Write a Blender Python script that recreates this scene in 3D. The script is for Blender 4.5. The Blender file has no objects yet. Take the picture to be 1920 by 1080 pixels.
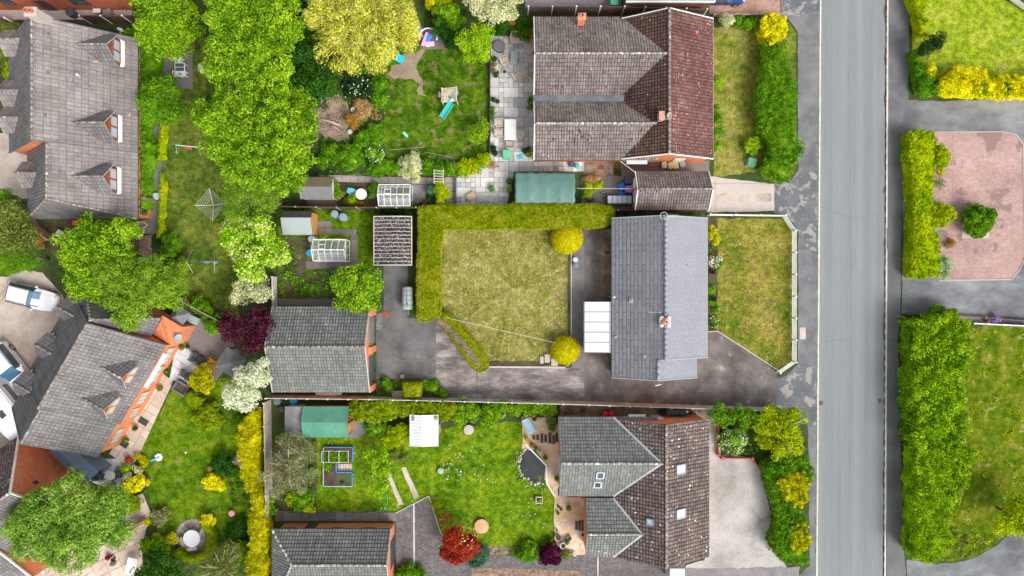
import bpy, math, random
import numpy as np
from mathutils import Vector, Matrix
random.seed(7)
R = math.radians
scene = bpy.context.scene
COL = scene.collection
# ---------------------------------------------------------------- camera, sky, sun, exposure
H = 60.0            # height of the drone
S = 22.0            # photograph pixels per metre at ground level
cam = bpy.data.cameras.new('camera'); cam.sensor_width = 36; cam.lens = 36*H/(1920/S)
cam.clip_end = 600
camo = bpy.data.objects.new('camera', cam); COL.objects.link(camo)
camo.location = (0, 0, H); scene.camera = camo
SUN_EL, SUN_AZ = 48, 135      # light from the lower right of the picture
wd = bpy.data.worlds.new('World'); scene.world = wd; wd.use_nodes = True
nt = wd.node_tree; nt.nodes.clear()
sky = nt.nodes.new('ShaderNodeTexSky'); sky.sky_type = 'NISHITA'; sky.sun_disc = False
sky.sun_elevation = R(SUN_EL); sky.sun_rotation = R(SUN_AZ); sky.air_density = 1.0; sky.dust_density = 4.0
hs = nt.nodes.new('ShaderNodeHueSaturation'); hs.inputs['Saturation'].default_value = 0.25
bg = nt.nodes.new('ShaderNodeBackground'); bg.inputs['Strength'].default_value = 0.15
wo = nt.nodes.new('ShaderNodeOutputWorld')
nt.links.new(sky.outputs[0], hs.inputs['Color']); nt.links.new(hs.outputs[0], bg.inputs['Color']); nt.links.new(bg.outputs[0], wo.inputs[0])
sl = bpy.data.lights.new('sun', 'SUN'); sl.energy = 1.35; sl.angle = R(24); sl.color = (1, .96, .9)
so = bpy.data.objects.new('sun', sl); COL.objects.link(so)
az = R(SUN_AZ); d = Vector((math.sin(az)*math.cos(R(SUN_EL)), math.cos(az)*math.cos(R(SUN_EL)), math.sin(R(SUN_EL))))
so.rotation_euler = d.to_track_quat('Z', 'Y').to_euler(); so.location = (40, -40, 50)
scene.view_settings.view_transform = 'Standard'; scene.view_settings.look = 'None'
scene.view_settings.exposure = 0.66; scene.view_settings.gamma = 1
scene.render.resolution_x = 1024; scene.render.resolution_y = 576

# ---------------------------------------------------------------- placing and mesh helpers
def X(px, h=0): return (px-960)/S*(H-h)/H
def Y(py, h=0): return (540-py)/S*(H-h)/H
def W(px, py, h=0): return Vector((X(px, h), Y(py, h), h))
def rng(seed): return np.random.default_rng(seed)
ORG = {}
SEED = [100]
def nseed():
    SEED[0] += 1; return SEED[0]
def tag(o, label=None, cat=None, group=None, kind=None):
    if label: o['label'] = label
    if cat: o['category'] = cat
    if group: o['group'] = group
    if kind: o['kind'] = kind
    return o
def thing(name, label, cat, loc=(0, 0, 0), rz=0, group=None):
    o = bpy.data.objects.new(name, None); COL.objects.link(o)
    o.empty_display_size = .3; o.location = loc; o.rotation_euler = (0, 0, rz)
    tag(o, label, cat, group); ORG[o.name] = Vector(loc) if not rz else Vector((0, 0, 0))
    return o
def local(o):           # parts of this thing are built round the origin
    ORG[o.name] = Vector((0, 0, 0)); return o
def copy_tree(o, loc=None, rz=None, label=None, group=None, parent=None):
    c = o.copy(); COL.objects.link(c)
    if parent is not None: c.parent = parent
    else:
        if loc is not None: c.location = loc
        if rz is not None: c.rotation_euler = (0, 0, rz)
        if label: c['label'] = label
        if group: c['group'] = group
    for ch in KIDS.get(o.name, []):
        k = copy_tree(ch, parent=c); KIDS.setdefault(c.name, []).append(k)
    return c
KIDS = {}
class MB:
    def __init__(s): s.v = []; s.f = []; s.m = []; s.uv = {}
    def add(s, vs, fs, m=0):
        b = len(s.v); s.v += [tuple(p) for p in vs]
        for f in fs: s.f.append([i+b for i in f]); s.m.append(m)
        return s
    def poly(s, pts, m=0, uv=None):
        s.add(pts, [list(range(len(pts)))], m)
        if uv: s.uv[len(s.f)-1] = uv
        return s
    def box(s, c, d, rz=0, m=0, taper=1.0):
        cx, cy, cz = c; dx, dy, dz = d[0]/2, d[1]/2, d[2]/2
        ca, sa = math.cos(rz), math.sin(rz); vs = []
        for z, k in ((-dz, 1), (dz, taper)):
            for x, y in ((-dx, -dy), (dx, -dy), (dx, dy), (-dx, dy)):
                x *= k; y *= k
                vs.append((cx+x*ca-y*sa, cy+x*sa+y*ca, cz+z))
        return s.add(vs, [(3, 2, 1, 0), (4, 5, 6, 7), (0, 1, 5, 4), (1, 2, 6, 5), (2, 3, 7, 6), (3, 0, 4, 7)], m)
    def beam(s, p, q, w, h, m=0, up=(0, 0, 1)):
        p, q = Vector(p), Vector(q); t = (q-p).normalized(); u = Vector(up)
        if abs(t.dot(u)) > .98: u = Vector((1, 0, 0))
        a = t.cross(u).normalized(); b = a.cross(t)
        vs = [o + a*sx*w/2 + b*sz*h/2 for o in (p, q) for sx, sz in ((-1, -1), (1, -1), (1, 1), (-1, 1))]
        return s.add(vs, [(0, 1, 2, 3), (7, 6, 5, 4), (0, 4, 5, 1), (1, 5, 6, 2), (2, 6, 7, 3), (3, 7, 4, 0)], m)
    def tube(s, pts, r, n=8, m=0, cap=True):
        pts = [Vector(p) for p in pts]; rs = r if isinstance(r, (list, tuple)) else [r]*len(pts)
        vs = []; fs = []
        ref = None
        for i, p in enumerate(pts):
            t = (pts[min(i+1, len(pts)-1)]-pts[max(i-1, 0)]).normalized()
            if ref is None: ref = Vector((1, 0, 0)) if abs(t.x) < .9 else Vector((0, 1, 0))
            a = (ref - t*ref.dot(t)).normalized(); ref = a; b = t.cross(a)
            for k in range(n):
                an = 2*math.pi*k/n; vs.append(p + (a*math.cos(an)+b*math.sin(an))*rs[i])
        for i in range(len(pts)-1):
            for k in range(n):
                k2 = (k+1) % n; fs.append((i*n+k, i*n+k2, (i+1)*n+k2, (i+1)*n+k))
        if cap: fs.append(list(range(n))[::-1]); fs.append([(len(pts)-1)*n+k for k in range(n)])
        return s.add(vs, fs, m)
    def lathe(s, c, prof, n=16, m=0, sx=1, sy=1, cap=True):
        cx, cy, cz = c; vs = []; fs = []
        for r, z in prof:
            for k in range(n):
                an = 2*math.pi*k/n; vs.append((cx+r*sx*math.cos(an), cy+r*sy*math.sin(an), cz+z))
        for i in range(len(prof)-1):
            for k in range(n):
                k2 = (k+1) % n; fs.append((i*n+k, i*n+k2, (i+1)*n+k2, (i+1)*n+k))
        if cap:
            fs.append(list(range(n))[::-1]); fs.append([(len(prof)-1)*n+k for k in range(n)])
        return s.add(vs, fs, m)
    def prism(s, poly, z0, z1, m=0, mside=None):
        n = len(poly)
        ar = sum(poly[i][0]*poly[(i+1) % n][1]-poly[(i+1) % n][0]*poly[i][1] for i in range(n))
        if ar < 0: poly = list(poly)[::-1]
        vs = [(p[0], p[1], z0) for p in poly]+[(p[0], p[1], z1) for p in poly]
        s.add(vs, [[n+i for i in range(n)]], m)
        b = len(s.v)-2*n
        for i in range(n):
            j = (i+1) % n; s.f.append([b+i, b+j, b+n+j, b+n+i]); s.m.append(m if mside is None else mside)
        return s
    def build(s, name, mats, parent=None, origin=None, smooth=False, bevel=0, base=None):
        if not isinstance(mats, (list, tuple)): mats = [mats]
        og = Vector((0, 0, 0))
        if parent is not None: og = ORG.get(parent.name, og)
        elif origin is not None: og = Vector(origin)
        me = bpy.data.meshes.new(name)
        me.from_pydata([(v[0]-og.x, v[1]-og.y, v[2]-og.z) for v in s.v], [], s.f)
        for mt in mats: me.materials.append(mt)
        me.polygons.foreach_set('material_index', s.m)
        if s.uv:
            ul = me.uv_layers.new(name='UVMap'); arr = np.zeros((len(me.loops), 2), 'f')
            for p in me.polygons:
                q = s.uv.get(p.index)
                if q:
                    for k, li in enumerate(p.loop_indices): arr[li] = q[k]
            ul.data.foreach_set('uv', arr.ravel())
        if smooth: me.polygons.foreach_set('use_smooth', [True]*len(me.polygons))
        me.update()
        return link(name, me, parent, og, bevel)
def link(name, me, parent, og, bevel=0):
    o = bpy.data.objects.new(name, me); COL.objects.link(o)
    if parent is not None:
        o.parent = parent; KIDS.setdefault(parent.name, []).append(o); ORG[o.name] = og
    else:
        o.location = og; ORG[o.name] = og
    if bevel:
        b = o.modifiers.new('bevel', 'BEVEL'); b.width = bevel; b.segments = 2; b.limit_method = 'ANGLE'
    return o
def inpoly(x, y, P):
    x = np.asarray(x); y = np.asarray(y); c = np.zeros(x.shape, bool); n = len(P)
    for i in range(n):
        x1, y1 = P[i][0], P[i][1]; x2, y2 = P[(i+1) % n][0], P[(i+1) % n][1]
        cond = ((y1 > y) != (y2 > y)) & (x < (x2-x1)*(y-y1)/((y2-y1) if y2 != y1 else 1e-9)+x1)
        c ^= cond
    return c
def clip(poly, a, b):      # keep the part of a 2-D polygon left of the line a-b
    out = []; n = len(poly)
    def sd(p): return (b[0]-a[0])*(p[1]-a[1])-(b[1]-a[1])*(p[0]-a[0])
    for i in range(n):
        p, q = poly[i], poly[(i+1) % n]; dp, dq = sd(p), sd(q)
        if dp >= 0: out.append(p)
        if (dp > 0 and dq < 0) or (dp < 0 and dq > 0):
            t = dp/(dp-dq); out.append((p[0]+(q[0]-p[0])*t, p[1]+(q[1]-p[1])*t))
    return out
def ccw(P):
    n = len(P); ar = sum(P[i][0]*P[(i+1) % n][1]-P[(i+1) % n][0]*P[i][1] for i in range(n))
    return list(P) if ar > 0 else list(P)[::-1]
def wpoly(px, h=0): return [tuple(W(x, y, h))[:2] for x, y in px]
def wobble(P, amp=.06, step=.35, seed=1):
    r = random.Random(seed); out = []
    for i in range(len(P)):
        a, b = P[i], P[(i+1) % len(P)]; L = math.hypot(b[0]-a[0], b[1]-a[1]); n = max(1, int(L/step))
        for k in range(n):
            t = k/n; out.append((a[0]+(b[0]-a[0])*t+r.gauss(0, amp), a[1]+(b[1]-a[1])*t+r.gauss(0, amp)))
    return out

# ---------------------------------------------------------------- materials
def nodes(name, rough=.9, spec=.2, metal=0):
    m = bpy.data.materials.new(name); m.use_nodes = True; nt = m.node_tree
    b = nt.nodes['Principled BSDF']; b.inputs['Roughness'].default_value = rough
    b.inputs['Specular IOR Level'].default_value = spec; b.inputs['Metallic'].default_value = metal
    return m, nt, b
def c4(c): return (c[0], c[1], c[2], 1)
def ramp(nt, fac, stops, interp='LINEAR'):
    r = nt.nodes.new('ShaderNodeValToRGB'); r.color_ramp.interpolation = interp
    e = r.color_ramp.elements
    while len(e) < len(stops): e.new(.5)
    for k, (p, c) in enumerate(stops): e[k].position = p; e[k].color = c4(c)
    nt.links.new(fac, r.inputs[0]); return r.outputs[0]
def coord(nt, kind='Object', scale=(1, 1, 1), rot=0):
    t = nt.nodes.new('ShaderNodeTexCoord'); mp = nt.nodes.new('ShaderNodeMapping')
    mp.inputs['Scale'].default_value = scale; mp.inputs['Rotation'].default_value = (0, 0, rot)
    nt.links.new(t.outputs[kind], mp.inputs[0]); return mp.outputs[0]
def noise(nt, vec, scale, detail=3, rough=.6, out='Fac', dist=0):
    n = nt.nodes.new('ShaderNodeTexNoise'); n.inputs['Scale'].default_value = scale
    n.inputs['Detail'].default_value = detail; n.inputs['Roughness'].default_value = rough
    n.inputs['Distortion'].default_value = dist
    nt.links.new(vec, n.inputs['Vector']); return n.outputs[out]
def mix(nt, fac, a, b, mode='MIX'):
    m = nt.nodes.new('ShaderNodeMix'); m.data_type = 'RGBA'; m.blend_type = mode
    for sock, v in ((m.inputs['Factor'], fac), (m.inputs['A'], a), (m.inputs['B'], b)) if False else ():
        pass
    ins = [i for i in m.inputs if i.enabled]
    f, A, B = m.inputs[0], m.inputs[6], m.inputs[7]
    for sock, v in ((f, fac), (A, a), (B, b)):
        if isinstance(v, (int, float)): sock.default_value = v
        elif isinstance(v, (tuple, list)): sock.default_value = c4(v)
        else: nt.links.new(v, sock)
    return m.outputs[2]
def math_(nt, op, a, b=0, c=None):
    m = nt.nodes.new('ShaderNodeMath'); m.operation = op
    for i, v in enumerate((a, b) if c is None else (a, b, c)):
        if isinstance(v, (int, float)): m.inputs[i].default_value = v
        else: nt.links.new(v, m.inputs[i])
    return m.outputs[0]
def bump(nt, b, h, strength=.3, dist=.02):
    n = nt.nodes.new('ShaderNodeBump'); n.inputs['Strength'].default_value = strength; n.inputs['Distance'].default_value = dist
    nt.links.new(h, n.inputs['Height']); nt.links.new(n.outputs[0], b.inputs['Normal'])
def surf(name, cols, scale=.6, fine=9, finek=.35, rough=.9, bmp=.3, spots=None, stretch=(1, 1, 1), metal=0, spec=.2, vary=None, contrast=.16, s3=None):
    """patchy surface: broad noise over `cols`, a fine noise multiplied in, optional (colour, scale, threshold) spots"""
    m, nt, b = nodes(name, rough, spec, metal)
    v = coord(nt, 'Object', stretch)
    f = noise(nt, v, scale, 4, .65)
    n = len(cols); st = [(0.5-contrast+2*contrast*k/max(1, n-1), cols[k]) for k in range(n)]
    c = ramp(nt, f, st) if n > 1 else ramp(nt, f, [(0, cols[0]), (1, cols[0])])
    if vary == 'island':
        g = nt.nodes.new('ShaderNodeNewGeometry')
        c2 = ramp(nt, g.outputs['Random Per Island'], [(k/max(1, n-1), cols[k]) for k in range(n)], 'LINEAR')
        c = mix(nt, .75, c, c2)
    fn = noise(nt, v, fine, 5, .75)
    k = ramp(nt, fn, [(.3, (1-finek,)*3), (.7, (1+finek,)*3)])
    c = mix(nt, 1.0, c, k, 'MULTIPLY')
    if s3:
        fm = noise(nt, v, s3[0], 3, .6); k = ramp(nt, fm, [(.35, (1-s3[1],)*3), (.65, (1+s3[1],)*3)]); c = mix(nt, 1.0, c, k, 'MULTIPLY')
    for sp in (spots or []):
        col, sc, th = sp[:3]; sf = noise(nt, v, sc, 5, .6)
        mk = ramp(nt, sf, [(th, (0, 0, 0)), (th+(sp[3] if len(sp) > 3 else .03), (1, 1, 1))])
        c = mix(nt, mk, c, col)
    nt.links.new(c, b.inputs['Base Color'])
    if bmp: bump(nt, b, fn, bmp, .03)
    return m
def plain(name, col, rough=.5, metal=0, spec=.4, k=.12):
    return surf(name, [tuple(x*.9 for x in col), tuple(min(1, x*1.1) for x in col)], .9, 14, k, rough, .06, metal=metal, spec=spec)
def bricky(name, c1, c2, mortar, bw=.22, bh=.075, msize=.008, wall=False, rough=.9, k=.25, spots=None, vec='Object', rot=0, offset=.5, scale_n=.8, bias=0, msm=.1):
    m, nt, b = nodes(name, rough)
    v = coord(nt, vec, (1, 1, 1), rot)
    if wall:    # brick courses on upright walls: run along x+y, rise along z
        sp = nt.nodes.new('ShaderNodeSeparateXYZ'); nt.links.new(v, sp.inputs[0])
        cb = nt.nodes.new('ShaderNodeCombineXYZ'); nt.links.new(math_(nt, 'ADD', sp.outputs[0], sp.outputs[1]), cb.inputs[0]); nt.links.new(sp.outputs[2], cb.inputs[1]); bv = cb.outputs[0]
    else: bv = v
    br = nt.nodes.new('ShaderNodeTexBrick'); br.offset = offset; br.inputs['Scale'].default_value = 1
    br.inputs['Brick Width'].default_value = bw; br.inputs['Row Height'].default_value = bh
    br.inputs['Mortar Size'].default_value = msize; br.inputs['Mortar Smooth'].default_value = msm; br.inputs['Bias'].default_value = bias
    br.inputs['Color1'].default_value = c4(c1); br.inputs['Color2'].default_value = c4(c2); br.inputs['Mortar'].default_value = c4(mortar)
    nt.links.new(bv, br.inputs['Vector'])
    n1 = noise(nt, v, scale_n, 4, .65); kk = ramp(nt, n1, [(.3, (1-k,)*3), (.7, (1+k,)*3)])
    c = mix(nt, 1.0, br.outputs['Color'], kk, 'MULTIPLY')
    n2 = noise(nt, v, 11, 4, .7); kk = ramp(nt, n2, [(.3, (.78,)*3), (.7, (1.22,)*3)])
    c = mix(nt, 1.0, c, kk, 'MULTIPLY')
    for (col, sc, th) in (spots or []):
        sf = noise(nt, v, sc, 4, .65); mk = ramp(nt, sf, [(th, (0, 0, 0)), (th+.04, (1, 1, 1))]); c = mix(nt, mk, c, col)
    nt.links.new(c, b.inputs['Base Color'])
    bump(nt, b, n2, .25, .02)
    return m
def tiles(name, cA, cB, cDark, course=.33, width=.3, msize=.022, offset=0.0, k=.22, lichen=None, spots=None, gaps=None, rough=.9, streak=.15):
    """roof tiles laid along the UV map (metres along the eave, metres up the slope)"""
    m, nt, b = nodes(name, rough, .15)
    v = coord(nt, 'UV'); vo = coord(nt, 'Object')
    br = nt.nodes.new('ShaderNodeTexBrick'); br.offset = offset; br.inputs['Scale'].default_value = 1
    br.inputs['Brick Width'].default_value = width; br.inputs['Row Height'].default_value = course
    br.inputs['Mortar Size'].default_value = msize; br.inputs['Mortar Smooth'].default_value = .35
    br.inputs['Color1'].default_value = c4(cA); br.inputs['Color2'].default_value = c4(cB); br.inputs['Mortar'].default_value = c4(cDark)  # dark lines put the shadow gaps between tiles into the colour
    # a little unevenness in the laying
    nd = nt.nodes.new('ShaderNodeTexNoise'); nd.inputs['Scale'].default_value = 1.3; nt.links.new(v, nd.inputs['Vector'])
    vm = nt.nodes.new('ShaderNodeVectorMath'); vm.operation = 'MULTIPLY_ADD'; nt.links.new(nd.outputs['Color'], vm.inputs[0]); vm.inputs[1].default_value = (.05, .05, 0)
    nt.links.new(v, vm.inputs[2]); nt.links.new(vm.outputs[0], br.inputs['Vector'])
    n1 = noise(nt, vo, .45, 4, .6); c = mix(nt, 1.0, br.outputs['Color'], ramp(nt, n1, [(.3, (1-k,)*3), (.7, (1+k,)*3)]), 'MULTIPLY')
    n3 = noise(nt, coord(nt, 'UV', (2.2, .25, 1)), 1.5, 3, .6); c = mix(nt, 1.0, c, ramp(nt, n3, [(.3, (1-streak,)*3), (.7, (1+streak,)*3)]), 'MULTIPLY')
    n2 = noise(nt, v, 7, 5, .75); c = mix(nt, 1.0, c, ramp(nt, n2, [(.3, (.7,)*3), (.7, (1.3,)*3)]), 'MULTIPLY')
    for (col, sc, th) in (spots or []):
        sf = noise(nt, vo, sc, 4, .6); mk = ramp(nt, sf, [(th, (0, 0, 0)), (th+.05, (1, 1, 1))]); c = mix(nt, mk, c, col)
    if gaps:
        sf = noise(nt, coord(nt, 'UV', (5.5, 1.8, 1)), 1.0, 2, .6); sg = noise(nt, vo, .35, 2, .5)
        c = mix(nt, ramp(nt, math_(nt, 'MULTIPLY_ADD', sg, .5, sf), [(gaps, (0, 0, 0)), (gaps+.03, (1, 1, 1))]), c, tuple(x*.5 for x in cDark))
    if lichen:
        col, sc, th, big = lichen
        vo2 = nt.nodes.new('ShaderNodeTexVoronoi'); vo2.inputs['Scale'].default_value = sc; nt.links.new(v, vo2.inputs['Vector'])
        nb = noise(nt, vo, .5, 4, .7)
        sr = nt.nodes.new('ShaderNodeSeparateColor'); nt.links.new(vo2.outputs['Color'], sr.inputs[0])
        q = math_(nt, 'ADD', math_(nt, 'SUBTRACT', sr.outputs[0], th), math_(nt, 'MULTIPLY_ADD', nb, 1.3, -.65))
        f = math_(nt, 'LESS_THAN', vo2.outputs['Distance'], math_(nt, 'MULTIPLY', q, big))
        c = mix(nt, f, c, col)
    nt.links.new(c, b.inputs['Base Color'])
    bump(nt, b, math_(nt, 'ADD', math_(nt, 'MULTIPLY', br.outputs['Fac'], -1.0), math_(nt, 'MULTIPLY', n2, .5)), .5, .03)
    return m
def leafmat(name, cols, trans=.12, patch=.9, patchk=1.5):
    m = bpy.data.materials.new(name); m.use_nodes = True; nt = m.node_tree; nt.nodes.clear()
    g = nt.nodes.new('ShaderNodeNewGeometry'); v = coord(nt, 'Object')
    n = noise(nt, v, patch, 3, .6)
    fac = math_(nt, 'ADD', math_(nt, 'MULTIPLY', g.outputs['Random Per Island'], .66), math_(nt, 'MULTIPLY_ADD', n, patchk, .17-patchk*.5))
    k = len(cols); c = ramp(nt, fac, [(.08+.84*i/max(1, k-1), cols[i]) for i in range(k)])
    fn = noise(nt, v, 5, 3, .7); c = mix(nt, 1.0, c, ramp(nt, fn, [(.35, (.62,)*3), (.65, (1.32,)*3)]), 'MULTIPLY')  # grey noise paints light and dark clumps into the leaf colour
    df = nt.nodes.new('ShaderNodeBsdfDiffuse'); tr = nt.nodes.new('ShaderNodeBsdfTranslucent'); mx = nt.nodes.new('ShaderNodeMixShader')
    nt.links.new(c, df.inputs[0]); nt.links.new(c, tr.inputs[0]); mx.inputs[0].default_value = trans
    nt.links.new(df.outputs[0], mx.inputs[1]); nt.links.new(tr.outputs[0], mx.inputs[2])
    o = nt.nodes.new('ShaderNodeOutputMaterial'); nt.links.new(mx.outputs[0], o.inputs[0]); return m
def glassy(name, col=(.6, .7, .75), alpha=.35, rough=.08):
    m, nt, b = nodes(name, rough, .6)
    b.inputs['Base Color'].default_value = c4(col); b.inputs['Alpha'].default_value = alpha
    return m
MC = {}
def flat(col, rough=.6, metal=0):
    k = (tuple(round(x, 3) for x in col), rough, metal)
    if k not in MC: MC[k] = plain('paint_%d' % len(MC), col, rough, metal)
    return MC[k]

# ---------------------------------------------------------------- foliage
def unit(a): return a/np.maximum(1e-6, np.linalg.norm(a, axis=1, keepdims=True))
def leafmesh(name, P, N, size, mat, parent=None, origin=None, rg=None, asp=.62, core=None, dirs=None):
    n = len(P); rg = rg or rng(1)
    N = unit(N); A = unit(np.cross(N, rg.normal(size=(n, 3))))
    if dirs is not None: A = dirs+.35*rg.normal(size=(n, 3)); A = unit(A-N*np.sum(A*N, 1)[:, None])
    B = np.cross(N, A)
    s = (np.asarray(size)*rg.uniform(.65, 1.35, n))[:, None]
    V = np.empty((n, 4, 3)); V[:, 0] = P-A*s*.5; V[:, 1] = P+B*s*asp*.5; V[:, 2] = P+A*s*.5-N*s*.12; V[:, 3] = P-B*s*asp*.5
    V = V.reshape(-1, 3); F = np.arange(4*n); ls = np.arange(n)*4; lt = np.full(n, 4)
    if core is not None:
        cv, cf = core; b = len(V); V = np.vstack([V, np.asarray(cv, float)])
        ex = []; l0 = []; l1 = []; pos = len(F)
        for f in cf: l0.append(pos); l1.append(len(f)); ex += [b+i for i in f]; pos += len(f)
        F = np.concatenate([F, ex]).astype(int); ls = np.concatenate([ls, l0]); lt = np.concatenate([lt, l1])
    og = ORG.get(parent.name, Vector((0, 0, 0))) if parent is not None else Vector(origin if origin is not None else (0, 0, 0))
    V = V-np.array(og)
    me = bpy.data.meshes.new(name); me.vertices.add(len(V)); me.vertices.foreach_set('co', V.ravel().astype('f'))
    me.loops.add(len(F)); me.loops.foreach_set('vertex_index', F.astype('i'))
    me.polygons.add(len(ls)); me.polygons.foreach_set('loop_start', ls.astype('i'))
    try: me.polygons.foreach_set('loop_total', lt.astype('i'))
    except Exception: pass
    me.materials.append(mat); me.update(calc_edges=True); me.validate()
    return link(name, me, parent, og)
def rdir(rg, n, zmin=-1):
    z = rg.uniform(zmin, 1, n); a = rg.uniform(0, 2*math.pi, n); r = np.sqrt(1-z*z)
    return np.stack([r*np.cos(a), r*np.sin(a), z], 1)
def lobes_leaves(rg, lobes, rc, dens, droop=0, zflat=.8, jit=.6, inner=.15, upb=.35, shell=(.62, 1.0)):
    """lobes: (x, y, z, r). Leaf clumps over each lobe, leaves over each clump."""
    PP = []; NN = []; CC = []
    for (x, y, z, r) in lobes:
        rcl = min(rc, r*.6); ncl = max(6, int(3.4*(r/rcl)**2))
        D = rdir(rg, ncl, -.25); rad = shell[0]+(shell[1]-shell[0])*rg.uniform(0, 1, ncl)**.6; rad = rad*(r-rcl*.3)
        lump = 1+.13*np.sin(3*np.arctan2(D[:, 1], D[:, 0])+rg.uniform(0, 6))+.1*np.sin(5*np.arctan2(D[:, 1], D[:, 0])+rg.uniform(0, 6))
        C = np.array([x, y, z])+D*rad[:, None]*lump[:, None]*np.array([1, 1, zflat])
        CR = rcl*rg.uniform(.6, 1.25, ncl)
        nl = np.maximum(6, (dens*CR**2*4).astype(int)); idx = np.repeat(np.arange(ncl), nl); n = len(idx)
        d = rdir(rg, n, -.45); rr = CR[idx]*rg.uniform(.6, 1.1, n)**.6
        P = C[idx]+d*rr[:, None]*np.array([1, 1, .75])
        if droop: P[:, 2] -= droop*rg.uniform(0, 1, n)*(1-d[:, 2])
        PP.append(P); NN.append(d+jit*rg.normal(size=(n, 3))+np.array([0, 0, upb])); CC.append(C)
        ni = int(inner*n); di = rdir(rg, ni, -.6); PP.append(np.array([x, y, z])+di*(r*rg.uniform(.1, .75, ni))[:, None]*np.array([1, 1, zflat])); NN.append(di+rg.normal(size=(ni, 3))*.8)
    P = np.vstack(PP); N = np.vstack(NN)
    P[:, 2] = np.maximum(P[:, 2], .04)
    return P, N, np.vstack(CC)
def tree(name, label, lobes, h, mat, leaf=.16, rc=.42, dens=110, cat='tree', group=None, droop=0, zflat=.8, limbs=14, bark=None, branch_show=0, jit=.6, asp=.62, trunk=.18, inner=.12, shell=(.4, 1.08), radial=False):
    """lobes: (px, py, rpx[, height of centre]) in photograph pixels"""
    rg = rng(nseed()); L = []
    for lb in lobes:
        px, py, rp = lb[:3]; zc = lb[3] if len(lb) > 3 else h-rp/S*.7
        zc = max(zc, rp/S*.45); p = W(px, py, zc); rr = rp/S*(H-zc)/H; L.append((p.x, p.y, zc, rr*.93))
        if rr > 1.2:
            for k in range(4): a = rg.uniform(0, 6.28); q = rg.uniform(.28, .42)*rr; L.append((p.x+math.cos(a)*rr*.78, p.y+math.sin(a)*rr*.78, zc-rr*rg.uniform(-.1, .4), q))
    w = sum(l[3]**2 for l in L); bx = sum(l[0]*l[3]**2 for l in L)/w; by = sum(l[1]*l[3]**2 for l in L)/w
    t = thing(name, label, cat, (bx, by, 0), 0, group)
    P, N, C = lobes_leaves(rg, L, rc, dens, droop, zflat, jit, inner, shell=shell)
    if bark is None: bark = M['bark']
    mb = MB(); top = min(l[2] for l in L); zt = max(.5, top*.75)
    r0 = trunk*max(.5, h/8); mb.tube([(bx, by, -.05), (bx+.05, by, zt*.5), (bx, by+.05, zt)], [r0*1.25, r0, r0*.75], 9)
    pick = rg.choice(len(C), min(len(C), limbs+branch_show), replace=False)
    for k, i in enumerate(pick):
        c = C[i]; m1 = np.array([bx, by, zt])*.55+c*.45+np.array([0, 0, .25 if k >= branch_show else .9]); mb.tube([(bx, by, zt*.8), tuple(m1), tuple(c+np.array([0, 0, .05 if k >= branch_show else .5]))], [r0*.5, max(.03, r0*.2), .02 if k >= branch_show else .025], 5)
    mb.build('trunk', bark, t, smooth=True)
    dr = None
    if radial: dr = P-np.array([bx, by, zt*1.1]); dr[:, 2] *= .4; dr = unit(dr)
    leafmesh('crown', P, N, leaf, mat, t, rg=rg, asp=asp, dirs=dr)
    return t
def blob(lobes, rg, h, k=.82):
    vs = []; fs = []
    for (x, y, z, r) in lobes:
        b = len(vs); n1, n2 = 6, 12
        for i in range(n1+1):
            ph = math.pi*.5*(1-i/n1*1.25)
            for j in range(n2):
                a = 2*math.pi*j/n2; w = 1+rg.normal()*.04
                vs.append((x+r*k*w*max(0.02, math.cos(ph))*math.cos(a), y+r*k*w*max(.02, math.cos(ph))*math.sin(a), max(.01, z+r*k*math.sin(ph)*.8)))
        for i in range(n1):
            for j in range(n2): j2 = (j+1) % n2; fs.append((b+i*n2+j, b+(i+1)*n2+j, b+(i+1)*n2+j2, b+i*n2+j2))
    return vs, fs
def shrub(name, label, lobes, h, mat, leaf=.11, rc=.28, dens=420, cat='shrub', group=None, flower=None, nfl=60, fsz=.09, core=True, zflat=None, jit=.6, asp=.62, shell=(.8, 1.0), inner=.05, fname='flowers'):
    rg = rng(nseed()); L = []
    for lb in lobes:
        px, py, rp = lb[:3]; r = rp/S; hh = lb[3] if len(lb) > 3 else h
        zc = max(.12, hh-r*.75); p = W(px, py, min(hh*.7, zc+r*.3)); L.append((p.x, p.y, zc, r*(H-hh)/H))
    bx, by = L[0][0], L[0][1]
    P, N, C = lobes_leaves(rg, L, rc, dens, 0, zflat or .85, jit, inner, shell=shell)
    cr = blob(L, rg, h, .74) if core else None
    o = leafmesh(name, P, N, leaf, mat, None, (bx, by, 0), rg, asp, core=cr)
    tag(o, label, cat, group)
    if flower is not None:
        i = rg.choice(len(P), min(nfl, len(P)), replace=False)
        up = P[i]+np.array([0, 0, .05])+unit(N[i])*.03
        leafmesh(fname, up, N[i]*.3+np.array([0, 0, 1.]), fsz, flower, o, rg=rg, asp=.95)
    return o
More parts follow.
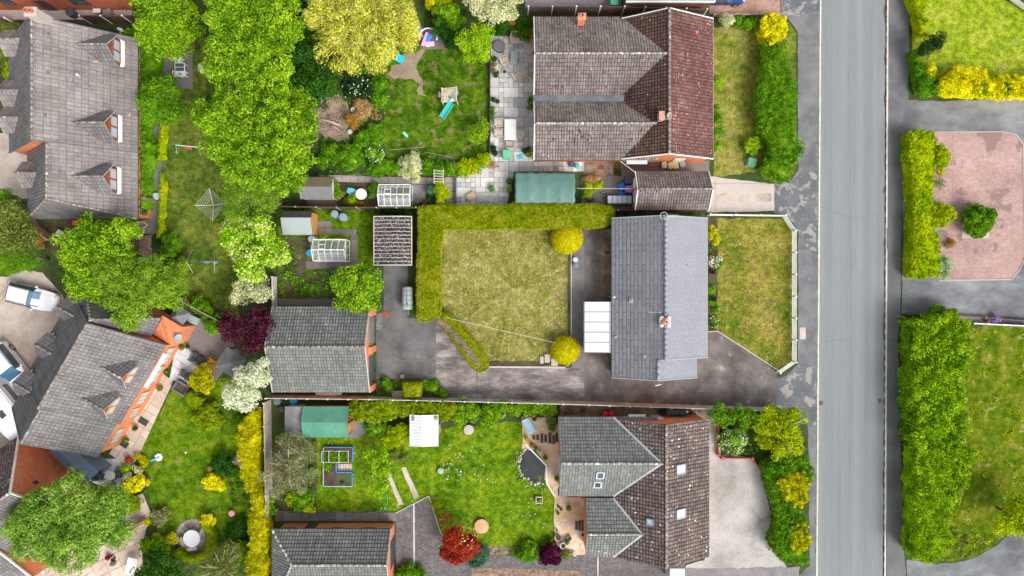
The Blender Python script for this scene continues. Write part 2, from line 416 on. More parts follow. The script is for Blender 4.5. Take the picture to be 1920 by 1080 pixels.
def hedge(name, label, px, h, mat, leaf=.09, dens=300, bumpy=.08, cat='hedge', group=None, inset=.06, side=.8, jit=.5, z0=0, asp=.62, bulge=None, edge=.05, clump=0, top=0):
    """clipped hedge: px = outline of its top in photograph pixels"""
    rg = rng(nseed()); mx, my = sum(p[0] for p in px)/len(px), sum(p[1] for p in px)/len(px); P2 = []
    for q in px:    # the camera-facing side is read at the foot, the far side at the top
        a_ = (q[0]-mx, q[1]-my); b_ = (mx-960, my-540); la = math.hypot(*a_)*math.hypot(*b_)+1e-6; k = (a_[0]*b_[0]+a_[1]*b_[1])/la
        P2.append(tuple(W(q[0], q[1], h*(1 if top else min(1, max(0, .5+.9*k)))))[:2])
    P2 = wobble(ccw(P2), edge, .4, nseed())
    xs = [p[0] for p in P2]; ys = [p[1] for p in P2]; cx, cy = sum(xs)/len(xs), sum(ys)/len(ys)
    ph = rg.uniform(0, 6, 8); fr = rg.uniform(.8, 2.6, 8)
    def hz(x, y): return bumpy*(np.sin(x*fr[0]*2+ph[0])*np.sin(y*fr[1]*2+ph[1])+.7*np.sin(x*fr[2]*3.7+ph[2]+y*2)+.6*np.sin(y*fr[3]*4.3+ph[3]-x*2.3))
    # density on the top
    area = abs(sum(P2[i][0]*P2[(i+1) % len(P2)][1]-P2[(i+1) % len(P2)][0]*P2[i][1] for i in range(len(P2))))/2
    bb = (max(xs)-min(xs))*(max(ys)-min(ys)); n = int(dens*area*bb/max(area, .01))
    x = rg.uniform(min(xs), max(xs), n); y = rg.uniform(min(ys), max(ys), n); k = inpoly(x, y, P2); x, y = x[k], y[k]
    # rounded shoulders
    E = np.array(P2); F2 = np.roll(E, -1, 0); dmin = np.full(len(x), 9.)
    for a, b in zip(E, F2):
        ab = b-a; t = np.clip(((x-a[0])*ab[0]+(y-a[1])*ab[1])/max(1e-6, ab@ab), 0, 1)
        dmin = np.minimum(dmin, np.hypot(x-a[0]-t*ab[0], y-a[1]-t*ab[1]))
    sh = .18*min(1, h)*np.exp(-dmin/.12)
    z = h+hz(x, y)-sh+rg.normal(0, .02+bumpy*.25, len(x))
    PT = [np.stack([x, y, z], 1)]; NT = [np.tile([0, 0, 1.], (len(x), 1))+jit*rg.normal(size=(len(x), 3))]
    for a, b in zip(E, F2):
        L = np.hypot(*(b-a)); m = int(dens*side*L*h)
        if m < 1: continue
        t = rg.uniform(0, 1, m); zz = h*np.sqrt(rg.uniform(0.02, 1, m)); nn = np.array([(b-a)[1], -(b-a)[0]])/max(L, 1e-6)
        o = rg.normal(.0, .02+bumpy*.3, m)
        PT.append(np.stack([a[0]+(b-a)[0]*t+nn[0]*o, a[1]+(b-a)[1]*t+nn[1]*o, zz], 1)); NT.append(np.tile([nn[0], nn[1], .35], (m, 1))+jit*rg.normal(size=(m, 3)))
    P = np.vstack(PT); N = np.vstack(NT)
    if clump:   # loose growth: leaf clumps stand out from the body
        nc = int(len(P)/70); ci = rg.choice(len(P), nc, replace=False); idx = rg.integers(0, nc, int(len(P)*.9)); d = rdir(rg, len(idx), -.4); cr = clump*rg.uniform(.5, 1.2, nc)
        C = P[ci]+unit(N[ci])*rg.uniform(-.35, .45, nc)[:, None]*clump; Q = C[idx]+d*cr[idx][:, None]*rg.uniform(.6, 1.05, len(idx))[:, None]; Q[:, 2] = np.maximum(Q[:, 2], .03)
        keep = rg.uniform(0, 1, len(P)) < .45; P = np.vstack([P[keep]-np.array([0, 0, clump*.5]), Q]); N = np.vstack([N[keep], d+.6*rg.normal(size=d.shape)+np.array([0, 0, .3])]); P[:, 2] = np.maximum(P[:, 2], .03)
    # solid core a little inside
    Q = []
    n_ = len(P2)
    for i in range(n_):
        a = np.array(P2[i-1]); b = np.array(P2[i]); c = np.array(P2[(i+1) % n_]); tt = c-a; nn = np.array([-tt[1], tt[0]])/max(1e-6, np.hypot(*tt))
        Q.append(tuple(b+nn*inset))
    vs = [(q[0], q[1], .0) for q in Q]+[(q[0], q[1], h-bumpy*1.2-.06-clump*.8) for q in Q]
    fs = [[n_+i for i in range(n_)]]+[[i, (i+1) % n_, n_+(i+1) % n_, n_+i] for i in range(n_)]
    o = leafmesh(name, P, N, leaf, mat, None, (cx, cy, 0), rg, asp, core=(vs, fs))
    return tag(o, label, cat, group)
def cover(name, label, px, mat, leaf=.12, dens=120, h=.25, flower=None, nfl=0, fsz=.08):
    rg = rng(nseed()); P2 = ccw(wpoly(px)); xs = [p[0] for p in P2]; ys = [p[1] for p in P2]
    n = int(dens*(max(xs)-min(xs))*(max(ys)-min(ys)))
    # tufts
    nt_ = max(3, n//40); tx = rg.uniform(min(xs), max(xs), nt_); ty = rg.uniform(min(ys), max(ys), nt_); th = rg.uniform(.3, 1.0, nt_)
    i = rg.integers(0, nt_, n); d = rdir(rg, n, 0); rr = rg.uniform(.12, .34, nt_)[i]
    x = tx[i]+d[:, 0]*rr; y = ty[i]+d[:, 1]*rr; z = .03+d[:, 2]*th[i]*h
    k = inpoly(x, y, P2); P = np.stack([x, y, z], 1)[k]; N = (d+.5*rg.normal(size=(n, 3))+np.array([0, 0, .3]))[k]
    o = leafmesh(name, P, N, leaf, mat, None, (sum(xs)/len(xs), sum(ys)/len(ys), 0), rg)
    tag(o, label, None, None, 'stuff')
    if flower is not None and nfl:
        j = rg.choice(len(P), min(nfl, len(P)), replace=False)
        leafmesh('flowers', P[j]+np.array([0, 0, .05]), np.tile([0, 0, 1.], (len(j), 1))+.3*rg.normal(size=(len(j), 3)), fsz, flower, o, rg=rg, asp=.95)
    return o
# ---------------------------------------------------------------- material library
M = {}
M['bark'] = plain('bark', (.14, .10, .07), .95)
M['pale_bark'] = plain('pale_bark', (.42, .36, .26), .9)
def L3(a, b, c): return [a, b, c]
G = {
 'lime': [(.12, .28, .006), (.26, .48, .010), (.46, .62, .02)],
 'maple': [(.04, .13, .006), (.19, .38, .012), (.44, .61, .03)],
 'mid': [(.045, .15, .008), (.11, .28, .010), (.24, .44, .018)],
 'dark': [(.016, .06, .009), (.035, .115, .012), (.07, .19, .015)],
 'deep': [(.012, .035, .010), (.02, .06, .014), (.04, .10, .02)],
 'willow': [(.28, .32, .02), (.58, .58, .06), (.88, .83, .20)],
 'feather': [(.09, .20, .012), (.20, .36, .02), (.38, .52, .05)],
 'birch': [(.06, .17, .02), (.21, .38, .04), (.44, .60, .10)],
 'cream': [(.30, .36, .12), (.62, .64, .32), (.85, .82, .55)],
 'white': [(.42, .50, .26), (.72, .76, .50), (.92, .90, .72)],
 'varieg': [(.10, .30, .006), (.26, .50, .01), (.42, .60, .03), (.92, .86, .42)],
 'gold': [(.16, .21, .004), (.52, .48, .006), (.86, .78, .015)],
 'brightgold': [(.20, .30, .005), (.66, .60, .005), (.92, .82, .01), (.97, .90, .03)],
 'lemon': [(.38, .42, .01), (.58, .58, .015), (.72, .70, .03)],
 'olive': [(.07, .11, .015), (.18, .23, .04), (.34, .37, .09)],
 'grey': [(.09, .13, .04), (.24, .27, .10), (.46, .43, .24)],
 'purple': [(.035, .006, .014), (.075, .015, .03), (.15, .04, .06)],
 'plum': [(.03, .004, .018), (.07, .008, .035), (.11, .02, .06)],
 'red': [(.20, .012, .008), (.40, .035, .015), (.55, .13, .05)],
 'conifer': [(.03, .10, .006), (.08, .20, .008), (.18, .33, .015)],
 'privet': [(.13, .26, .004), (.36, .48, .005), (.62, .62, .01)],
 'leyl': [(.055, .17, .005), (.22, .41, .008), (.48, .62, .02)],
 'box': [(.14, .22, .005), (.24, .34, .008), (.36, .44, .012)],
 'straw': [(.35, .20, .08), (.52, .34, .14), (.62, .45, .22)],
 'rust': [(.28, .12, .02), (.42, .22, .04), (.5, .35, .06)],
 'blue_green': [(.03, .09, .05), (.06, .16, .09), (.12, .24, .13)],
 'pale_green': [(.22, .34, .16), (.38, .50, .26), (.52, .62, .36)],
 'dry': [(.30, .20, .17), (.46, .33, .28), (.60, .47, .40)],
}
for k_, c_ in G.items(): M[k_] = leafmat('leaf_'+k_, c_)
M['topiary'] = leafmat('leaf_topiary', [(.26, .26, .004), (.58, .52, .006), (.86, .78, .012)], .15, 3, .8)
M['clipped'] = leafmat('leaf_clipped', [(.10, .17, .004), (.22, .30, .005), (.36, .40, .01), (.50, .40, .06)], .15, .8, 1.0)
M['fl_white'] = leafmat('petal_white', [(.8, .8, .75), (.95, .93, .9)], .2)
M['fl_pink'] = leafmat('petal_pink', [(.75, .35, .40), (.9, .7, .65)], .2)
M['fl_cream'] = leafmat('petal_cream', [(.9, .55, .35), (.95, .85, .65)], .2)
M['fl_blue'] = leafmat('petal_blue', [(.10, .14, .55), (.22, .28, .75)], .2)
M['fl_purple'] = leafmat('petal_purple', [(.30, .10, .65), (.45, .22, .8)], .2)
M['fl_orange'] = leafmat('petal_orange', [(.7, .25, .03), (.85, .5, .08)], .2)
M['soil'] = surf('soil', [(.045, .035, .022), (.085, .065, .042), (.12, .09, .065)], .7, 9, .5, .97, .6, spots=[((.06, .13, .012), 1.1, .52, .12)])
M['ground'] = surf('ground_soil', [(.03, .045, .014), (.05, .07, .02), (.075, .075, .04)], .5, 8, .5, .97, .6, spots=[((.04, .11, .012), 1.4, .5, .12)])
def grass(name, cols, spots=None, scale=.5, fine=8, k=.5, con=.16, s3=(2.0, .26)):
    return surf(name, cols, scale, fine, k, .95, .8, spots, contrast=con, s3=s3, stretch=(1, 1, 1), spec=.05)
M['lawn_green'] = grass('grass_bright', [(.052, .12, .003), (.10, .185, .005), (.17, .235, .010)], [((.26, .25, .05), 1.3, .58, .14)])
M['lawn_play'] = grass('grass_play', [(.028, .075, .003), (.055, .12, .004), (.10, .165, .008)], [((.19, .17, .06), 1.3, .54, .12), ((.28, .21, .14), 1.6, .64, .05)])
M['lawn_mossy'] = grass('grass_mossy', [(.055, .10, .012), (.10, .145, .018), (.17, .19, .03)], [((.16, .12, .07), .9, .58, .15)])  # dark green grass with mossy brown patches
M['lawn_dry'] = grass('grass_dry', [(.135, .145, .025), (.215, .20, .05), (.29, .26, .09)], [((.42, .36, .17), 2.2, .55, .14), ((.13, .17, .02), .5, .58, .14), ((.17, .12, .08), .35, .64, .12)], .4, 6, .75)
M['lawn_front'] = grass('grass_front', [(.085, .13, .008), (.18, .175, .025), (.27, .22, .05)], [((.14, .085, .03), 1.3, .55, .12), ((.34, .30, .13), 2.6, .57, .10), ((.08, .14, .008), .35, .60, .1)], .4, 6, .75)
M['lawn_side'] = grass('grass_side', [(.12, .16, .015), (.20, .21, .035), (.28, .25, .07)], [((.12, .20, .01), .9, .56, .12), ((.26, .20, .12), 1.1, .60, .1)])
M['lawn_garden'] = grass('grass_garden', [(.048, .11, .003), (.088, .165, .005), (.145, .205, .010)], [((.22, .20, .05), .9, .57, .15)])
M['lawn_lemon'] = grass('grass_lemon', [(.15, .24, .010), (.23, .30, .014), (.31, .33, .04)], [((.36, .32, .16), .7, .60, .14)])
M['lawn_rough'] = grass('grass_rough', [(.042, .09, .003), (.10, .145, .005), (.19, .19, .022)], [((.34, .30, .10), 1.3, .58, .12), ((.06, .13, .008), 1.0, .60, .1)], .7, 9, .6)
M['road'] = surf('road_asphalt', [(.185, .20, .208), (.24, .255, .262)], .9, 26, .12, .9, .1, stretch=(1, .02, 1), contrast=.2, spots=[((.16, .165, .17), 3, .70, .05)], s3=(.8, .035))
M['asphalt'] = surf('asphalt', [(.12, .122, .13), (.165, .167, .175), (.21, .21, .215)], .6, 20, .25, .9, .2, spots=[((.33, .32, .31), 1.6, .66, .03)])
M['asphalt_worn'] = surf('asphalt_worn', [(.10, .11, .12), (.15, .155, .165)], .6, 20, .25, .9, .2, spots=[((.29, .275, .26), 1.0, .53, .06), ((.30, .29, .28), 5, .62, .05)])
M['asphalt_dark'] = surf('asphalt_dark', [(.105, .105, .11), (.14, .14, .147), (.175, .175, .18)], .4, 20, .2, .9, .2)
M['drive_asphalt'] = surf('drive_asphalt', [(.10, .10, .108), (.17, .175, .185), (.27, .28, .29)], .22, 22, .18, .9, .15, stretch=(1, 1.6, 1))
M['kerb'] = surf('kerb_concrete', [(.50, .47, .43), (.66, .62, .58)], 1.2, 12, .3, .9, .2)
M['silt'] = surf('gutter_silt', [(.10, .07, .05), (.20, .13, .09)], 1.2, 12, .5, .95, .3)
M['concrete'] = surf('drive_concrete', [(.095, .082, .074), (.15, .132, .122), (.21, .188, .175)], .55, 14, .3, .9, .25, spots=[((.36, .30, .29), 1.1, .62, .08), ((.055, .05, .05), 2.2, .66, .05)])
M['concrete_pink'] = surf('concrete_pink', [(.12, .106, .10), (.22, .19, .18), (.36, .315, .30)], .8, 11, .45, .9, .3, stretch=(.6, 1.6, 1), contrast=.13)
M['concrete_stain'] = surf('concrete_stained', [(.10, .085, .07), (.22, .17, .12), (.33, .26, .19)], .55, 14, .35, .9, .25, spots=[((.07, .065, .06), .8, .55, .08)])
M['yard'] = surf('yard_asphalt', [(.085, .085, .085), (.13, .13, .13), (.17, .165, .165)], .5, 16, .25, .9, .2, spots=[((.30, .28, .26), .42, .60, .12)])
M['path'] = surf('path_asphalt', [(.15, .145, .15), (.22, .21, .21)], .8, 16, .25, .9, .2)
M['gravel'] = surf('pale_gravel', [(.30, .28, .26), (.42, .40, .375), (.52, .50, .475)], .25, 14, .45, .95, .7, spots=[((.20, .17, .14), 5, .66, .03), ((.27, .23, .18), .3, .60, .12)])
M['gravel_beige'] = surf('beige_gravel', [(.48, .33, .20), (.66, .48, .32), (.74, .58, .42)], .8, 26, .35, .95, .6)
M['gravel_tan'] = surf('tan_gravel', [(.33, .27, .22), (.46, .39, .33), (.56, .49, .43)], .35, 26, .4, .95, .6, spots=[((.20, .17, .14), 7, .66, .03)])
M['gravel_grey'] = surf('grey_gravel', [(.19, .17, .18), (.27, .25, .26)], .8, 26, .45, .95, .6)
M['bark_chip'] = surf('bark_chippings', [(.13, .08, .06), (.24, .16, .12), (.36, .26, .20)], 3, 22, .5, .95, .6)
M['slab_grey'] = surf('slab_grey', [(.33, .33, .335), (.52, .51, .50), (.72, .69, .66)], 1.2, 12, .22, .85, .15, vary='island')
M['slab_pink'] = surf('slab_pink', [(.26, .21, .20), (.36, .30, .28), (.46, .39, .37)], 1.2, 12, .28, .9, .2, vary='island')
M['slab_beige'] = surf('slab_beige', [(.46, .37, .29), (.56, .46, .38), (.66, .57, .49)], 1.2, 12, .2, .9, .15, vary='island')
M['slab_dark'] = surf('slab_dark', [(.13, .115, .11), (.19, .165, .155), (.24, .21, .20)], 1.2, 12, .3, .9, .2, vary='island')
M['slab_white'] = surf('slab_white', [(.55, .56, .60), (.64, .65, .69)], 1.2, 12, .1, .85, .1, vary='island')
M['block_pink'] = bricky('block_pink', (.36, .23, .205), (.46, .31, .28), (.27, .185, .17), .20, .10, .008, k=.22, spots=[((.24, .165, .15), .35, .57)], scale_n=.4)
M['block_grey'] = bricky('block_grey', (.12, .11, .11), (.19, .175, .17), (.07, .065, .065), .24, .16, .012, k=.2)
M['block_red'] = bricky('block_red', (.36, .19, .14), (.52, .33, .26), (.22, .15, .12), .20, .10, .010, k=.2)
M['brick'] = bricky('brick_orange', (.62, .20, .09), (.74, .28, .14), (.50, .20, .11), .225, .075, .008, True, k=.15)
M['brick_red'] = bricky('brick_red', (.40, .10, .05), (.52, .15, .08), (.30, .12, .07), .225, .075, .008, True, k=.15)
M['brick_brown'] = bricky('brick_brown', (.16, .08, .06), (.22, .11, .08), (.12, .08, .07), .225, .075, .008, True, k=.15)
M['slab_conc'] = surf('slab_concrete', [(.42, .36, .33), (.55, .48, .45)], 1, 12, .25, .9, .2, vary='island')
lich = (.62, .58, .50)
M['t_grey'] = tiles('tiles_grey_brown', (.21, .19, .183), (.265, .24, .232), (.13, .112, .108), .50, .30, .022, spots=[((.40, .33, .24), 1.6, .66)])
M['t_house8'] = tiles('tiles_grey', (.16, .15, .15), (.21, .20, .197), (.075, .07, .07), .34, .27, .024)
M['t_house8_shaded'] = tiles('tiles_grey_shaded', (.13, .125, .13), (.17, .165, .165), (.08, .075, .08), .3, .3, .024, lichen=((.5, .5, .48), 1.6, .85, .3))  # copy for slopes turned from the sun, their shade put into the colour
M['t_brown'] = tiles('tiles_brown', (.165, .14, .127), (.25, .213, .193), (.055, .042, .04), .31, .22, .028, lichen=(lich, 2.4, .70, .38), gaps=.93, k=.3, spots=[((.11, .085, .08), 1.3, .62)])
M['t_maroon'] = tiles('tiles_maroon', (.14, .064, .056), (.215, .115, .10), (.06, .026, .026), .24, .27, .032, lichen=((.50, .34, .31), 4.2, .40, .45), k=.25)
M['t_dark'] = tiles('tiles_brown_shaded_maroon', (.085, .045, .038), (.14, .085, .07), (.022, .014, .014), .24, .27, .035, lichen=((.42, .34, .28), 3.2, .5, .4), k=.3)  # brown roof at top left; also the painted shade of the maroon roof's west slope
M['t_house4'] = tiles('tiles_lichen', (.125, .092, .082), (.215, .175, .158), (.035, .026, .024), .26, .3, .04, lichen=((.66, .60, .54), 3.4, .36, .40), k=.25)
M['t_green'] = tiles('tiles_greygreen', (.145, .155, .147), (.215, .225, .21), (.085, .09, .085), .30, .24, .026, lichen=((.55, .55, .5), 2.0, .78, .35), k=.15)
M['t_garage'] = tiles('tiles_charcoal', (.14, .145, .14), (.22, .225, .215), (.055, .055, .055), .31, .24, .03, lichen=(lich, 1.8, .74, .36), k=.2)
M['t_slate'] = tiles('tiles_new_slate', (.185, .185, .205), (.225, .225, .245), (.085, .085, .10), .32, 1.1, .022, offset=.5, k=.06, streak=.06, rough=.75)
M['t_slate_lit'] = tiles('tiles_new_slate_lit', (.255, .26, .29), (.265, .27, .30), (.225, .23, .255), .32, .33, .010, offset=.5, k=.05, streak=.04, rough=.75)  # sunlit-slope copy of the slate; the extra paleness stands in for light
M['ridge'] = surf('ridge_mortar', [(.18, .15, .135), (.30, .26, .23)], 1.5, 9, .4, .9, .3, spots=[((.50, .46, .41), 3, .58, .05)])
M['ridge_white'] = surf('ridge_lichen', [(.24, .22, .195), (.38, .35, .31)], 2, 8, .4, .9, .3, spots=[((.66, .63, .57), 3, .55, .05)])
M['ridge_slate'] = surf('ridge_slate', [(.26, .26, .29), (.30, .30, .33)], 2, 8, .1, .8, .1)
M['felt'] = surf('roof_felt', [(.15, .15, .16), (.21, .21, .22)], .8, 12, .25, .9, .2, spots=[((.30, .26, .18), .9, .60, .1)])
M['felt_dark'] = surf('roof_felt_dark', [(.07, .065, .07), (.11, .10, .11)], .8, 12, .25, .9, .2)
M['felt_pale'] = surf('roof_felt_pale', [(.30, .36, .35), (.36, .42, .41)], .8, 12, .12, .9, .1)
M['lead'] = surf('lead_flashing', [(.10, .105, .12), (.18, .185, .205)], .8, 10, .2, .7, .15)
M['white_paint'] = plain('white_paint', (.80, .80, .78), .5, k=.06)
M['upvc'] = plain('white_plastic', (.60, .62, .65), .3, k=.04)
M['wood'] = surf('weathered_wood', [(.30, .24, .18), (.42, .35, .28)], 1.2, 14, .3, .9, .2)
M['wood_pale'] = surf('pale_wood', [(.50, .43, .35), (.62, .55, .47)], 1.2, 14, .25, .9, .2)
M['wood_dark'] = surf('dark_wood', [(.07, .05, .04), (.12, .09, .07)], 1.2, 14, .3, .9, .2)
M['wood_red'] = surf('red_stained_wood', [(.24, .07, .035), (.32, .10, .05)], 1.2, 14, .2, .7, .1)
M['wood_orange'] = surf('orange_wood', [(.50, .22, .06), (.62, .30, .10)], 1.2, 14, .2, .7, .1)
M['fence_conc'] = surf('fence_grey_board', [(.40, .36, .30), (.55, .50, .43)], 1.2, 12, .25, .9, .2)
M['metal'] = plain('grey_metal', (.35, .36, .38), .4, .6)
M['black'] = plain('black_plastic', (.02, .02, .022), .5)
M['charcoal'] = plain('charcoal_plastic', (.05, .055, .06), .5)
M['glass_dark'] = glassy('window_glass', (.06, .08, .10), 1.0, .06)
M['glass_blue'] = glassy('windscreen_glass', (.05, .14, .26), 1.0, .05)  # blue reflection put into the base colour of the glass
M['glass_clear'] = glassy('greenhouse_glass', (.70, .78, .78), .22, .1)
M['skylight'] = glassy('skylight_glass', (.45, .55, .62), 1.0, .08)
M['car_white'] = plain('car_white', (.80, .81, .83), .15, k=.01)
M['terracotta'] = plain('terracotta', (.48, .17, .07), .8)
M['water'] = surf('pond_water', [(.012, .016, .018), (.03, .04, .04)], .8, 3, .3, .05, 0, spec=.6)
M['tarp'] = surf('green_tarpaulin', [(.08, .165, .14), (.11, .21, .18)], .8, 6, .15, .5, .6, stretch=(1, 1, 1), spec=.4)
M['corr_green'] = surf('green_sheet', [(.08, .24, .165), (.125, .31, .225)], .6, 8, .15, .5, .1, spots=[((.26, .30, .25), .5, .62, .1)])
M['corr_blue'] = plain('blue_grey_sheet', (.17, .24, .34), .5)
M['corr_old'] = surf('lichened_sheet', [(.028, .02, .018), (.055, .042, .04)], 1, 9, .3, .9, .3, spots=[((.42, .41, .43), 9, .57, .05), ((.62, .62, .66), 7, .66, .04)])
M['poly'] = surf('polycarbonate', [(.62, .68, .71), (.72, .75, .77)], .6, 4, .04, .25, 0, spots=[((.62, .84, .88), .55, .62, .1)])

# ---------------------------------------------------------------- the setting: ground, road, kerbs, pavements
def struct(mb, name, mats, **k): return tag(mb.build(name, mats, **k), kind='structure')
mb = MB()
xl0, xl1, xr0, xr1 = X(1540), X(1533), X(1663), X(1658)
RD = -.11
def gx(xa, xb, z): mb.poly([(xa, -70, z), (xb, -70, z), (xb, 70, z), (xa, 70, z)])
yT, yB = 70, -70
def xline(pa, pb, y):   # x of a road edge through pixel (pa at top, pb at bottom)
    return X(pa)+(X(pb)-X(pa))*(Y(0)-y)/(Y(0)-Y(1080))
eL = lambda y: xline(1540, 1533, y); eR = lambda y: xline(1663, 1658, y)
mb.poly([(-120, yB, 0), (eL(yB), yB, 0), (eL(yT), yT, 0), (-120, yT, 0)])
mb.poly([(eR(yB), yB, 0), (120, yB, 0), (120, yT, 0), (eR(yT), yT, 0)])
mb.poly([(eL(yB), yB, RD-.02), (eR(yB), yB, RD-.02), (eR(yT), yT, RD-.02), (eL(yT), yT, RD-.02)])
mb.poly([(eL(yB), yB, 0), (eL(yB), yB, RD-.02), (eL(yT), yT, RD-.02), (eL(yT), yT, 0)])
mb.poly([(eR(yB), yB, RD-.02), (eR(yB), yB, 0), (eR(yT), yT, 0), (eR(yT), yT, RD-.02)])
struct(mb, 'ground', M['ground'])
mb = MB(); mb.poly([(eL(yB)+.02, yB, RD), (eR(yB)-.02, yB, RD), (eR(yT)-.02, yT, RD), (eL(yT)+.02, yT, RD)]); struct(mb, 'road', M['road'])
for e, s_ in ((eL, -1), (eR, 1)):
    mb = MB(); y = yB; r = random.Random(3)
    while y < yT:
        y2 = y+.905; w = .13
        a, b = e(y), e(y2); dz = r.gauss(0, .004)
        P_ = [(a+.0, y+.006), (a+s_*w, y+.006), (b+s_*w, y2-.006), (b, y2-.006)]; mb.prism(P_, RD, .018+dz)
        y = y2
    struct(mb, 'kerb', M['kerb'])
SH = [0]
def sheet(name, px, lvl, mat, wob=0, kind='structure', step=.4, label=None):
    P_ = ccw(wpoly(px));
    if wob: P_ = wobble(P_, wob, step, nseed())
    SH[0] += 1; mb = MB(); z = .004*lvl+.0013*(SH[0] % 3); mb.poly([(p[0], p[1], z) for p in P_])
    o = mb.build(name, mat); tag(o, label, kind=kind); return o
def band(name, px, w, z0, z1, mat, label=None, closed=False):
    P_ = wpoly(px); mb = MB()
    for i in range(len(P_)-(0 if closed else 1)):
        a, b = P_[i], P_[(i+1) % len(P_)]; mb.beam((a[0], a[1], (z0+z1)/2), (b[0], b[1], (z0+z1)/2), w, z1-z0)
    return struct(mb, name, mat)
def silt(px_c, side):
    r = random.Random(11 if side > 0 else 12); mb = MB(); y = -26.
    while y < 26:
        L = r.uniform(.8, 3.0); w = r.uniform(.05, .22)*(1 if side > 0 else .4)
        e = eR if side > 0 else eL
        P_ = [(e(y)-side*.03, y), (e(y+L)-side*.03, y+L)]; n = 6
        for k in range(n+1): t = 1-k/n; P_.append((e(y+L*t)-side*(.03+w*math.sin(math.pi*min(.98, max(.02, t)))*r.uniform(.6, 1.1)), y+L*t))
        mb.poly([(p[0], p[1], RD+.004) for p in ccw(P_)]); y += L+r.uniform(0, 2.2)*(1 if side > 0 else 3)
    struct(mb, 'gutter_silt', M['silt'])
silt(0, 1); silt(0, -1)
sheet('pavement', [(1464, -40), (1464, 28), (1478, 36), (1496, 58), (1496, 320), (1480, 343), (1452, 345), (1452, 400), (1478, 404), (1497, 434), (1496, 684), (1470, 708), (1455, 708), (1455, 764), (1490, 766), (1515, 800), (1518, 1060), (1487, 1090), (1487, 1130), (1529, 1130), (1537, -40)], 2, M['asphalt'], .02)
sheet('pavement_patch', [(1453, 330), (1480, 345), (1500, 322), (1534, 320), (1532, 470), (1499, 470), (1497, 434), (1478, 404), (1453, 400)], 3, M['asphalt_worn'], .08)
sheet('pavement_patch', [(1456, 709), (1480, 700), (1500, 682), (1531, 690), (1530, 800), (1514, 800), (1490, 766), (1456, 763)], 3, M['asphalt_worn'], .08)
sheet('pavement_patch', [(1466, -30), (1466, 26), (1500, 30), (1536, 18), (1537, -30)], 3, M['asphalt_worn'], .08)
sheet('pavement', [(1666, -40), (1705, -40), (1703, 188), (1694, 247), (1690, 400), (1689, 525), (1688, 590), (1684, 640), (1688, 800), (1693, 1000), (1697, 1050), (1700, 1130), (1662, 1130), (1662, 540)], 2, M['asphalt_dark'], .02)
sheet('side_drive', [(1697, 187), (1780, 190), (1860, 186), (2040, 182), (2040, 640), (1900, 612), (1760, 598), (1690, 588), (1692, 524), (1692, 246)], 3, M['drive_asphalt'], .03)
sheet('side_drive', [(1700, 1049), (1740, 1056), (1790, 1056), (1830, 1045), (1868, 1022), (1900, 995), (1925, 975), (2040, 960), (2040, 1140), (1700, 1140)], 3, M['drive_asphalt'], .03)
sheet('block_paving', [(1746, 247), (1880, 246), (1905, 252), (1918, 270), (1922, 480), (1912, 505), (1895, 524), (1760, 527), (1746, 510)], 5, M['block_pink'], .02)
band('brick_edging', [(1786, 250), (1786, 524)], .10, .01, .028, M['block_red'])
band('brick_edging', [(1746, 248), (1880, 247), (1905, 253), (1918, 271), (1922, 480), (1912, 505), (1896, 524), (1760, 526)], .12, .0, .06, M['slab_pink'])
sheet('planting_square', [(1804, 396), (1854, 396), (1854, 447), (1804, 447)], 6, M['gravel_tan'], .02)
# lawns
sheet('lawn', [(1710, -40), (2040, -40), (2040, 150), (1710, 150)], 2, M['lawn_lemon'], .04)
sheet('lawn', [(1745, 612), (1830, 606), (2040, 612), (2040, 950), (1925, 972), (1890, 1000), (1868, 1020), (1830, 1043), (1790, 1053), (1745, 1053)], 2, M['lawn_rough'], .06)
sheet('lawn', [(1337, 50), (1440, 46), (1440, 90), (1440, 320), (1338, 332)], 2, M['lawn_side'], .06)
sheet('grass_verge', [(1470, 40), (1480, 42), (1492, 60), (1493, 320), (1480, 338), (1462, 340), (1460, 60)], 2, M['lawn_mossy'], .03)
sheet('lawn', [(1343, 409), (1478, 410), (1485, 440), (1484, 675), (1457, 692), (1400, 655), (1343, 620)], 2, M['lawn_front'], .05)
sheet('lawn', [(824, 429), (1067, 429), (1067, 688), (915, 686), (862, 610), (824, 600)], 2, M['lawn_dry'], .04)
sheet('lawn', [(721, 118), (732, 96), (770, 90), (850, 91), (900, 108), (917, 140), (917, 293), (880, 304), (730, 300), (720, 270)], 2, M['lawn_play'], .06)
sheet('bare_earth', [(738, 118), (762, 98), (800, 92), (795, 104), (778, 118), (782, 142), (797, 150), (796, 182), (786, 178), (776, 152), (752, 145), (740, 150), (726, 140)], 3, surf('bare_earth_mat', [(.24, .18, .12), (.34, .26, .19)], 1, 10, .35, .95, .4), .14)
sheet('lawn', [(300, 80), (400, 70), (445, 200), (450, 600), (330, 620), (315, 500), (305, 430), (300, 300)], 2, M['lawn_mossy'], .05)
sheet('lawn', [(-60, 70), (30, 70), (32, 126), (-60, 126)], 2, M['lawn_mossy'], .05)
sheet('lawn', [(-60, 440), (30, 440), (55, 500), (20, 515), (0, 521), (-60, 530)], 2, M['lawn_garden'], .05)
sheet('lawn', [(330, 722), (380, 700), (470, 720), (468, 990), (430, 1000), (300, 1010), (285, 960), (270, 870), (255, 850)], 2, M['lawn_garden'], .05)
sheet('lawn', [(594, 820), (700, 812), (985, 790), (985, 850), (1040, 930), (1037, 1000), (1020, 1024), (905, 1024), (860, 1000), (828, 1000), (800, 930), (742, 960), (594, 960)], 2, M['lawn_green'], .05)
sheet('lawn', [(520, 392), (702, 392), (702, 500), (620, 505), (524, 560)], 1, M['lawn_garden'], .05)
sheet('lawn', [(395, -40), (560, -40), (560, 30), (395, 40)], 1, M['lawn_lemon'], .05)
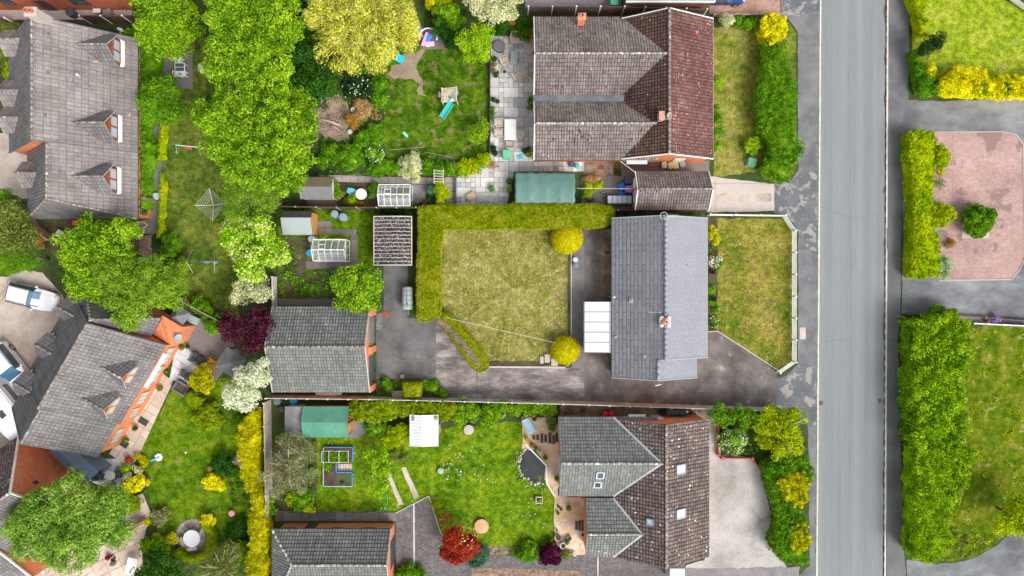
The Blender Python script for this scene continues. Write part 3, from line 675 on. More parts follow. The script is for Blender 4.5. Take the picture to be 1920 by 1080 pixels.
sheet('lawn', [(118, 1072), (150, 1066), (190, 1070), (190, 1130), (118, 1130)], 7, M['lawn_lemon'], .03)
# the middle plot: drive, yard, paths
sheet('drive', [(706, 600), (815, 600), (860, 640), (896, 690), (1072, 689), (1072, 642), (1072, 430), (1097, 430), (1148, 430), (1148, 700), (1280, 690), (1280, 622), (1345, 622), (1400, 657), (1456, 696), (1456, 764), (1250, 757), (1000, 750), (800, 746), (706, 742)], 2, M['concrete'], .02)
sheet('yard', [(719, 498), (764, 498), (764, 596), (816, 600), (817, 708), (706, 708), (705, 590), (719, 585)], 3, M['yard'], .03)
sheet('drive_worn_patch', [(817, 606), (858, 640), (893, 692), (895, 750), (835, 745), (817, 712)], 3, M['concrete_pink'], .03)
sheet('drive_worn_patch', [(896, 692), (1095, 691), (1095, 752), (896, 749)], 4, M['concrete_pink'], .02)
sheet('side_path', [(1127, 430), (1148, 430), (1148, 566), (1127, 566)], 3, M['concrete_stain'], .02)
sheet('side_path', [(1072, 470), (1095, 432), (1096, 690), (1072, 690)], 3, M['path'], .02)
sheet('soil_strip', [(1064, 470), (1070, 470), (1070, 640), (1064, 640)], 4, M['soil'], .02)
mbj = MB()
for a, b in (((1096, 485), (1127, 485)), ((1127, 430), (1127, 566)), ((896, 690), (896, 750)), ((930, 690), (930, 750)), ((995, 690), (995, 750)), ((1030, 690), (1030, 752)), ((1097, 566), (1097, 755)), ((706, 676), (818, 678)), ((817, 606), (817, 716)), ((856, 640), (856, 746)), ((1207, 712), (1205, 756)), ((1147, 706), (1147, 756)), ((1425, 676), (1425, 762))):
    a, b = W(*a), W(*b); mbj.beam((a.x, a.y, .012), (b.x, b.y, .012), .05, .012)
struct(mbj, 'drive_joint', M['slab_dark'])
band('lawn_edging', [(918, 688), (1060, 689)], .16, .0, .10, M['slab_conc'])
band('lawn_edging', [(1071, 470), (1071, 642)], .10, .0, .10, M['slab_conc'])
band('lawn_edging', [(1327, 622), (1345, 621), (1400, 656), (1458, 694)], .08, .0, .06, M['slab_conc'])
sheet('border', [(915, 676), (1060, 678), (1060, 686), (917, 686)], 3, M['soil'], .04)
sheet('border', [(1327, 405), (1345, 405), (1345, 620), (1327, 620)], 3, M['soil'], .04)
sheet('border', [(710, 709), (815, 712), (836, 746), (706, 742)], 3, M['soil'], .05)
sheet('gravel_drive', [(1322, 780), (1347, 780), (1350, 852), (1410, 858), (1428, 890), (1445, 960), (1450, 1030), (1490, 1085), (1490, 1140), (1284, 1140), (1284, 1060), (1322, 1050)], 3, M['gravel'], .05)
sheet('brick_apron', [(1284, 1066), (1500, 1062), (1500, 1140), (1284, 1140)], 4, M['gravel_grey'], .05)
# top-house drive
sheet('drive_concrete', [(1325, 330), (1452, 345), (1452, 396), (1325, 398)], 3, M['slab_conc'], .02)
sheet('gravel_strip', [(1342, 362), (1446, 362), (1446, 379), (1342, 379)], 4, M['gravel_tan'], .05)
band('drive_edging', [(1330, 344), (1452, 345)], .05, .0, .03, M['slab_pink']); band('drive_edging', [(1341, 335), (1341, 396)], .05, .0, .03, M['slab_pink'])
sheet('block_paving', [(1330, -60), (1463, -60), (1463, 27), (1330, 27)], 3, M['block_red'], .01)
sheet('neighbour_yard', [(985, -60), (1165, -60), (1165, 14), (985, 14)], 3, M['gravel_grey'], .04)
sheet('neighbour_path', [(-60, 18), (248, 18), (248, 36), (-60, 38)], 3, M['slab_conc'], .02)
sheet('service_passage', [(1165, 305), (1330, 300), (1330, 330), (1190, 330), (1190, 392), (1090, 392), (1090, 330), (1165, 330)], 3, M['slab_dark'], .03)
sheet('side_passage', [(1050, 757), (1330, 762), (1330, 788), (1050, 784)], 3, M['concrete_stain'], .03)
# left
sheet('side_walk', [(286, 220), (303, 220), (302, 436), (240, 446), (235, 420), (280, 410)], 3, M['path'], .03)
sheet('patio_dark', [(294, 96), (361, 94), (361, 167), (294, 165)], 3, M['slab_dark'], .02)
sheet('gravel_court', [(-60, 250), (60, 250), (60, 375), (20, 365), (-60, 360)], 3, M['gravel_tan'], .05)
sheet('gravel_court', [(-60, 524), (10, 520), (45, 506), (80, 512), (110, 545), (150, 600), (120, 700), (60, 760), (50, 840), (-60, 840)], 3, M['gravel_tan'], .05)
sheet('paved_court', [(340, 590), (420, 620), (450, 660), (400, 720), (320, 640)], 3, M['slab_dark'], .02)
sheet('side_yard', [(60, 400), (150, 410), (250, 416), (280, 436), (280, 520), (140, 520), (60, 440)], 2, M['soil'], .03)
sheet('bark_bed', [(262, 440), (285, 440), (283, 520), (262, 500)], 3, M['bark_chip'], .05)
# bottom
sheet('block_drive', [(742, 962), (804, 930), (826, 998), (845, 1024), (884, 1042), (884, 1140), (742, 1140)], 4, M['block_grey'], .01)
sheet('block_drive', [(884, 1042), (1100, 1040), (1284, 1040), (1284, 1140), (884, 1140)], 4, M['block_grey'], .01)
sheet('bark_border', [(885, 1064), (1090, 1071), (1090, 1130), (885, 1130)], 5, M['bark_chip'], .02)
sheet('bark_border', [(908, 1024), (1040, 1026), (1075, 1030), (1075, 1038), (908, 1040)], 5, M['bark_chip'], .03)
band('drain_channel', [(776, 945), (777, 1110)], .12, .012, .03, M['kerb']); band('drain_channel', [(1121, 1044), (1121, 1110)], .10, .012, .03, M['kerb'])
band('edging', [(742, 962), (804, 930), (826, 998), (830, 1004)], .06, .0, .04, M['kerb'])
for q in ([(724, 890), (731, 887), (756, 944), (748, 949)], [(752, 878), (761, 876), (786, 932), (777, 936)]): sheet('brick_strip', q, 4, M['gravel_tan'], .02)
sheet('gravel_garden', [(978, 782), (1050, 782), (1050, 860), (1046, 930), (1098, 935), (1098, 1042), (1072, 1042), (1040, 1030), (1038, 932), (1022, 900), (980, 838)], 4, M['gravel_beige'], .04)
sheet('border', [(1030, 785), (1052, 780), (1052, 790), (1040, 800)], 5, M['soil'], .04)
sheet('bed', [(508, 825), (594, 822), (594, 960), (508, 962)], 2, M['soil'], .04)
sheet('bed', [(524, 505), (640, 505), (640, 560), (524, 562)], 2, M['soil'], .04)
sheet('bed', [(530, 440), (580, 440), (575, 505), (530, 505)], 2, M['soil'], .04)
sheet('concrete_path', [(521, 559), (650, 561), (650, 574), (521, 572)], 3, M['slab_dark'], .02)
sheet('shed_base', [(655, 790), (690, 790), (685, 812), (672, 822), (655, 822)], 3, M['gravel_grey'], .02)
sheet('play_surface', [(586, 178), (640, 178), (660, 220), (655, 262), (610, 260), (590, 235)], 3, surf('dead_bed', [(.16, .10, .075), (.30, .21, .16), (.40, .31, .25)], 1.2, 10, .5, .95, .6), .12)
sheet('gravel_bed', [(600, 345), (795, 345), (795, 388), (600, 388)], 2, M['soil'], .04)
sheet('gravel_bed', [(768, 346), (800, 346), (798, 385), (768, 378)], 3, M['gravel_grey'], .04)
sheet('rear_yard', [(1095, 300), (1150, 300), (1150, 330), (1095, 330)], 4, M['concrete_stain'], .03)

def slabs(name, polys, cell, mat, seed=1, z=.045, gap=.014, rot=0, big=.45, z0=0):
    """a random ashlar of slabs, clipped to convex outlines"""
    r = random.Random(seed); mb = MB(); ca, sa = math.cos(rot), math.sin(rot)
    for px in polys:
        P_ = ccw(wpoly(px)); Q = [(p[0]*ca+p[1]*sa, -p[0]*sa+p[1]*ca) for p in P_]
        x0, x1 = min(q[0] for q in Q), max(q[0] for q in Q); y0, y1 = min(q[1] for q in Q), max(q[1] for q in Q)
        nx, ny = int((x1-x0)/cell)+2, int((y1-y0)/cell)+2; used = set()
        for j in range(ny):
            for i in range(nx):
                if (i, j) in used: continue
                w, h = 1, 1
                if r.random() < big: w, h = r.choice(((2, 1), (1, 2), (2, 2), (3, 2)) if big < 1 else ((2, 2),))
                cells = [(i+a, j+b) for a in range(w) for b in range(h)]
                if any(c in used for c in cells): w, h = 1, 1; cells = [(i, j)]
                used.update(cells)
                q = [(x0+i*cell+gap, y0+j*cell+gap), (x0+(i+w)*cell-gap, y0+j*cell+gap), (x0+(i+w)*cell-gap, y0+(j+h)*cell-gap), (x0+i*cell+gap, y0+(j+h)*cell-gap)]
                for k in range(len(Q)):
                    q = clip(q, Q[k], Q[(k+1) % len(Q)])
                    if len(q) < 3: break
                if len(q) < 3: continue
                zz = z+r.gauss(0, .002)
                mb.prism([(a*ca-b*sa, a*sa+b*ca) for a, b in q], z0, zz)
    return struct(mb, name, mat)
slabs('patio', [[(921, 68), (1001, 68), (1001, 303), (917, 303)], [(917, 303), (1095, 303), (1095, 322), (965, 322), (917, 322)], [(917, 322), (964, 322), (950, 388), (917, 388)], [(855, 333), (917, 305), (917, 388), (855, 388)]], .42, M['slab_grey'], 3)
slabs('path', [[(598, 328), (835, 334), (835, 346), (598, 340)], [(835, 332), (854, 332), (854, 388), (835, 388)]], .66, M['slab_pink'], 5, big=.0)
slabs('path', [[(597, 414), (622, 414), (622, 440), (597, 440)], [(622, 430), (668, 430), (668, 440), (622, 440)], [(658, 440), (671, 440), (671, 503), (658, 503)], [(574, 489), (658, 489), (658, 503), (574, 503)]], .62, M['slab_dark'], 6, big=.2)
slabs('path', [[(515, 958), (742, 960), (742, 977), (515, 977)]], .74, M['slab_dark'], 8, big=0)
slabs('patio', [[(318, 712), (330, 650), (345, 648), (400, 690), (380, 720), (355, 718)]], .6, M['slab_white'], 9, rot=R(-32))
slabs('patio', [[(305, 700), (335, 722), (262, 850), (248, 880), (205, 850)]], .7, M['slab_beige'], 10, rot=R(-32))
slabs('patio', [[(190, 860), (245, 860), (235, 905), (215, 922), (165, 900), (175, 870)]], .6, M['slab_grey'], 11, rot=R(-32))
slabs('patio', [[(0, 1035), (160, 1020), (265, 1010), (270, 1100), (0, 1100)], [(235, 935), (268, 925), (282, 958), (270, 1010), (235, 1012)]], .6, M['slab_beige'], 12, rot=R(25))
slabs('patio_step', [[(1372, 672), (1374, 672), (1374, 673), (1372, 673)]], .5, M['slab_beige'], 12) if False else None
# circular paving
mb = MB(); c_ = W(362, 1005)
for ri, (r0_, r1_) in enumerate(((.35, .72), (.74, 1.1), (1.12, 1.45))):
    n_ = [14, 20, 26][ri]
    for k in range(n_):
        a0, a1 = 2*math.pi*(k+.04)/n_, 2*math.pi*(k+.96)/n_
        mb.prism([(c_.x+r0_*math.cos(a0), c_.y+r0_*math.sin(a0)), (c_.x+r1_*math.cos(a0), c_.y+r1_*math.sin(a0)), (c_.x+r1_*math.cos(a1), c_.y+r1_*math.sin(a1)), (c_.x+r0_*math.cos(a1), c_.y+r0_*math.sin(a1))], 0, .05)
struct(mb, 'circular_paving', M['slab_pink'])
# timber sleepers and stepping slabs in the gravel garden
mb = MB()
for (px, py, w, h) in [(1001, 820, 5, 8), (1008, 820, 5, 10), (1016, 821, 5, 17), (1023, 822, 5, 14), (1031, 821, 6, 20), (1038, 824, 5, 16), (1044, 820, 5, 18), (1081, 985, 5, 16), (1087, 985, 5, 19), (1093, 985, 5, 20)]:
    p = W(px, py); mb.box((p.x, p.y, .05), (w/S, h/S, .09))
struct(mb, 'timber_sleeper', M['wood_dark'])
mb = MB()
for (px, py) in [(1035, 880), (1036, 893), (1045, 982), (1054, 984), (1063, 984), (1048, 1001), (1080, 1020), (1087, 1005), (1056, 1008), (1078, 1038), (1092, 1025), (1046, 940), (1012, 790), (1024, 788)]:
    p = W(px, py); mb.lathe((p.x, p.y, 0), [(.20, 0), (.19, .05)], 7, sy=1.4)
struct(mb, 'stepping_stone', M['slab_beige'])
# pond
pp = [(1003, 838), (983, 843), (973, 860), (972, 880), (983, 896), (1000, 906), (1021, 908), (1023, 875)]
sheet('pond', pp, 6, M['water'], .05)
mb = MB(); r = random.Random(5); Pq = wpoly(pp[:7])
for i in range(len(Pq)-1):
    a, b = Pq[i], Pq[i+1]; L_ = math.hypot(b[0]-a[0], b[1]-a[1]); n_ = int(L_/.22)
    for k in range(n_):
        t = (k+.5)/n_; mb.lathe((a[0]+(b[0]-a[0])*t+r.gauss(0, .05), a[1]+(b[1]-a[1])*t+r.gauss(0, .05), 0), [(.12, 0), (.13, .05), (.07, .11)], 6, sx=r.uniform(.7, 1.2), sy=r.uniform(.7, 1.2))
struct(mb, 'pond_stones', M['slab_beige'])
band('pond_edging', [(985, 832), (1024, 872), (1025, 905), (1040, 930)], .12, 0, .12, M['white_paint'])
# manholes, drain covers on road and pavement
def cover_plate(px, py, w, h, mat, z=0.0, nm='drain_cover', lab=None):
    p = W(px, py, z); t = MB(); t.box((p.x, p.y, z+.013), (w/S, h/S, .016))
    for k in range(4): t.box((p.x, p.y-h/S/2+(k+.5)*h/S/4, z+.023), (w/S*.8, h/S/9, .006))
    o = t.build(nm, mat, origin=p, bevel=0); return tag(o, lab, nm.replace('_', ' '))
cover_plate(1539, 756, 8, 8, M['silt'], RD, lab='rusty gully grate at the left kerb of the road')
cover_plate(1650, 752, 6, 9, M['silt'], RD, lab='brown gully grate at the right kerb of the road')
cover_plate(1505, 625, 11, 22, M['slab_conc'], .01, 'inspection_cover', 'pale rectangular access cover in the pavement beside the white picket fence')
cover_plate(725, 589, 13, 10, M['wood_red'], .012, 'manhole_cover', 'rusty manhole cover beside the charcoal-roofed garage')
cover_plate(764, 964, 8, 9, M['slab_dark'], .02, 'manhole_cover', 'small dark manhole cover in the grey block drive')
cover_plate(1127, 315, 12, 6, M['wood_red'], .02, 'manhole_cover', 'small rusty manhole cover behind the large brown-roofed house')

# cracks in road and drives, a few repair scars
def crack(px, z, w=.035, seed=1, mat=None):
    r = random.Random(seed); P_ = [W(*p) for p in px]; pts = []
    for i in range(len(P_)-1):
        for k in range(8): q = P_[i].lerp(P_[i+1], k/8); pts.append((q.x+r.gauss(0, .05), q.y+r.gauss(0, .05)))
    pts.append((P_[-1].x, P_[-1].y)); mb = MB(); L_ = []; R_ = []
    for i, p in enumerate(pts):
        a, b = pts[max(0, i-1)], pts[min(len(pts)-1, i+1)]; dx, dy = b[0]-a[0], b[1]-a[1]; l = math.hypot(dx, dy)+1e-6; ww = w*r.uniform(.3, 1)/2
        L_.append((p[0]-dy/l*ww, p[1]+dx/l*ww, z)); R_.append((p[0]+dy/l*ww, p[1]-dx/l*ww, z))
    for i in range(len(pts)-1): mb.poly([R_[i], R_[i+1], L_[i+1], L_[i]])
    struct(mb, 'crack', mat or M['asphalt_dark'])
for i, (q, z) in enumerate((([(1595, 0), (1594, 300), (1597, 560), (1594, 900), (1595, 1080)], RD+.004), ([(1540, 388), (1600, 410), (1655, 400)], RD+.004), ([(1536, 640), (1590, 636), (1600, 642)], RD+.004), ([(1545, 470), (1600, 500), (1640, 530)], RD+.004),
    ([(1148, 730), (1152, 750)], .022), ([(1208, 720), (1204, 740), (1207, 756)], .022), ([(1340, 660), (1380, 700), (1375, 740)], .022), ([(1400, 690), (1424, 720), (1418, 760)], .022), ([(720, 640), (760, 660), (815, 655)], .022))): crack(q, z, .045 if z < 0 else .03, i, M['felt_dark'] if z > 0 else M['asphalt'])
# ---------------------------------------------------------------- buildings
def slope_faces(mb, pts, course=.33, t=.03, m=0, thick=.1, under=1):
    pts = [Vector(p) for p in pts]; n = Vector((0, 0, 0))
    for i in range(len(pts)): n += pts[i].cross(pts[(i+1) % len(pts)])
    n.normalize()
    if n.z < 0: pts = pts[::-1]; n = -n
    if abs(n.z) > .9995: u = Vector((1, 0, 0))
    else: u = Vector((0, 0, 1)).cross(n).normalized()
    v = n.cross(u)
    if v.z < 0: v = -v; u = -u
    o = min(pts, key=lambda p: p.dot(v)); P2 = [((p-o).dot(u), (p-o).dot(v)) for p in pts]
    P2c = ccw(P2); vmax = max(p[1] for p in P2); umin = min(p[0] for p in P2)
    k = 0
    def w3(a, b, off): return o+u*a+v*b+n*off
    while k*course < vmax-1e-4:
        v0, v1 = k*course, min((k+1)*course, vmax)
        q = clip(clip(P2c, (0, v0), (1, v0)), (1, v1), (0, v1)); k += 1
        if len(q) < 3: continue
        mb.poly([w3(a, b, t*(1-(b-v0)/course)) for a, b in q], m, [(a, b) for a, b in q])
        lo = [a for a, b in q if abs(b-v0) < 1e-4]
        if len(lo) >= 2:
            a0, a1 = min(lo), max(lo); mb.poly([w3(a0, v0, -.005), w3(a1, v0, -.005), w3(a1, v0, t), w3(a0, v0, t)], m, [(a0, v0), (a1, v0), (a1, v0), (a0, v0)])
    # underside and rim
    lowp = [p-Vector((0, 0, thick)) for p in pts]; mb.poly(lowp[::-1], under)
    for i in range(len(pts)):
        j = (i+1) % len(pts); mb.poly([lowp[i], lowp[j], pts[j], pts[i]], under)
def ridge_line(mb, p, q, r=.10, m=0, seg=.42):
    p, q = Vector(p), Vector(q); L = (q-p).length; n = max(1, int(L/seg)); t = (q-p)/n
    for k in range(n):
        a = p+t*k+t*.02; b = p+t*(k+1)-t*.02; mb.tube([a+Vector((0, 0, .02)), b+Vector((0, 0, .035))], [r, r*1.06], 8, m)
def gable(x0, x1, y0, y1, eh, rh, axis='y', r=None, over=.3, verge=.12, hip=(0, 0), ehb=None):
    """roof planes, wall prism and lines of one gabled block; ridge runs along `axis`"""
    sw = (lambda p: p) if axis == 'y' else (lambda p: (p[1], p[0], p[2]))
    if axis == 'x': x0, x1, y0, y1 = y0, y1, x0, x1
    if r is None: r = (x0+x1)/2
    eb = eh if ehb is None else ehb
    A, B, C, D = (x0, y0, eh), (x0, y1, eh), (x1, y1, eb), (x1, y0, eb); R0, R1 = (r, y0+hip[0], rh), (r, y1-hip[1], rh)
    F = {'neg': [A, B, R1, R0], 'pos': [C, D, R0, R1]}
    if hip[0]: F['h0'] = [A, D, R0]
    if hip[1]: F['h1'] = [B, C, R1]
    wx0, wx1 = x0+over, x1-over; zl = eh+(rh-eh)/(r-x0)*over-.13; zr = eb+(rh-eb)/(x1-r)*over-.13
    w = MB(); ya, yb = y0+(over if hip[0] else verge), y1-(over if hip[1] else verge)
    def prof(y, hp):
        if hp: return [(wx0, y, 0), (wx0, y, zl), (wx1, y, zr), (wx1, y, 0)]
        return [(wx0, y, 0), (wx0, y, zl), (r, y, rh-.14), (wx1, y, zr), (wx1, y, 0)]
    a, b = prof(ya, hip[0]), prof(yb, hip[1])
    w.poly([sw(p) for p in a]); w.poly([sw(p) for p in b])
    w.poly([sw(p) for p in (a[0], a[1], b[1], b[0])]); w.poly([sw(p) for p in (a[-1], a[-2], b[-2], b[-1])])
    return dict(F={k: [sw(p) for p in f] for k, f in F.items()}, wall=w, ridge=(sw(R0), sw(R1)), eaves=[(sw(A), sw(B)), (sw(C), sw(D))],
                verge=[(sw(A), sw(R0)), (sw(D), sw(R0)), (sw(B), sw(R1)), (sw(C), sw(R1))], hips=hip)
def put_roof(root, g, mats, keys=None, course=.33, t=.03, name='roof', ridge=None, gutter=True, verge=None, under=None, rr=.10):
    under = under or M['wood_dark']
    mm = {}
    for k, f in g['F'].items():
        if keys and k not in keys: continue
        mt = mats.get(k, mats['neg']); mm.setdefault(mt.name, (mt, []))[1].append(f)
    rf = None
    for mt, fs in mm.values():
        mb = MB()
        for f in fs: slope_faces(mb, f, course, t)
        o = mb.build(name, [mt, under], root); rf = rf or o
    if ridge:
        mb = MB(); ridge_line(mb, *g['ridge'], r=rr)
        for i, h_ in enumerate(g['hips']):
            if h_:
                R_ = g['ridge'][i]
                for vg in g['verge'][i*2:i*2+2]: ridge_line(mb, vg[0], vg[1], r=rr*.9)
        mb.build('ridge_tiles', ridge, root, smooth=True)
    if gutter:
        for a, b in g['eaves']: mb = MB(); mb.tube([Vector(a)+Vector((0, 0, -.07)), Vector(b)+Vector((0, 0, -.07))], .055, 6); mb.build('gutter', gutter if gutter is not True else M['charcoal'], root)
    if verge:
        for i, (a, b) in enumerate(g['verge']):
            if g['hips'][i//2]: continue
            mb = MB(); mb.beam(Vector(a)+Vector((0, 0, -.03)), Vector(b)+Vector((0, 0, -.03)), .07, .17); mb.build('bargeboard', verge, root)
    return rf
def window(root, p, ang, w, h, frame=None, glass=None, name='window', bars=1, mid=True):
    """flat window: p = middle of the sill on the wall, ang = direction it faces"""
    n = Vector((math.cos(ang), math.sin(ang), 0)); t = Vector((-n.y, n.x, 0)); p = Vector(p); f = MB()
    a = p-t*w/2+n*.02; b = p+t*w/2+n*.02; u = Vector((0, 0, h))
    f.beam(a, b, .10, .07); f.beam(a+u, b+u, .08, .07); f.beam(a, a+u, .08, .07, up=n); f.beam(b, b+u, .08, .07, up=n)
    for k in range(bars): q = a+(b-a)*(k+1)/(bars+1); f.beam(q, q+u, .05, .06, up=n)
    o = f.build(name, frame or M['white_paint'], root)
    g = MB(); g.poly([a+n*.012, b+n*.012, b+u+n*.012, a+u+n*.012]); g.build('pane', glass or M['glass_dark'], o); return o
def door(root, p, ang, w=.9, h=2.0, mat=None, frame=None, name='door'):
    n = Vector((math.cos(ang), math.sin(ang), 0)); t = Vector((-n.y, n.x, 0)); p = Vector(p); f = MB()
    f.beam(p+n*.02+Vector((0, 0, h/2))-t*w/2, p+n*.02+Vector((0, 0, h/2))+t*w/2, .06, h)
    for k in range(3): f.beam(p+n*.055+Vector((0, 0, h*(.2+.28*k)))-t*w*.36, p+n*.055+Vector((0, 0, h*(.2+.28*k)))+t*w*.36, .02, h*.2)
    o = f.build(name, mat or M['white_paint'], root)
    k = MB(); k.tube([p+n*.06+t*w*.38+Vector((0, 0, h*.5)), p+n*.12+t*w*.38+Vector((0, 0, h*.5))], .025, 6); k.build('handle', M['metal'], o); return o
def chimney(root, c, z0, z1, w, d, mat, pots=1, potmat=None, rz=0):
    mb = MB(); mb.box((c[0], c[1], (z0+z1)/2), (w, d, z1-z0), rz); mb.box((c[0], c[1], z1+.04), (w+.1, d+.1, .12), rz)
    o = mb.build('chimney', mat, root)
    for k in range(pots):
        off = (k-(pots-1)/2)*.36; x = c[0]+off*math.cos(rz+math.pi/2*(d > w)); y = c[1]+off*math.sin(rz+math.pi/2*(d > w))
        q = MB(); q.lathe((x, y, z1+.1), [(.13, 0), (.11, .25), (.14, .3), (.14, .34), (.10, .34), (.09, .1)], 12); q.build('chimney_pot', potmat or M['terracotta'], o, smooth=False)
    return o
def vent(root, x, y, z, mat=None, w=.28):
    mb = MB(); mb.box((x, y, z+.03), (w, w*.8, .06)); return mb.build('roof_vent', mat or M['lead'], root)
def skylight(root, c, ux, uy, n, w, h, frame=None, glass=None):
    """roof window: c centre on slope, ux/uy in-plane unit vectors, n normal"""
    c, ux, uy, n = map(Vector, (c, ux, uy, n)); f = MB()
    cs = [c+ux*sx*w/2+uy*sy*h/2+n*.07 for sx, sy in ((-1, -1), (1, -1), (1, 1), (-1, 1))]
    for i in range(4): f.beam(cs[i], cs[(i+1) % 4], .09, .12, up=n)
    o = f.build('skylight', frame or M['metal'], root); g = MB(); g.poly([p+n*.02 for p in cs]); g.build('pane', glass or M['skylight'], o)
def slope_frame(face, along=None):
    P_ = [Vector(p) for p in face]; n = (P_[1]-P_[0]).cross(P_[2]-P_[0]).normalized()
    if n.z < 0: n = -n
    u = Vector((0, 0, 1)).cross(n).normalized(); v = n.cross(u); return P_[0], u, v, n
def on_slope(face, x, y):
    o, u, v, n = slope_frame(face); return Vector((x, y, o.z-(n.x*(x-o.x)+n.y*(y-o.y))/n.z))
def aerial(root, p, ang, L=.9, z=1.0, mat=None, n=6, mast=True):
    mat = mat or M['metal']; mb = MB(); p = Vector(p); dd = Vector((math.cos(ang), math.sin(ang), 0)); t = Vector((-dd.y, dd.x, 0)); top = p+Vector((0, 0, z))
    if mast: mb.tube([p, top], .022, 6)
    mb.tube([top-dd*.1, top+dd*L], .014, 5)
    for k in range(n): q = top+dd*(L*k/(n-1)); w = .26-.02*k; mb.tube([q-t*w, q+t*w], .010, 4)
    return mb.build('aerial', mat, root)
def dish(root, p, ang, r=.3, tilt=.5, mat=None, name='satellite_dish'):
    p = Vector(p); n = Vector((math.cos(ang)*math.cos(tilt), math.sin(ang)*math.cos(tilt), math.sin(tilt))); a = n.cross(Vector((0, 0, 1))).normalized(); b = a.cross(n); mb = MB(); vs = []; fs = []
    for i in range(4):
        rr = r*i/3
        for k in range(14): an = 2*math.pi*k/14; vs.append(p+a*rr*math.cos(an)+b*rr*math.sin(an)+n*(.25*(rr/r)**2*r))
    for i in range(3):
        for k in range(14): k2 = (k+1) % 14; fs.append((i*14+k, i*14+k2, (i+1)*14+k2, (i+1)*14+k))
    mb.add(vs, fs); mb.tube([p-n*.02-b*.05, p+n*.22-b*.12], .012, 5); mb.tube([p, p-n*.12-Vector((0, 0, .2))], .02, 6)
    return mb.build(name, mat or M['felt_pale'], root)

# --- 1. the grey bungalow in the middle
rt = thing('bungalow', 'bungalow with a new smooth grey roof and white lean-to, middle of the picture', 'house', W(1230, 560))
yN, yS1, yS2 = Y(409, 2.5), Y(670, 2.5), Y(708, 2.5); xw, xe, xr = X(1147, 2.5), X(1327, 2.5), X(1248, 4.7)
g = gable(xw, xe, yS1, yN, 2.5, 4.7, 'y', xr); g['wall'].build('wall', M['brick'], rt)
g['eaves'] = [((xw, yS2, 2.5), (xw, yN, 2.5)), g['eaves'][1]]; del g['verge'][0]; g['verge'].insert(0, ((xw, yS2, 2.5), (xw+.01, yS2, 2.5)))
sl_ = (4.7-2.5)/(xr-xw); x2 = X(1234, 4.4); h2 = 2.5+sl_*(x2-xw)
g['F']['neg'] = [(xw, yS2, 2.5), (xw, yN, 2.5), (xr, yN, 4.7), (xr, yS1, 4.7), (x2, yS1, h2), (x2, yS2, h2)]
put_roof(rt, g, {'neg': M['t_slate'], 'pos': M['t_slate_lit']}, t=.016, ridge=M['ridge_slate'], verge=M['felt_pale'], rr=.12)
g2 = gable(xw, X(1307, 2.5), yS2, yS1+.02, 2.5, h2, 'y', x2); g2['wall'].build('wall', M['brick'], rt)
g2['verge'] = g2['verge'][:2]; g2['eaves'] = [g2['eaves'][1]]; del g2['F']['neg']
put_roof(rt, g2, {'neg': M['t_slate_lit'], 'pos': M['t_slate_lit']}, t=.016, ridge=M['ridge_slate'], verge=M['felt_pale'], rr=.12)
cp = W(1248, 603, 5.0); chimney(rt, (cp.x, cp.y), 4.1, 4.95, .36, .42, M['brick'], 1, M['slab_beige'])
mb = MB()
for sx, sy in ((-1, -1), (1, -1), (1, 1), (-1, 1)): mb.lathe((cp.x+sx*.28, cp.y+sy*.3, 4.75), [(.16, 0), (.16, .2), (.1, .26)], 10)
mb.box((cp.x, cp.y, 4.72), (.9, .6, .06)); mb.build('chimney_flashing', M['upvc'], rt)
for px, py in ((1157, 633), (1206, 667)): p = on_slope(g['F']['neg'], X(px, 3.2), Y(py, 3.2)); vent(rt, p.x, p.y, p.z, M['t_slate_lit'])
for px, py in ((1312, 475), (1285, 498)): p = on_slope(g['F']['pos'], X(px, 3.2), Y(py, 3.2)); vent(rt, p.x, p.y, p.z, M['ridge_slate'], .22)
p = on_slope(g['F']['neg'], X(1185, 3.6), Y(563, 3.6)); mb = MB(); mb.tube([p, p+Vector((0, 0, .45))], .06, 8); mb.box((p.x, p.y-.02, p.z+.04), (.34, .42, .07)); mb.lathe((p.x, p.y, p.z+.42), [(.1, 0), (.12, .1), (.05, .16)], 10); mb.build('flue', M['metal'], rt)
p = on_slope(g['F']['neg'], X(1152, 2.6), Y(557, 2.6)); mb = MB(); mb.tube([p-Vector((.1, 0, 2.2)), p+Vector((-.1, 0, .5))], .055, 8); mb.lathe((p.x-.1, p.y, p.z+.5), [(.08, 0), (.10, .1), (.04, .14)], 10); mb.build('soil_pipe', M['upvc'], rt)
p = W(1240, 585, 4.7); aerial(rt, (p.x-.2, p.y, 4.3), R(180), .95, 1.0)
p = W(1246, 404, 4.9); aerial(rt, (p.x, p.y-.1, 3.9), R(5), 1.1, .9, M['upvc'], 8); mb = MB(); mb.lathe((p.x, p.y, 4.7), [(.27, 0), (.30, 0), (.30, .03), (.27, .03)], 16, cap=False); mb.tube([(p.x, p.y-.2, 4.2), (p.x, p.y, 4.72)], .02, 6); mb.build('loop_aerial', M['upvc'], rt)
p = W(1234, 720, 4.0); mb = MB(); mb.tube([(p.x, p.y+.3, h2-.3), (p.x, p.y, h2+.25)], .018, 6); mb.beam((p.x-.35, p.y-.05, h2+.25), (p.x+.1, p.y+.05, h2+.25), .06, .03); mb.build('aerial', M['upvc'], rt)
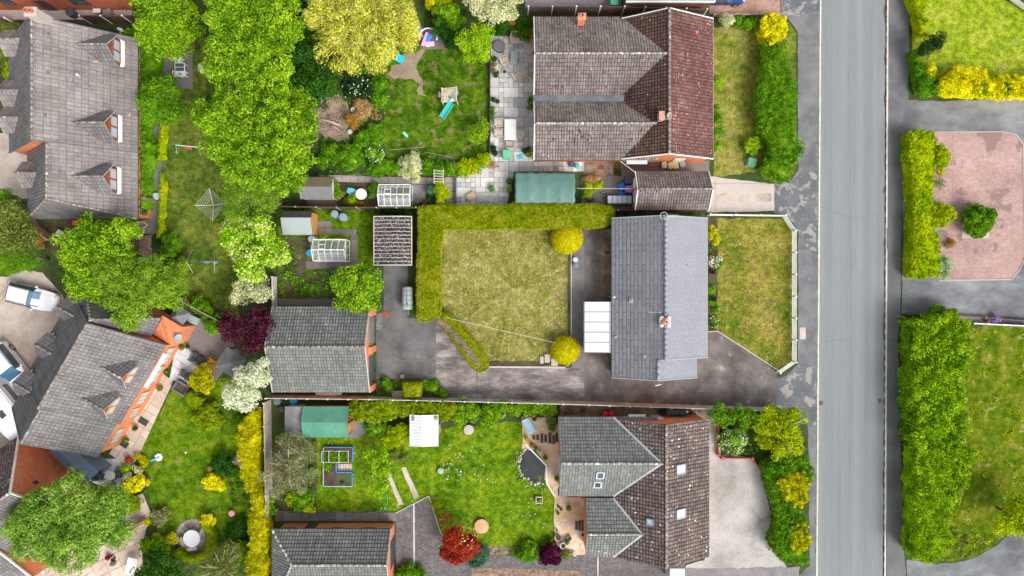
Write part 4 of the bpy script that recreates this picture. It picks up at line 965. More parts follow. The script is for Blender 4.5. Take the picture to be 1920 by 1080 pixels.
# lean-to with a polycarbonate roof
lx0, lx1, ly0, ly1 = X(1097, 2.2), X(1146, 2.3), Y(661, 2.2), Y(566, 2.2)
mb = MB(); n_ = 5
for k in range(n_):
    ya, yb = ly0+(ly1-ly0)*k/n_+.03, ly0+(ly1-ly0)*(k+1)/n_-.03
    mb.poly([(lx0, ya, 2.12), (lx1-.12, ya, 2.36), (lx1-.12, yb, 2.36), (lx0, yb, 2.12)]); mb.poly([(lx0, yb, 2.09), (lx1-.12, yb, 2.33), (lx1-.12, ya, 2.33), (lx0, ya, 2.09)])
lt = mb.build('lean_to_roof', M['poly'], rt)
mb = MB()
for k in range(n_+1): yy = ly0+(ly1-ly0)*k/n_; mb.beam((lx0-.02, yy, 2.12), (lx1, yy, 2.38), .05, .06)
mb.beam((lx0-.02, ly0, 2.06), (lx0-.02, ly1, 2.06), .08, .12); mb.beam((lx1-.08, ly0, 2.38), (lx1-.08, ly1, 2.38), .1, .08)
mb.build('glazing_bars', M['metal'], lt)
mb = MB(); mb.box(((lx0+lx1)/2, ly0+.15, 1.0), (lx1-lx0-.3, .1, 2.0)); mb.box(((lx0+lx1)/2, ly1-.15, 1.0), (lx1-lx0-.3, .1, 2.0)); mb.box((lx0+.12, (ly0+ly1)/2, .4), (.12, ly1-ly0-.3, .8)); mb.build('lean_to_wall', M['brick_red'], rt)
for k in range(3): window(rt, (lx0+.06, ly0+(ly1-ly0)*(k+.5)/3, .85), math.pi, 1.2, 1.15, M['upvc'])
for py in (440, 500): window(rt, (xw+.3, Y(py, 1), 1.0), math.pi, 1.4, 1.1)
for py in (440, 540, 620): window(rt, (xe-.3, Y(py, 1), .9), 0, 1.8, 1.2)
door(rt, (xe-.3, Y(585, 1), 0), 0); window(rt, ((xw+xe)/2, yN-.12, 1), math.pi/2, 1.2, 1.1)

# --- 2. the large brown-roofed house above
rt = thing('house', 'large house with brown and maroon tiled roofs and two chimneys, above the bungalow', 'house', W(1170, 165))
xw, xe, xr = X(1165, 2.5), X(1337, 2.5), X(1255, 4.7); yN, yS = Y(35, 2.5), Y(298, 2.5)
g = gable(xw, xe, yS, yN, 2.5, 4.7, 'y', xr); g['wall'].build('wall', M['brick'], rt)
put_roof(rt, g, {'neg': M['t_dark'], 'pos': M['t_maroon']}, course=.24, t=.035, ridge=M['ridge'], verge=M['white_paint'], gutter=M['white_paint'])  # west slope: the darker tiles carry its shade
gm = g
g1 = gable(X(1001, 2.5), xr-.15, Y(180, 2.5), Y(32, 2.5), 2.5, 4.6, 'x', Y(100, 4.6)); g1['wall'].build('wall', M['brick'], rt)
g1['eaves'] = [((p[0], p[1], p[2]), (min(q[0], xw), q[1], q[2])) if p[0] < q[0] else ((min(p[0], xw), p[1], p[2]), q) for p, q in g1['eaves']]; g1['verge'] = g1['verge'][:2]
gut = ((X(1001, 2.5), Y(32, 2.5), 2.5), (xw, Y(32, 2.5), 2.5)); g1['eaves'] = [gut]
put_roof(rt, g1, {'neg': M['t_brown']}, course=.31, t=.035, ridge=M['ridge_white'], verge=M['white_paint'])
xi = xw+(4.05-2.5)/(4.7-2.5)*(xr-xw)
g3 = gable(X(1001, 2.5), xi+.5, Y(300, 2.5), Y(190, 2.5), 2.5, 4.05, 'x', Y(231, 4.05)); g3['wall'].build('wall', M['brick'], rt)
g3['verge'] = g3['verge'][:2]; g3['eaves'] = [((X(1001, 2.5), Y(300, 2.5), 2.5), (xw, Y(300, 2.5), 2.5))]
# keep the east end of this wing under the main roof
put_roof(rt, g3, {'neg': M['t_brown']}, course=.31, t=.035, ridge=M['ridge_white'], verge=M['white_paint'])
mb = MB(); a, b = W(1000, 185, 2.5), W(1175, 185, 2.5); mb.box(((a.x+b.x)/2, a.y, 2.62), (b.x-a.x, .52, .05)); mb.build('valley_gutter', M['lead'], rt)
p = W(1091, 30, 4.2); chimney(rt, (p.x, p.y-.1), 2.6, 4.3, .55, .45, M['brick'], 1, M['ridge_white'])
p = W(1248, 216, 5.2); chimney(rt, (p.x-.25, p.y), 3.8, 5.0, .36, .6, surf('chimney_brick', [(.42, .22, .17), (.55, .34, .28)], 3, 9, .3, .9, .2), 0); q = MB(); q.lathe((p.x+.3, p.y, 4.4), [(.26, 0), (.24, .5), (.20, .9), (.2, .95)], 14); q.build('chimney_pot', M['ridge_white'], rt)
p = W(1270, 195, 4.6); aerial(rt, (p.x, p.y, 4.2), R(0), .6, .7, M['ridge_white'], 6)
for px, py in ((1044, 163), (1137, 163), (1044, 203)):
    f = g1['F']['neg'] if py < 180 else g3['F']['pos']; mb = MB(); p = W(px, py, 3.0); q = on_slope(f, p.x, p.y); mb.box((q.x, q.y, q.z+.05), (.18, .16, .07)); mb.build('roof_vent', M['wood_red'], rt)
for px, py, cc in ((1307, 60, 'fl_pink'),): mb = MB(); p = W(px, py, 3.4); q = on_slope(gm['F']['pos'], p.x, p.y); mb.box((q.x, q.y, q.z+.06), (.22, .28, .05)); mb.build('replacement_tile', flat((.62, .12, .10)), rt)
for py in (80, 140, 240): window(rt, (X(1001, 2.5)+.12, Y(py, 1), .9), math.pi, 1.6, 1.15, M['upvc'])
for py in (80, 150, 250): window(rt, (xe-.3, Y(py, 1), .8), 0, 1.8, 1.2, M['upvc'])
door(rt, (X(1270, 1), yS+.12, 0), -math.pi/2, mat=M['white_paint']); window(rt, (X(1215, 1), yS+.12, 1.0), -math.pi/2, 1.1, 1.1, M['upvc'])
mb = MB(); p = W(1195, 300, 2.4); mb.box((p.x, p.y-.05, 2.2), (1.7, .5, .05)); mb.build('door_canopy', M['upvc'], rt)

# --- 3. its garage
rt = thing('garage', 'brick garage with an old lichened brown tiled roof beside the pink concrete drive', 'garage', W(1260, 357))
g = gable(X(1191, 2.4), X(1329, 2.4), Y(393, 2.4), Y(322, 2.4), 2.4, 3.6, 'x', Y(354, 3.6)); g['wall'].build('wall', M['brick'], rt)
put_roof(rt, g, {'neg': M['t_brown'], 'pos': M['t_brown']}, course=.31, t=.04, ridge=M['ridge'], verge=M['white_paint'])
door(rt, (X(1329, 2.4)-.12, Y(357, 1), 0), 0, 2.4, 2.0, M['white_paint'], name='garage_door'); window(rt, (X(1191, 2.4)+.12, Y(370, 1), 1.2), math.pi, .8, .7)
door(rt, (X(1191, 2.4)+.12, Y(345, 1), 0), math.pi, .8, 1.95)

# --- 4. the lichened house below
rt = thing('house', 'lichened brown house with five skylights and two grey-green wings, below the bungalow', 'house', W(1190, 925))
xw, xe, xr = X(1150, 2.5), X(1329, 2.5), X(1249, 5.0); yN, yS = Y(785, 2.5), Y(1044, 2.5)
g = gable(xw, xe, yS, yN, 2.5, 5.0, 'y', xr); g['wall'].build('wall', M['brick'], rt)
put_roof(rt, g, {'neg': M['t_house4'], 'pos': M['t_house4']}, course=.26, t=.035, ridge=M['ridge'], gutter=M['charcoal'])
gm = g
h1 = 4.8; g1 = gable(X(1048, 2.5), xr-.15, Y(930, 2.5), Y(782, 2.5), 2.5, h1, 'x', Y(869, h1)); g1['wall'].build('wall', M['brick'], rt)
g1['verge'] = g1['verge'][:2]; g1['eaves'] = [((X(1048, 2.5), Y(782, 2.5), 2.5), (xw, Y(782, 2.5), 2.5)), ((X(1048, 2.5), Y(930, 2.5), 2.5), (xw, Y(930, 2.5), 2.5))]
put_roof(rt, g1, {'neg': M['t_green'], 'pos': M['t_green']}, course=.30, t=.032, ridge=M['ridge_white'])
xs_ = X(1206, 4.3); h3 = 2.5+(5.0-2.5)*(xs_-xw)/(xr-xw); h3 = min(h3, 4.4)
g3 = gable(X(1097, 2.5), xs_+.4, Y(1044, 2.5)+.02, Y(934, 2.5), 2.5, h3, 'x', Y(1002, h3)); g3['wall'].build('wall', M['brick'], rt)
g3['verge'] = g3['verge'][:2]; g3['eaves'] = [((X(1097, 2.5), Y(934, 2.5), 2.5), (xw, Y(934, 2.5), 2.5)), ((X(1097, 2.5), Y(1044, 2.5), 2.5), (xw, Y(1044, 2.5), 2.5))]
put_roof(rt, g3, {'neg': M['t_garage'], 'pos': M['t_green']}, course=.30, t=.032, ridge=M['ridge_white'])
# lead valleys where the wings meet the main slope
mb = MB()
def valley(fa, y_e, z_e, xe_, yr, zr, xr_): mb.beam((xe_, y_e, z_e+.06), (xr_, yr, zr+.06), .16, .04)
valley(0, Y(782, 2.5), 2.5, xw, Y(869, h1), h1, xw+(h1-2.5)/2.5*(xr-xw)); valley(0, Y(930, 2.5), 2.5, xw, Y(869, h1), h1, xw+(h1-2.5)/2.5*(xr-xw))
valley(0, Y(934, 2.5), 2.5, xw, Y(1002, h3), h3, xw+(h3-2.5)/2.5*(xr-xw)); valley(0, Y(1044, 2.5), 2.5, xw, Y(1002, h3), h3, xw+(h3-2.5)/2.5*(xr-xw))
mb.build('valley_lead', surf('valley_zinc', [(.36, .38, .40), (.46, .48, .50)], 1, 10, .2, .6, .1), rt)
for (px, py, f, w, h, gl) in ((1274, 878, gm['F']['pos'], .72, .95, 'skylight'), (1274, 961, gm['F']['pos'], .72, .95, 'skylight'), (1218, 976, gm['F']['neg'], .5, .55, 'skylight'), (1125, 889, g1['F']['neg'], .55, .7, 'glass_dark'), (1122, 911, g1['F']['neg'], .55, .65, 'glass_dark')):
    p = W(px, py, 3.9); q = on_slope(f, p.x, p.y); o_, u, v, n = slope_frame(f); skylight(rt, q, u, v, n, w, h, M['upvc'] if gl == 'glass_dark' else M['metal'], M[gl])
p = W(1183, 931, 3.6); q = on_slope(gm['F']['neg'], p.x, p.y); mb = MB(); mb.tube([q, q+Vector((0, 0, .5))], .07, 8); mb.lathe((q.x, q.y, q.z+.5), [(.12, 0), (.14, .08), (.04, .16)], 10); mb.build('flue', M['metal'], rt)
mb = MB(); p = W(1195, 784, 2.3); mb.box((p.x, yN+.1, 2.2), (1.4, .4, .05)); mb.build('door_canopy', M['white_paint'], rt)
for py in (800, 870): window(rt, (X(1048, 2.5)+.12, Y(py, 1), .9), math.pi, 1.6, 1.2, M['upvc'])
for py in (820, 900, 1000): window(rt, (xe-.3, Y(py, 1), .9), 0, 1.6, 1.2, M['upvc'])
window(rt, (X(1180, 1), yN-.12, 1.1), math.pi/2, 1.0, 1.0, M['upvc']); door(rt, (X(1230, 1), yN-.12, 0), math.pi/2)
mb = MB(); a, b = W(1256, 1066, 2.3), W(1284, 1100, 2.3); mb.box(((a.x+b.x)/2, (a.y+b.y)/2, 2.3), (b.x-a.x, a.y-b.y, .06)); mb.box(((a.x+b.x)/2, (a.y+b.y)/2, 1.1), (b.x-a.x-.2, a.y-b.y-.2, 2.2)); mb.build('porch', M['skylight'], rt)

# --- 5. garage of the middle plot
rt = thing('garage', 'large brick garage with charcoal tiled roof at the end of the middle drive', 'garage', W(600, 655))
g = gable(X(511, 2.4), X(693, 2.4), Y(735, 2.4), Y(575, 2.4), 2.4, 4.2, 'x', Y(650, 4.2), verge=.15); g['wall'].build('wall', M['brick'], rt)
put_roof(rt, g, {'neg': M['t_green'], 'pos': M['t_garage']}, course=.31, t=.035, ridge=M['ridge'], verge=M['fence_conc'])
xg = X(693, 2.4)
for py, hh in ((586, 3), (655, 3), (727, 3)):
    mb = MB(); mb.box((xg-.03, Y(py, 1.2), 1.12), (.22, .5, 2.24)); mb.build('pier', M['brick'], rt)
mb = MB(); mb.beam((xg-.1, Y(620, 1), 1.05), (xg-.1, Y(620, 1)+.01, 1.05), .1, 2.1); mb.build('wall', M['brick'], rt) if False else None
door(rt, (xg-.13, Y(692, 1), 0), 0, 2.2, 2.0, M['glass_dark'], name='garage_door'); door(rt, (xg-.13, Y(620, 1), 0), 0, 2.2, 2.0, M['felt'], name='garage_door')

# --- 6. garage at the bottom
rt = thing('garage', 'brick garage with grey hipped roof and three small windows, cut by the bottom edge', 'garage', W(625, 1045))
g = gable(X(510, 2.4), X(733, 2.4), Y(1140, 2.4), Y(992, 2.4), 2.4, 4.3, 'x', Y(1060, 4.3), hip=(2.2, 0)); 
g['wall'].build('wall', M['brick'], rt)
put_roof(rt, g, {'neg': M['t_green'], 'pos': M['t_garage'], 'h0': M['t_garage']}, course=.31, t=.035, ridge=M['ridge_white'], verge=M['fence_conc'])
yn = Y(992, 2.4)-.3
for px in (547, 634, 692): window(rt, (X(px, 1), yn, 1.35), math.pi/2, 1.0, .7, M['charcoal'])
door(rt, (X(583, 1), yn, 0), math.pi/2, .9, 2.0, M['wood_dark']); door(rt, (X(733, 2.4)-.12, Y(1035, 1), 0), 0, 2.2, 2.0, M['charcoal'], name='garage_door')

# --- dormers (built in the local frame of the parent)
def dormer(rt, x_face, yc, z0, slope, w=1.9, hw=1.0, rh=.9, side=1, mat=None, frame=None, glass=None, lean=True, tm=None, wallm=None):
    """x_face: plan x of the front; slope falls towards +x when side=1; z0 = roof height at the front"""
    s = side; zt = z0+hw; zr = zt+rh; depth_e = hw/slope; depth_r = (hw+rh)/slope; f = x_face
    wl = MB(); wl.poly([(f, yc-w/2, z0-.05), (f, yc+w/2, z0-.05), (f, yc+w/2, zt), (f, yc, zr-.08), (f, yc-w/2, zt)])
    for sy in (-1, 1): wl.poly([(f, yc+sy*w/2, z0-.05), (f, yc+sy*w/2, zt), (f-s*depth_e, yc+sy*w/2, zt)])
    d_ = wl.build('dormer', wallm or M['wood_red'], rt)
    r = MB(); ov = .18
    for sy in (-1, 1):
        k = rh/(w/2); ze = zt-k*ov; de = (ze-z0)/slope
        slope_faces(r, [(f+s*.2, yc+sy*(w/2+ov), ze), (f+s*.12, yc, zr), (f-s*depth_r, yc, zr), (f-s*de, yc+sy*(w/2+ov), ze)], .3, .025, thick=.06)
    r.build('dormer_roof', [tm, M['white_paint']], d_)
    rl = MB(); ridge_line(rl, (f+s*.1, yc, zr), (f-s*depth_r, yc, zr), .08); rl.build('ridge_tiles', M['ridge'], d_, smooth=True)
    wn = MB(); fw = w*.86; zz0, zz1 = z0+.12, zt+.12
    for y in (-fw/2, 0, fw/2): wn.beam((f+s*.04, yc+y, zz0), (f+s*.04, yc+y, zz1), .09, .09)
    for z in (zz0, zz1): wn.beam((f+s*.04, yc-fw/2, z), (f+s*.04, yc+fw/2, z), .09, .09)
    wn.build('window_frame', frame or M['wood_red'], d_)
    gl = MB(); gl.poly([(f+s*.03, yc-fw/2, zz0), (f+s*.03, yc+fw/2, zz0), (f+s*.03, yc+fw/2, zz1), (f+s*.03, yc-fw/2, zz1)]); gl.build('pane', glass or M['skylight'], d_)
    sl2 = MB(); sl2.poly([(f+s*.03, yc-w/2-.1, z0+.03), (f+s*.24, yc-w/2, z0-.24*slope+.04), (f+s*.24, yc+w/2, z0-.24*slope+.04), (f+s*.03, yc+w/2+.1, z0+.03)]); sl2.build('apron', M['white_paint'] if lean else M['lead'], d_)
    return d_

# --- 7. the big L-plan house, top left
rt = thing('house', 'large grey-tiled house with pointed dormers and a pale ridge, top left', 'house', W(150, 230))
xe7 = X(258, 3.0); xr7 = X(60, 8.0); xw7 = X(33, 3.0)-.0; yN7 = Y(28, 8.0); yM7 = Y(262, 8); yS7 = Y(410, 3.0)
slp = (8.0-3.0)/(xe7-xr7)
g = gable(X(14, 3.2), xe7, yM7, yN7, 3.0, 8.0, 'y', xr7); g['wall'].build('wall', M['brick'], rt)
put_roof(rt, g, {'neg': M['t_house8'], 'pos': M['t_grey']}, course=.36, t=.03, ridge=M['ridge'], verge=M['lead'])  # darker tiles on the west slope put its shade into the colour
f7 = g['F']
h7 = 7.35; xr7b = xe7-(h7-3.0)/slp
g2 = gable(X(52, 3.0), xe7, yS7, yM7-.02, 3.0, h7, 'y', xr7b, hip=(1.1, 0)); g2['wall'].build('wall', M['brick'], rt)
g2['verge'][2:] = []
put_roof(rt, g2, {'neg': M['t_house8'], 'pos': M['t_grey'], 'h0': M['t_house8']}, course=.36, t=.03, ridge=M['ridge'])  # west slope again shaded by darker tile colour
p = W(53, 18, 8.6); chimney(rt, (p.x+.4, p.y-.3), 6.2, 8.9, .8, .6, M['slab_conc'], 2)
for (px, py) in ((211, 92), (208, 236), (207, 335)):
    xf = X(px+9, 4.3); zf = 3.0+slp*(xe7-xf); dormer(rt, xf, Y(py, zf+1), zf, slp, 2.0, 1.0, 1.15, 1, tm=M['t_house8'])
for (px, py) in ((6, 82), (-2, 176), (-2, 226), (32, 328)):
    xf = X(px, 5.0); xe_ = X(14, 3.2) if py < 262 else X(52, 3); xr_ = xr7 if py < 262 else xr7b; zr_ = 8 if py < 262 else h7; sl2 = (zr_-3)/(xr_-xe_); xf = max(xf, xe_+.5); zf = 3.0+sl2*(xf-xe_)
    dormer(rt, xf, Y(py, zf+.5), zf, sl2, 1.7, .8, .8, -1, tm=M['t_grey'])
for px, py, w in ((108, 73, .22), (107, 145, .3), (133, 150, .34), (104, 223, .3), (131, 213, .32), (120, 325, .3)):
    p = W(px, py, 6.2); q = on_slope(f7['pos'], p.x, p.y); vent(rt, q.x, q.y, q.z, M['lead'] if w < .31 else flat((.22, .30, .40)), w)
p = W(147, 142, 6.0); q = on_slope(f7['pos'], p.x, p.y); mb = MB(); mb.tube([q, q+Vector((.1, 0, .4))], .07, 8); mb.lathe((q.x+.1, q.y, q.z+.4), [(.12, 0), (.1, .1)], 8); mb.build('flue', M['upvc'], rt)
p = W(222, 55, 4.4); dish(rt, (p.x, p.y, 4.2), R(45), .26)
for py, w in ((310, 1.4), (345, 1.0), (385, 1.6), (130, 1.4), (200, 1.2)): window(rt, (xe7-.3, Y(py, 1.2), 1.0), 0, w, 1.1, M['wood_red'])
# --- 8. the turned house, left
rt = local(thing('house', 'slate-grey tiled house at an angle, orange brick walls and white patio', 'house'))
th8 = math.atan2(-.866, -.5)+math.pi     # local +y runs up the ridge
rt.location = (W(155, 622, 8).x, W(155, 622, 8).y, 0); rt.rotation_euler = (0, 0, th8-math.pi/2)
sl8 = 4.7/3.95
g = gable(-4.5, 3.95, -6.6, 0.7, 3.3, 8.0, 'y', 0, over=.12); g['wall'].build('wall', M['brick'], rt)
g['F']['neg'][3 if False else 0] = g['F']['neg'][0]
put_roof(rt, g, {'neg': M['t_house8_shaded'], 'pos': M['t_house8']}, course=.34, t=.03, ridge=M['ridge'], verge=M['lead'], gutter=M['lead'])
g2 = gable(-4.2, 3.7, -9.8, -6.62, 3.3, 7.3, 'y', -.15, over=.12); g2['wall'].build('wall', M['brick'], rt)
put_roof(rt, g2, {'neg': M['t_house8_shaded'], 'pos': M['t_house8']}, course=.34, t=.03, ridge=M['ridge'], verge=M['lead'], gutter=M['lead'])
# half-hipped cross block at the upper end
g4 = gable(-4.6, 2.6, .72, 2.4, 3.3, 7.5, 'y', -.2, hip=(0, 1.5)); g4['wall'].build('wall', M['brick'], rt)
put_roof(rt, g4, {'neg': M['t_house8_shaded'], 'pos': M['t_house8'], 'h1': M['t_house8_shaded']}, course=.34, t=.03, ridge=M['ridge'])
for y_ in (-2.3, -5.1): xf = 3.3; zf = 3.3+sl8*(3.95-xf); dormer(rt, xf, y_, zf, sl8, 1.7, .9, 1.1, 1, lean=False, tm=M['t_house8'], frame=M['wood_orange'])
slw = 4.7/4.5
for y_ in (-.2, -3.6, -7.0): xf = -3.9; zf = 3.3+slw*(xf+4.5); dormer(rt, xf, y_, zf+.0, slw, 1.6, .8, .75, -1, tm=M['t_house8_shaded'])
# lower projecting wall with orange-framed windows, sunny side
for y_, w in ((-.6, 1.6), (-2.4, 1.6), (-4.6, 1.2), (-6.0, .9), (-8.4, 1.4)): window(rt, (3.84 if y_ > -6.6 else 3.58, y_, 1.0), 0, w, 1.1, M['wood_orange'], M['skylight'], bars=2)
mb = MB(); mb.beam((4.05, -3.3, 2.6), (4.05, -.1, 2.6), .3, .12); mb.build('awning_cassette', M['white_paint'], rt)
mb = MB(); mb.box((3.2, 1.6, 1.3), (1.9, 1.7, 2.6)); mb.build('wall', M['brick'], rt)
dish(rt, (4.3, 1.5, 2.7), R(20), .36)
# --- 9. gabled house at the left edge, lower
rt = local(thing('house', 'brown-tiled house with tall orange gable wall beside the blue-grey shelter, left edge', 'house'))
p = W(18, 924, 7.6); rt.location = (p.x, p.y, 0); rt.rotation_euler = (0, 0, R(36))
g = gable(-12, 0, -4.0, 4.1, 3.2, 7.6, 'x', 0); g['wall'].build('wall', M['brick'], rt)
put_roof(rt, g, {'neg': M['t_house8'], 'pos': M['t_house4']}, course=.34, t=.03, ridge=M['ridge_white'], verge=M['white_paint'])
f = g['F']['pos']; o_, u, v, n = slope_frame(f); skylight(rt, on_slope(f, -2.2, 2.2), u, v, n, .6, .9, M['white_paint'])
mb = MB(); mb.box((-.1, 0, 4.6), (.04, .3, .5)); mb.build('wall_vent', M['wood_dark'], rt)
rt = local(thing('house', 'house corner with orange-framed windows, cut by the left edge near the bottom', 'house'))
p = W(-8, 1020, 4); rt.location = (p.x, p.y, 0); rt.rotation_euler = (0, 0, R(25))
g = gable(-7, .8, -4.0, 3.2, 3.0, 5.4, 'x', 0); g['wall'].build('wall', M['brick'], rt); put_roof(rt, g, {'neg': M['t_house8']}, course=.34, ridge=M['ridge'], verge=M['white_paint'])
for y_ in (-2, 0): window(rt, (.68, y_, .9), 0, 1.2, 1.2, M['wood_orange'], flat((.05, .35, .30)), bars=1)
# --- 10. house across the top-left edge
rt = thing('house', 'red brick house wall with brown roof edge at the top left edge', 'house', W(110, -30))
g = gable(X(-60, 4.8), X(236, 4.8), Y(12, 4.8)+1.5, Y(12, 4.8)+9, 4.8, 7.4, 'x', None); 
mb = MB(); x0, x1, y0 = X(-60), X(248), Y(19); mb.box(((x0+x1)/2, y0+4, 2.45), (x1-x0, 8, 4.9)); mb.build('wall', M['brick_red'], rt)
mb = MB(); zz = 4.9
slope_faces(mb, [(x0, y0-.3, 4.9), (x1+.3, y0-.3, 4.9), (x1+.3, y0+4, 7.4), (x0, y0+4, 7.4)]); slope_faces(mb, [(x0, y0+8.3, 4.9), (x1+.3, y0+8.3, 4.9), (x1+.3, y0+4, 7.4), (x0, y0+4, 7.4)]); mb.build('roof', [M['t_dark'], M['wood_dark']], rt)
window(rt, (X(172), y0, 1.2), -math.pi/2, 1.4, 1.1, M['wood_dark']); door(rt, (X(100), y0, 0), -math.pi/2, mat=M['wood_dark']); window(rt, (X(40), y0, 1.2), -math.pi/2, 1.0, 1.1, M['wood_dark'])
# --- 11. garage at the top edge
rt = thing('garage', 'brown brick garage with flat pale grey roof at the top edge', 'garage', W(1247, -10))
x0, x1, y0, y1 = X(1168, 0), X(1322, 0), Y(22, 0), Y(-110, 0)
mb = MB(); mb.box(((x0+x1)/2, (y0+y1)/2, 1.15), (x1-x0, y1-y0, 2.3)); mb.build('wall', M['brick_brown'], rt)
mb = MB(); mb.box(((x0+x1)/2, (y0+y1)/2, 2.36), (x1-x0+.25, y1-y0+.25, .12)); mb.build('roof', surf('pale_grey_felt', [(.33, .36, .41), (.40, .43, .48)], .8, 10, .12, .8, .1), rt)
mb = MB(); mb.beam((x0-.14, y0-.14, 2.38), (x1+.14, y0-.14, 2.38), .07, .2); mb.beam((x1+.14, y0-.14, 2.38), (x1+.14, y1, 2.38), .07, .2); mb.build('fascia', M['white_paint'], rt)
# ---------------------------------------------------------------- trees
tree('broadleaf_tree', 'bright green round tree beside the top-left house, over the dark patio', [(312, 38, 60), (292, 55, 38), (335, 60, 36), (318, 5, 40)], 7, M['maple'], .145, .42, dens=150)
tree('broadleaf_tree', 'tall bright green tree of the big clump, nearest the top edge', [(470, 60, 70), (440, 110, 58), (500, 100, 55), (430, 15, 45), (520, 30, 48)], 10, M['maple'], .145, .45, dens=160)
tree('broadleaf_tree', 'largest bright green tree of the clump, left of the dead bed', [(440, 235, 66), (500, 215, 74), (545, 260, 52), (470, 290, 60), (530, 310, 52), (410, 225, 42)], 10, M['maple'], .145, .45, dens=160)
tree('laurel_tree', 'dark green tree between the big bright trees and the yellow willow', [(560, 90, 48), (590, 150, 40), (555, 175, 40), (585, 40, 40), (545, 10, 42)], 6.5, M['dark'], .17, .6)
tree('feathery_tree', 'fine-leaved darker tree below the big bright clump, beside the rotary dryer', [(455, 355, 42), (500, 365, 34), (440, 395, 28), (490, 330, 36)], 6, M['feather'], .11, .5, dens=170, asp=.3)
tree('willow_tree', 'yellow weeping tree with pale bare branches at the top edge', [(690, 35, 82), (640, 25, 60), (650, 90, 50), (732, 58, 46), (760, 28, 26), (708, 100, 28), (600, 20, 32)], 9, M['willow'], .24, .5, dens=120, droop=1.0, radial=True, bark=M['pale_bark'], branch_show=60, limbs=30, asp=.22, jit=.5)
tree('yellow_green_tree', 'small yellow-green tree at the corner of the play lawn, above the patio', [(888, 78, 34), (905, 62, 22)], 4, M['lime'], .13, .42, dens=190)
tree('blossom_tree', 'white blossoming tree at the top edge beside the neighbour yard', [(925, 5, 38), (955, 0, 30), (895, 0, 25)], 5, M['cream'], .14, .45, dens=170)
tree('young_tree', 'young mid-green tree beside the grey-tiled house and white garden table', [(305, 185, 40), (320, 205, 28), (285, 195, 25)], 4.5, M['mid'], .14, .5, dens=150)
tree('broadleaf_tree', 'bright green tree behind the top-left house, upper one of the pair', [(185, 470, 62), (145, 470, 40), (220, 450, 40), (165, 520, 45)], 7.5, M['maple'], .14, .4, dens=165)
tree('weeping_tree', 'feathery willow-like tree over the angled house roof, lower one of the pair', [(245, 545, 56), (290, 530, 46), (215, 515, 40), (315, 550, 30), (240, 590, 30)], 8, M['feather'], .17, .42, radial=True, dens=170, droop=.7, asp=.28)
tree('variegated_tree', 'cream and green variegated tree in the middle left', [(475, 455, 46), (505, 475, 34), (440, 440, 30), (470, 500, 32), (490, 425, 28)], 5.5, M['varieg'], .19, .5, dens=80)
tree('pale_shrub_tree', 'pale cream-green tree just below the variegated tree', [(470, 540, 32), (495, 555, 18), (450, 555, 18)], 3.5, M['cream'], .12, .36, dens=170)
tree('purple_tree', 'dark purple-leaved tree beside the charcoal-roofed garage', [(462, 618, 38), (490, 600, 26), (430, 605, 26), (480, 640, 24)], 4.5, M['purple'], .15, .45, dens=140)
tree('blossom_tree', 'white blossoming tree beside the golden conifer hedge', [(468, 715, 32), (455, 745, 30), (485, 700, 26), (440, 735, 18)], 5, M['white'], .13, .42, dens=170)
tree('lime_tree', 'bright green small tree at the edge of the yard behind the hedge-lined lawn', [(668, 545, 44), (690, 530, 26), (645, 530, 26), (675, 565, 26)], 4, M['maple'], .15, .45, dens=130)
tree('birch_tree', 'very large feathery green tree in the bottom left corner', [(135, 935, 48), (95, 985, 66), (180, 975, 60), (60, 1000, 50), (125, 1025, 52), (210, 950, 34), (40, 985, 34), (75, 950, 34)], 8.5, M['birch'], .15, .42, dens=170, droop=.4, asp=.4, bark=M['pale_bark'], branch_show=10)
tree('olive_tree', 'sparse grey-olive tree in the bed beside the golden conifer hedge', [(545, 865, 42), (520, 895, 34), (560, 900, 30), (550, 840, 30)], 3.6, M['grey'], .12, .45, dens=120, bark=M['pale_bark'], branch_show=30, asp=.35)
tree('red_maple', 'red-leaved round tree with pale blossom between lawn and block drive', [(859, 1022, 34), (850, 1005, 22), (872, 1030, 22)], 3.2, M['red'], .11, .32, dens=330)
o = bpy.data.objects.get('red_maple'); rg_ = rng(5); p_ = W(862, 1018, 3.0); d_ = rdir(rg_, 150, .1)
leafmesh('flowers', np.array([p_.x, p_.y, 1.75])+d_*np.array([1.4, 1.4, 1.35]), d_, .13, M['fl_cream'], o, rg=rg_)
tree('lime_sapling', 'lime green sapling on the daisy lawn, between raised bed and sleepers', [(705, 860, 20), (715, 880, 20), (712, 918, 16), (722, 900, 10)], 2.6, M['lime'], .15, .34, dens=120)
tree('yellow_green_shrub_tree', 'loose yellow-green shrub at the lower right of the play lawn', [(900, 250, 20), (888, 262, 12), (905, 235, 12)], 2.0, M['lime'], .10, .3, dens=120, shell=(.5, 1))
tree('laurel_tree', 'dark leafy tree at the bottom edge between the birch and the ring hedge', [(300, 1062, 34), (275, 1075, 28), (330, 1075, 28)], 3.5, M['dark'], .13, .4, dens=140)
tree('straggly_tree', 'thin olive-green tree with bare twigs at the bottom edge beside the golden hedge', [(420, 1055, 34), (395, 1070, 28), (440, 1030, 22), (425, 1085, 30)], 3.2, M['olive'], .11, .4, dens=110, branch_show=24, bark=M['pale_bark'], asp=.35)
tree('olive_tree', 'grey-green tree at the left edge beside the top-left house', [(25, 430, 38), (15, 400, 26), (50, 450, 22), (10, 455, 28)], 5, M['olive'], .13, .45, dens=140)
tree('conifer', 'soft green conifer at the left edge above the gravel court', [(40, 480, 32), (25, 492, 22), (58, 488, 18)], 4.5, M['mid'], .11, .4, dens=200, asp=.3)
tree('broadleaf_tree', 'green bush-like tree at the left edge behind the grey-olive tree', [(8, 372, 22), (28, 385, 14)], 3.5, M['mid'], .12, .36, dens=140)
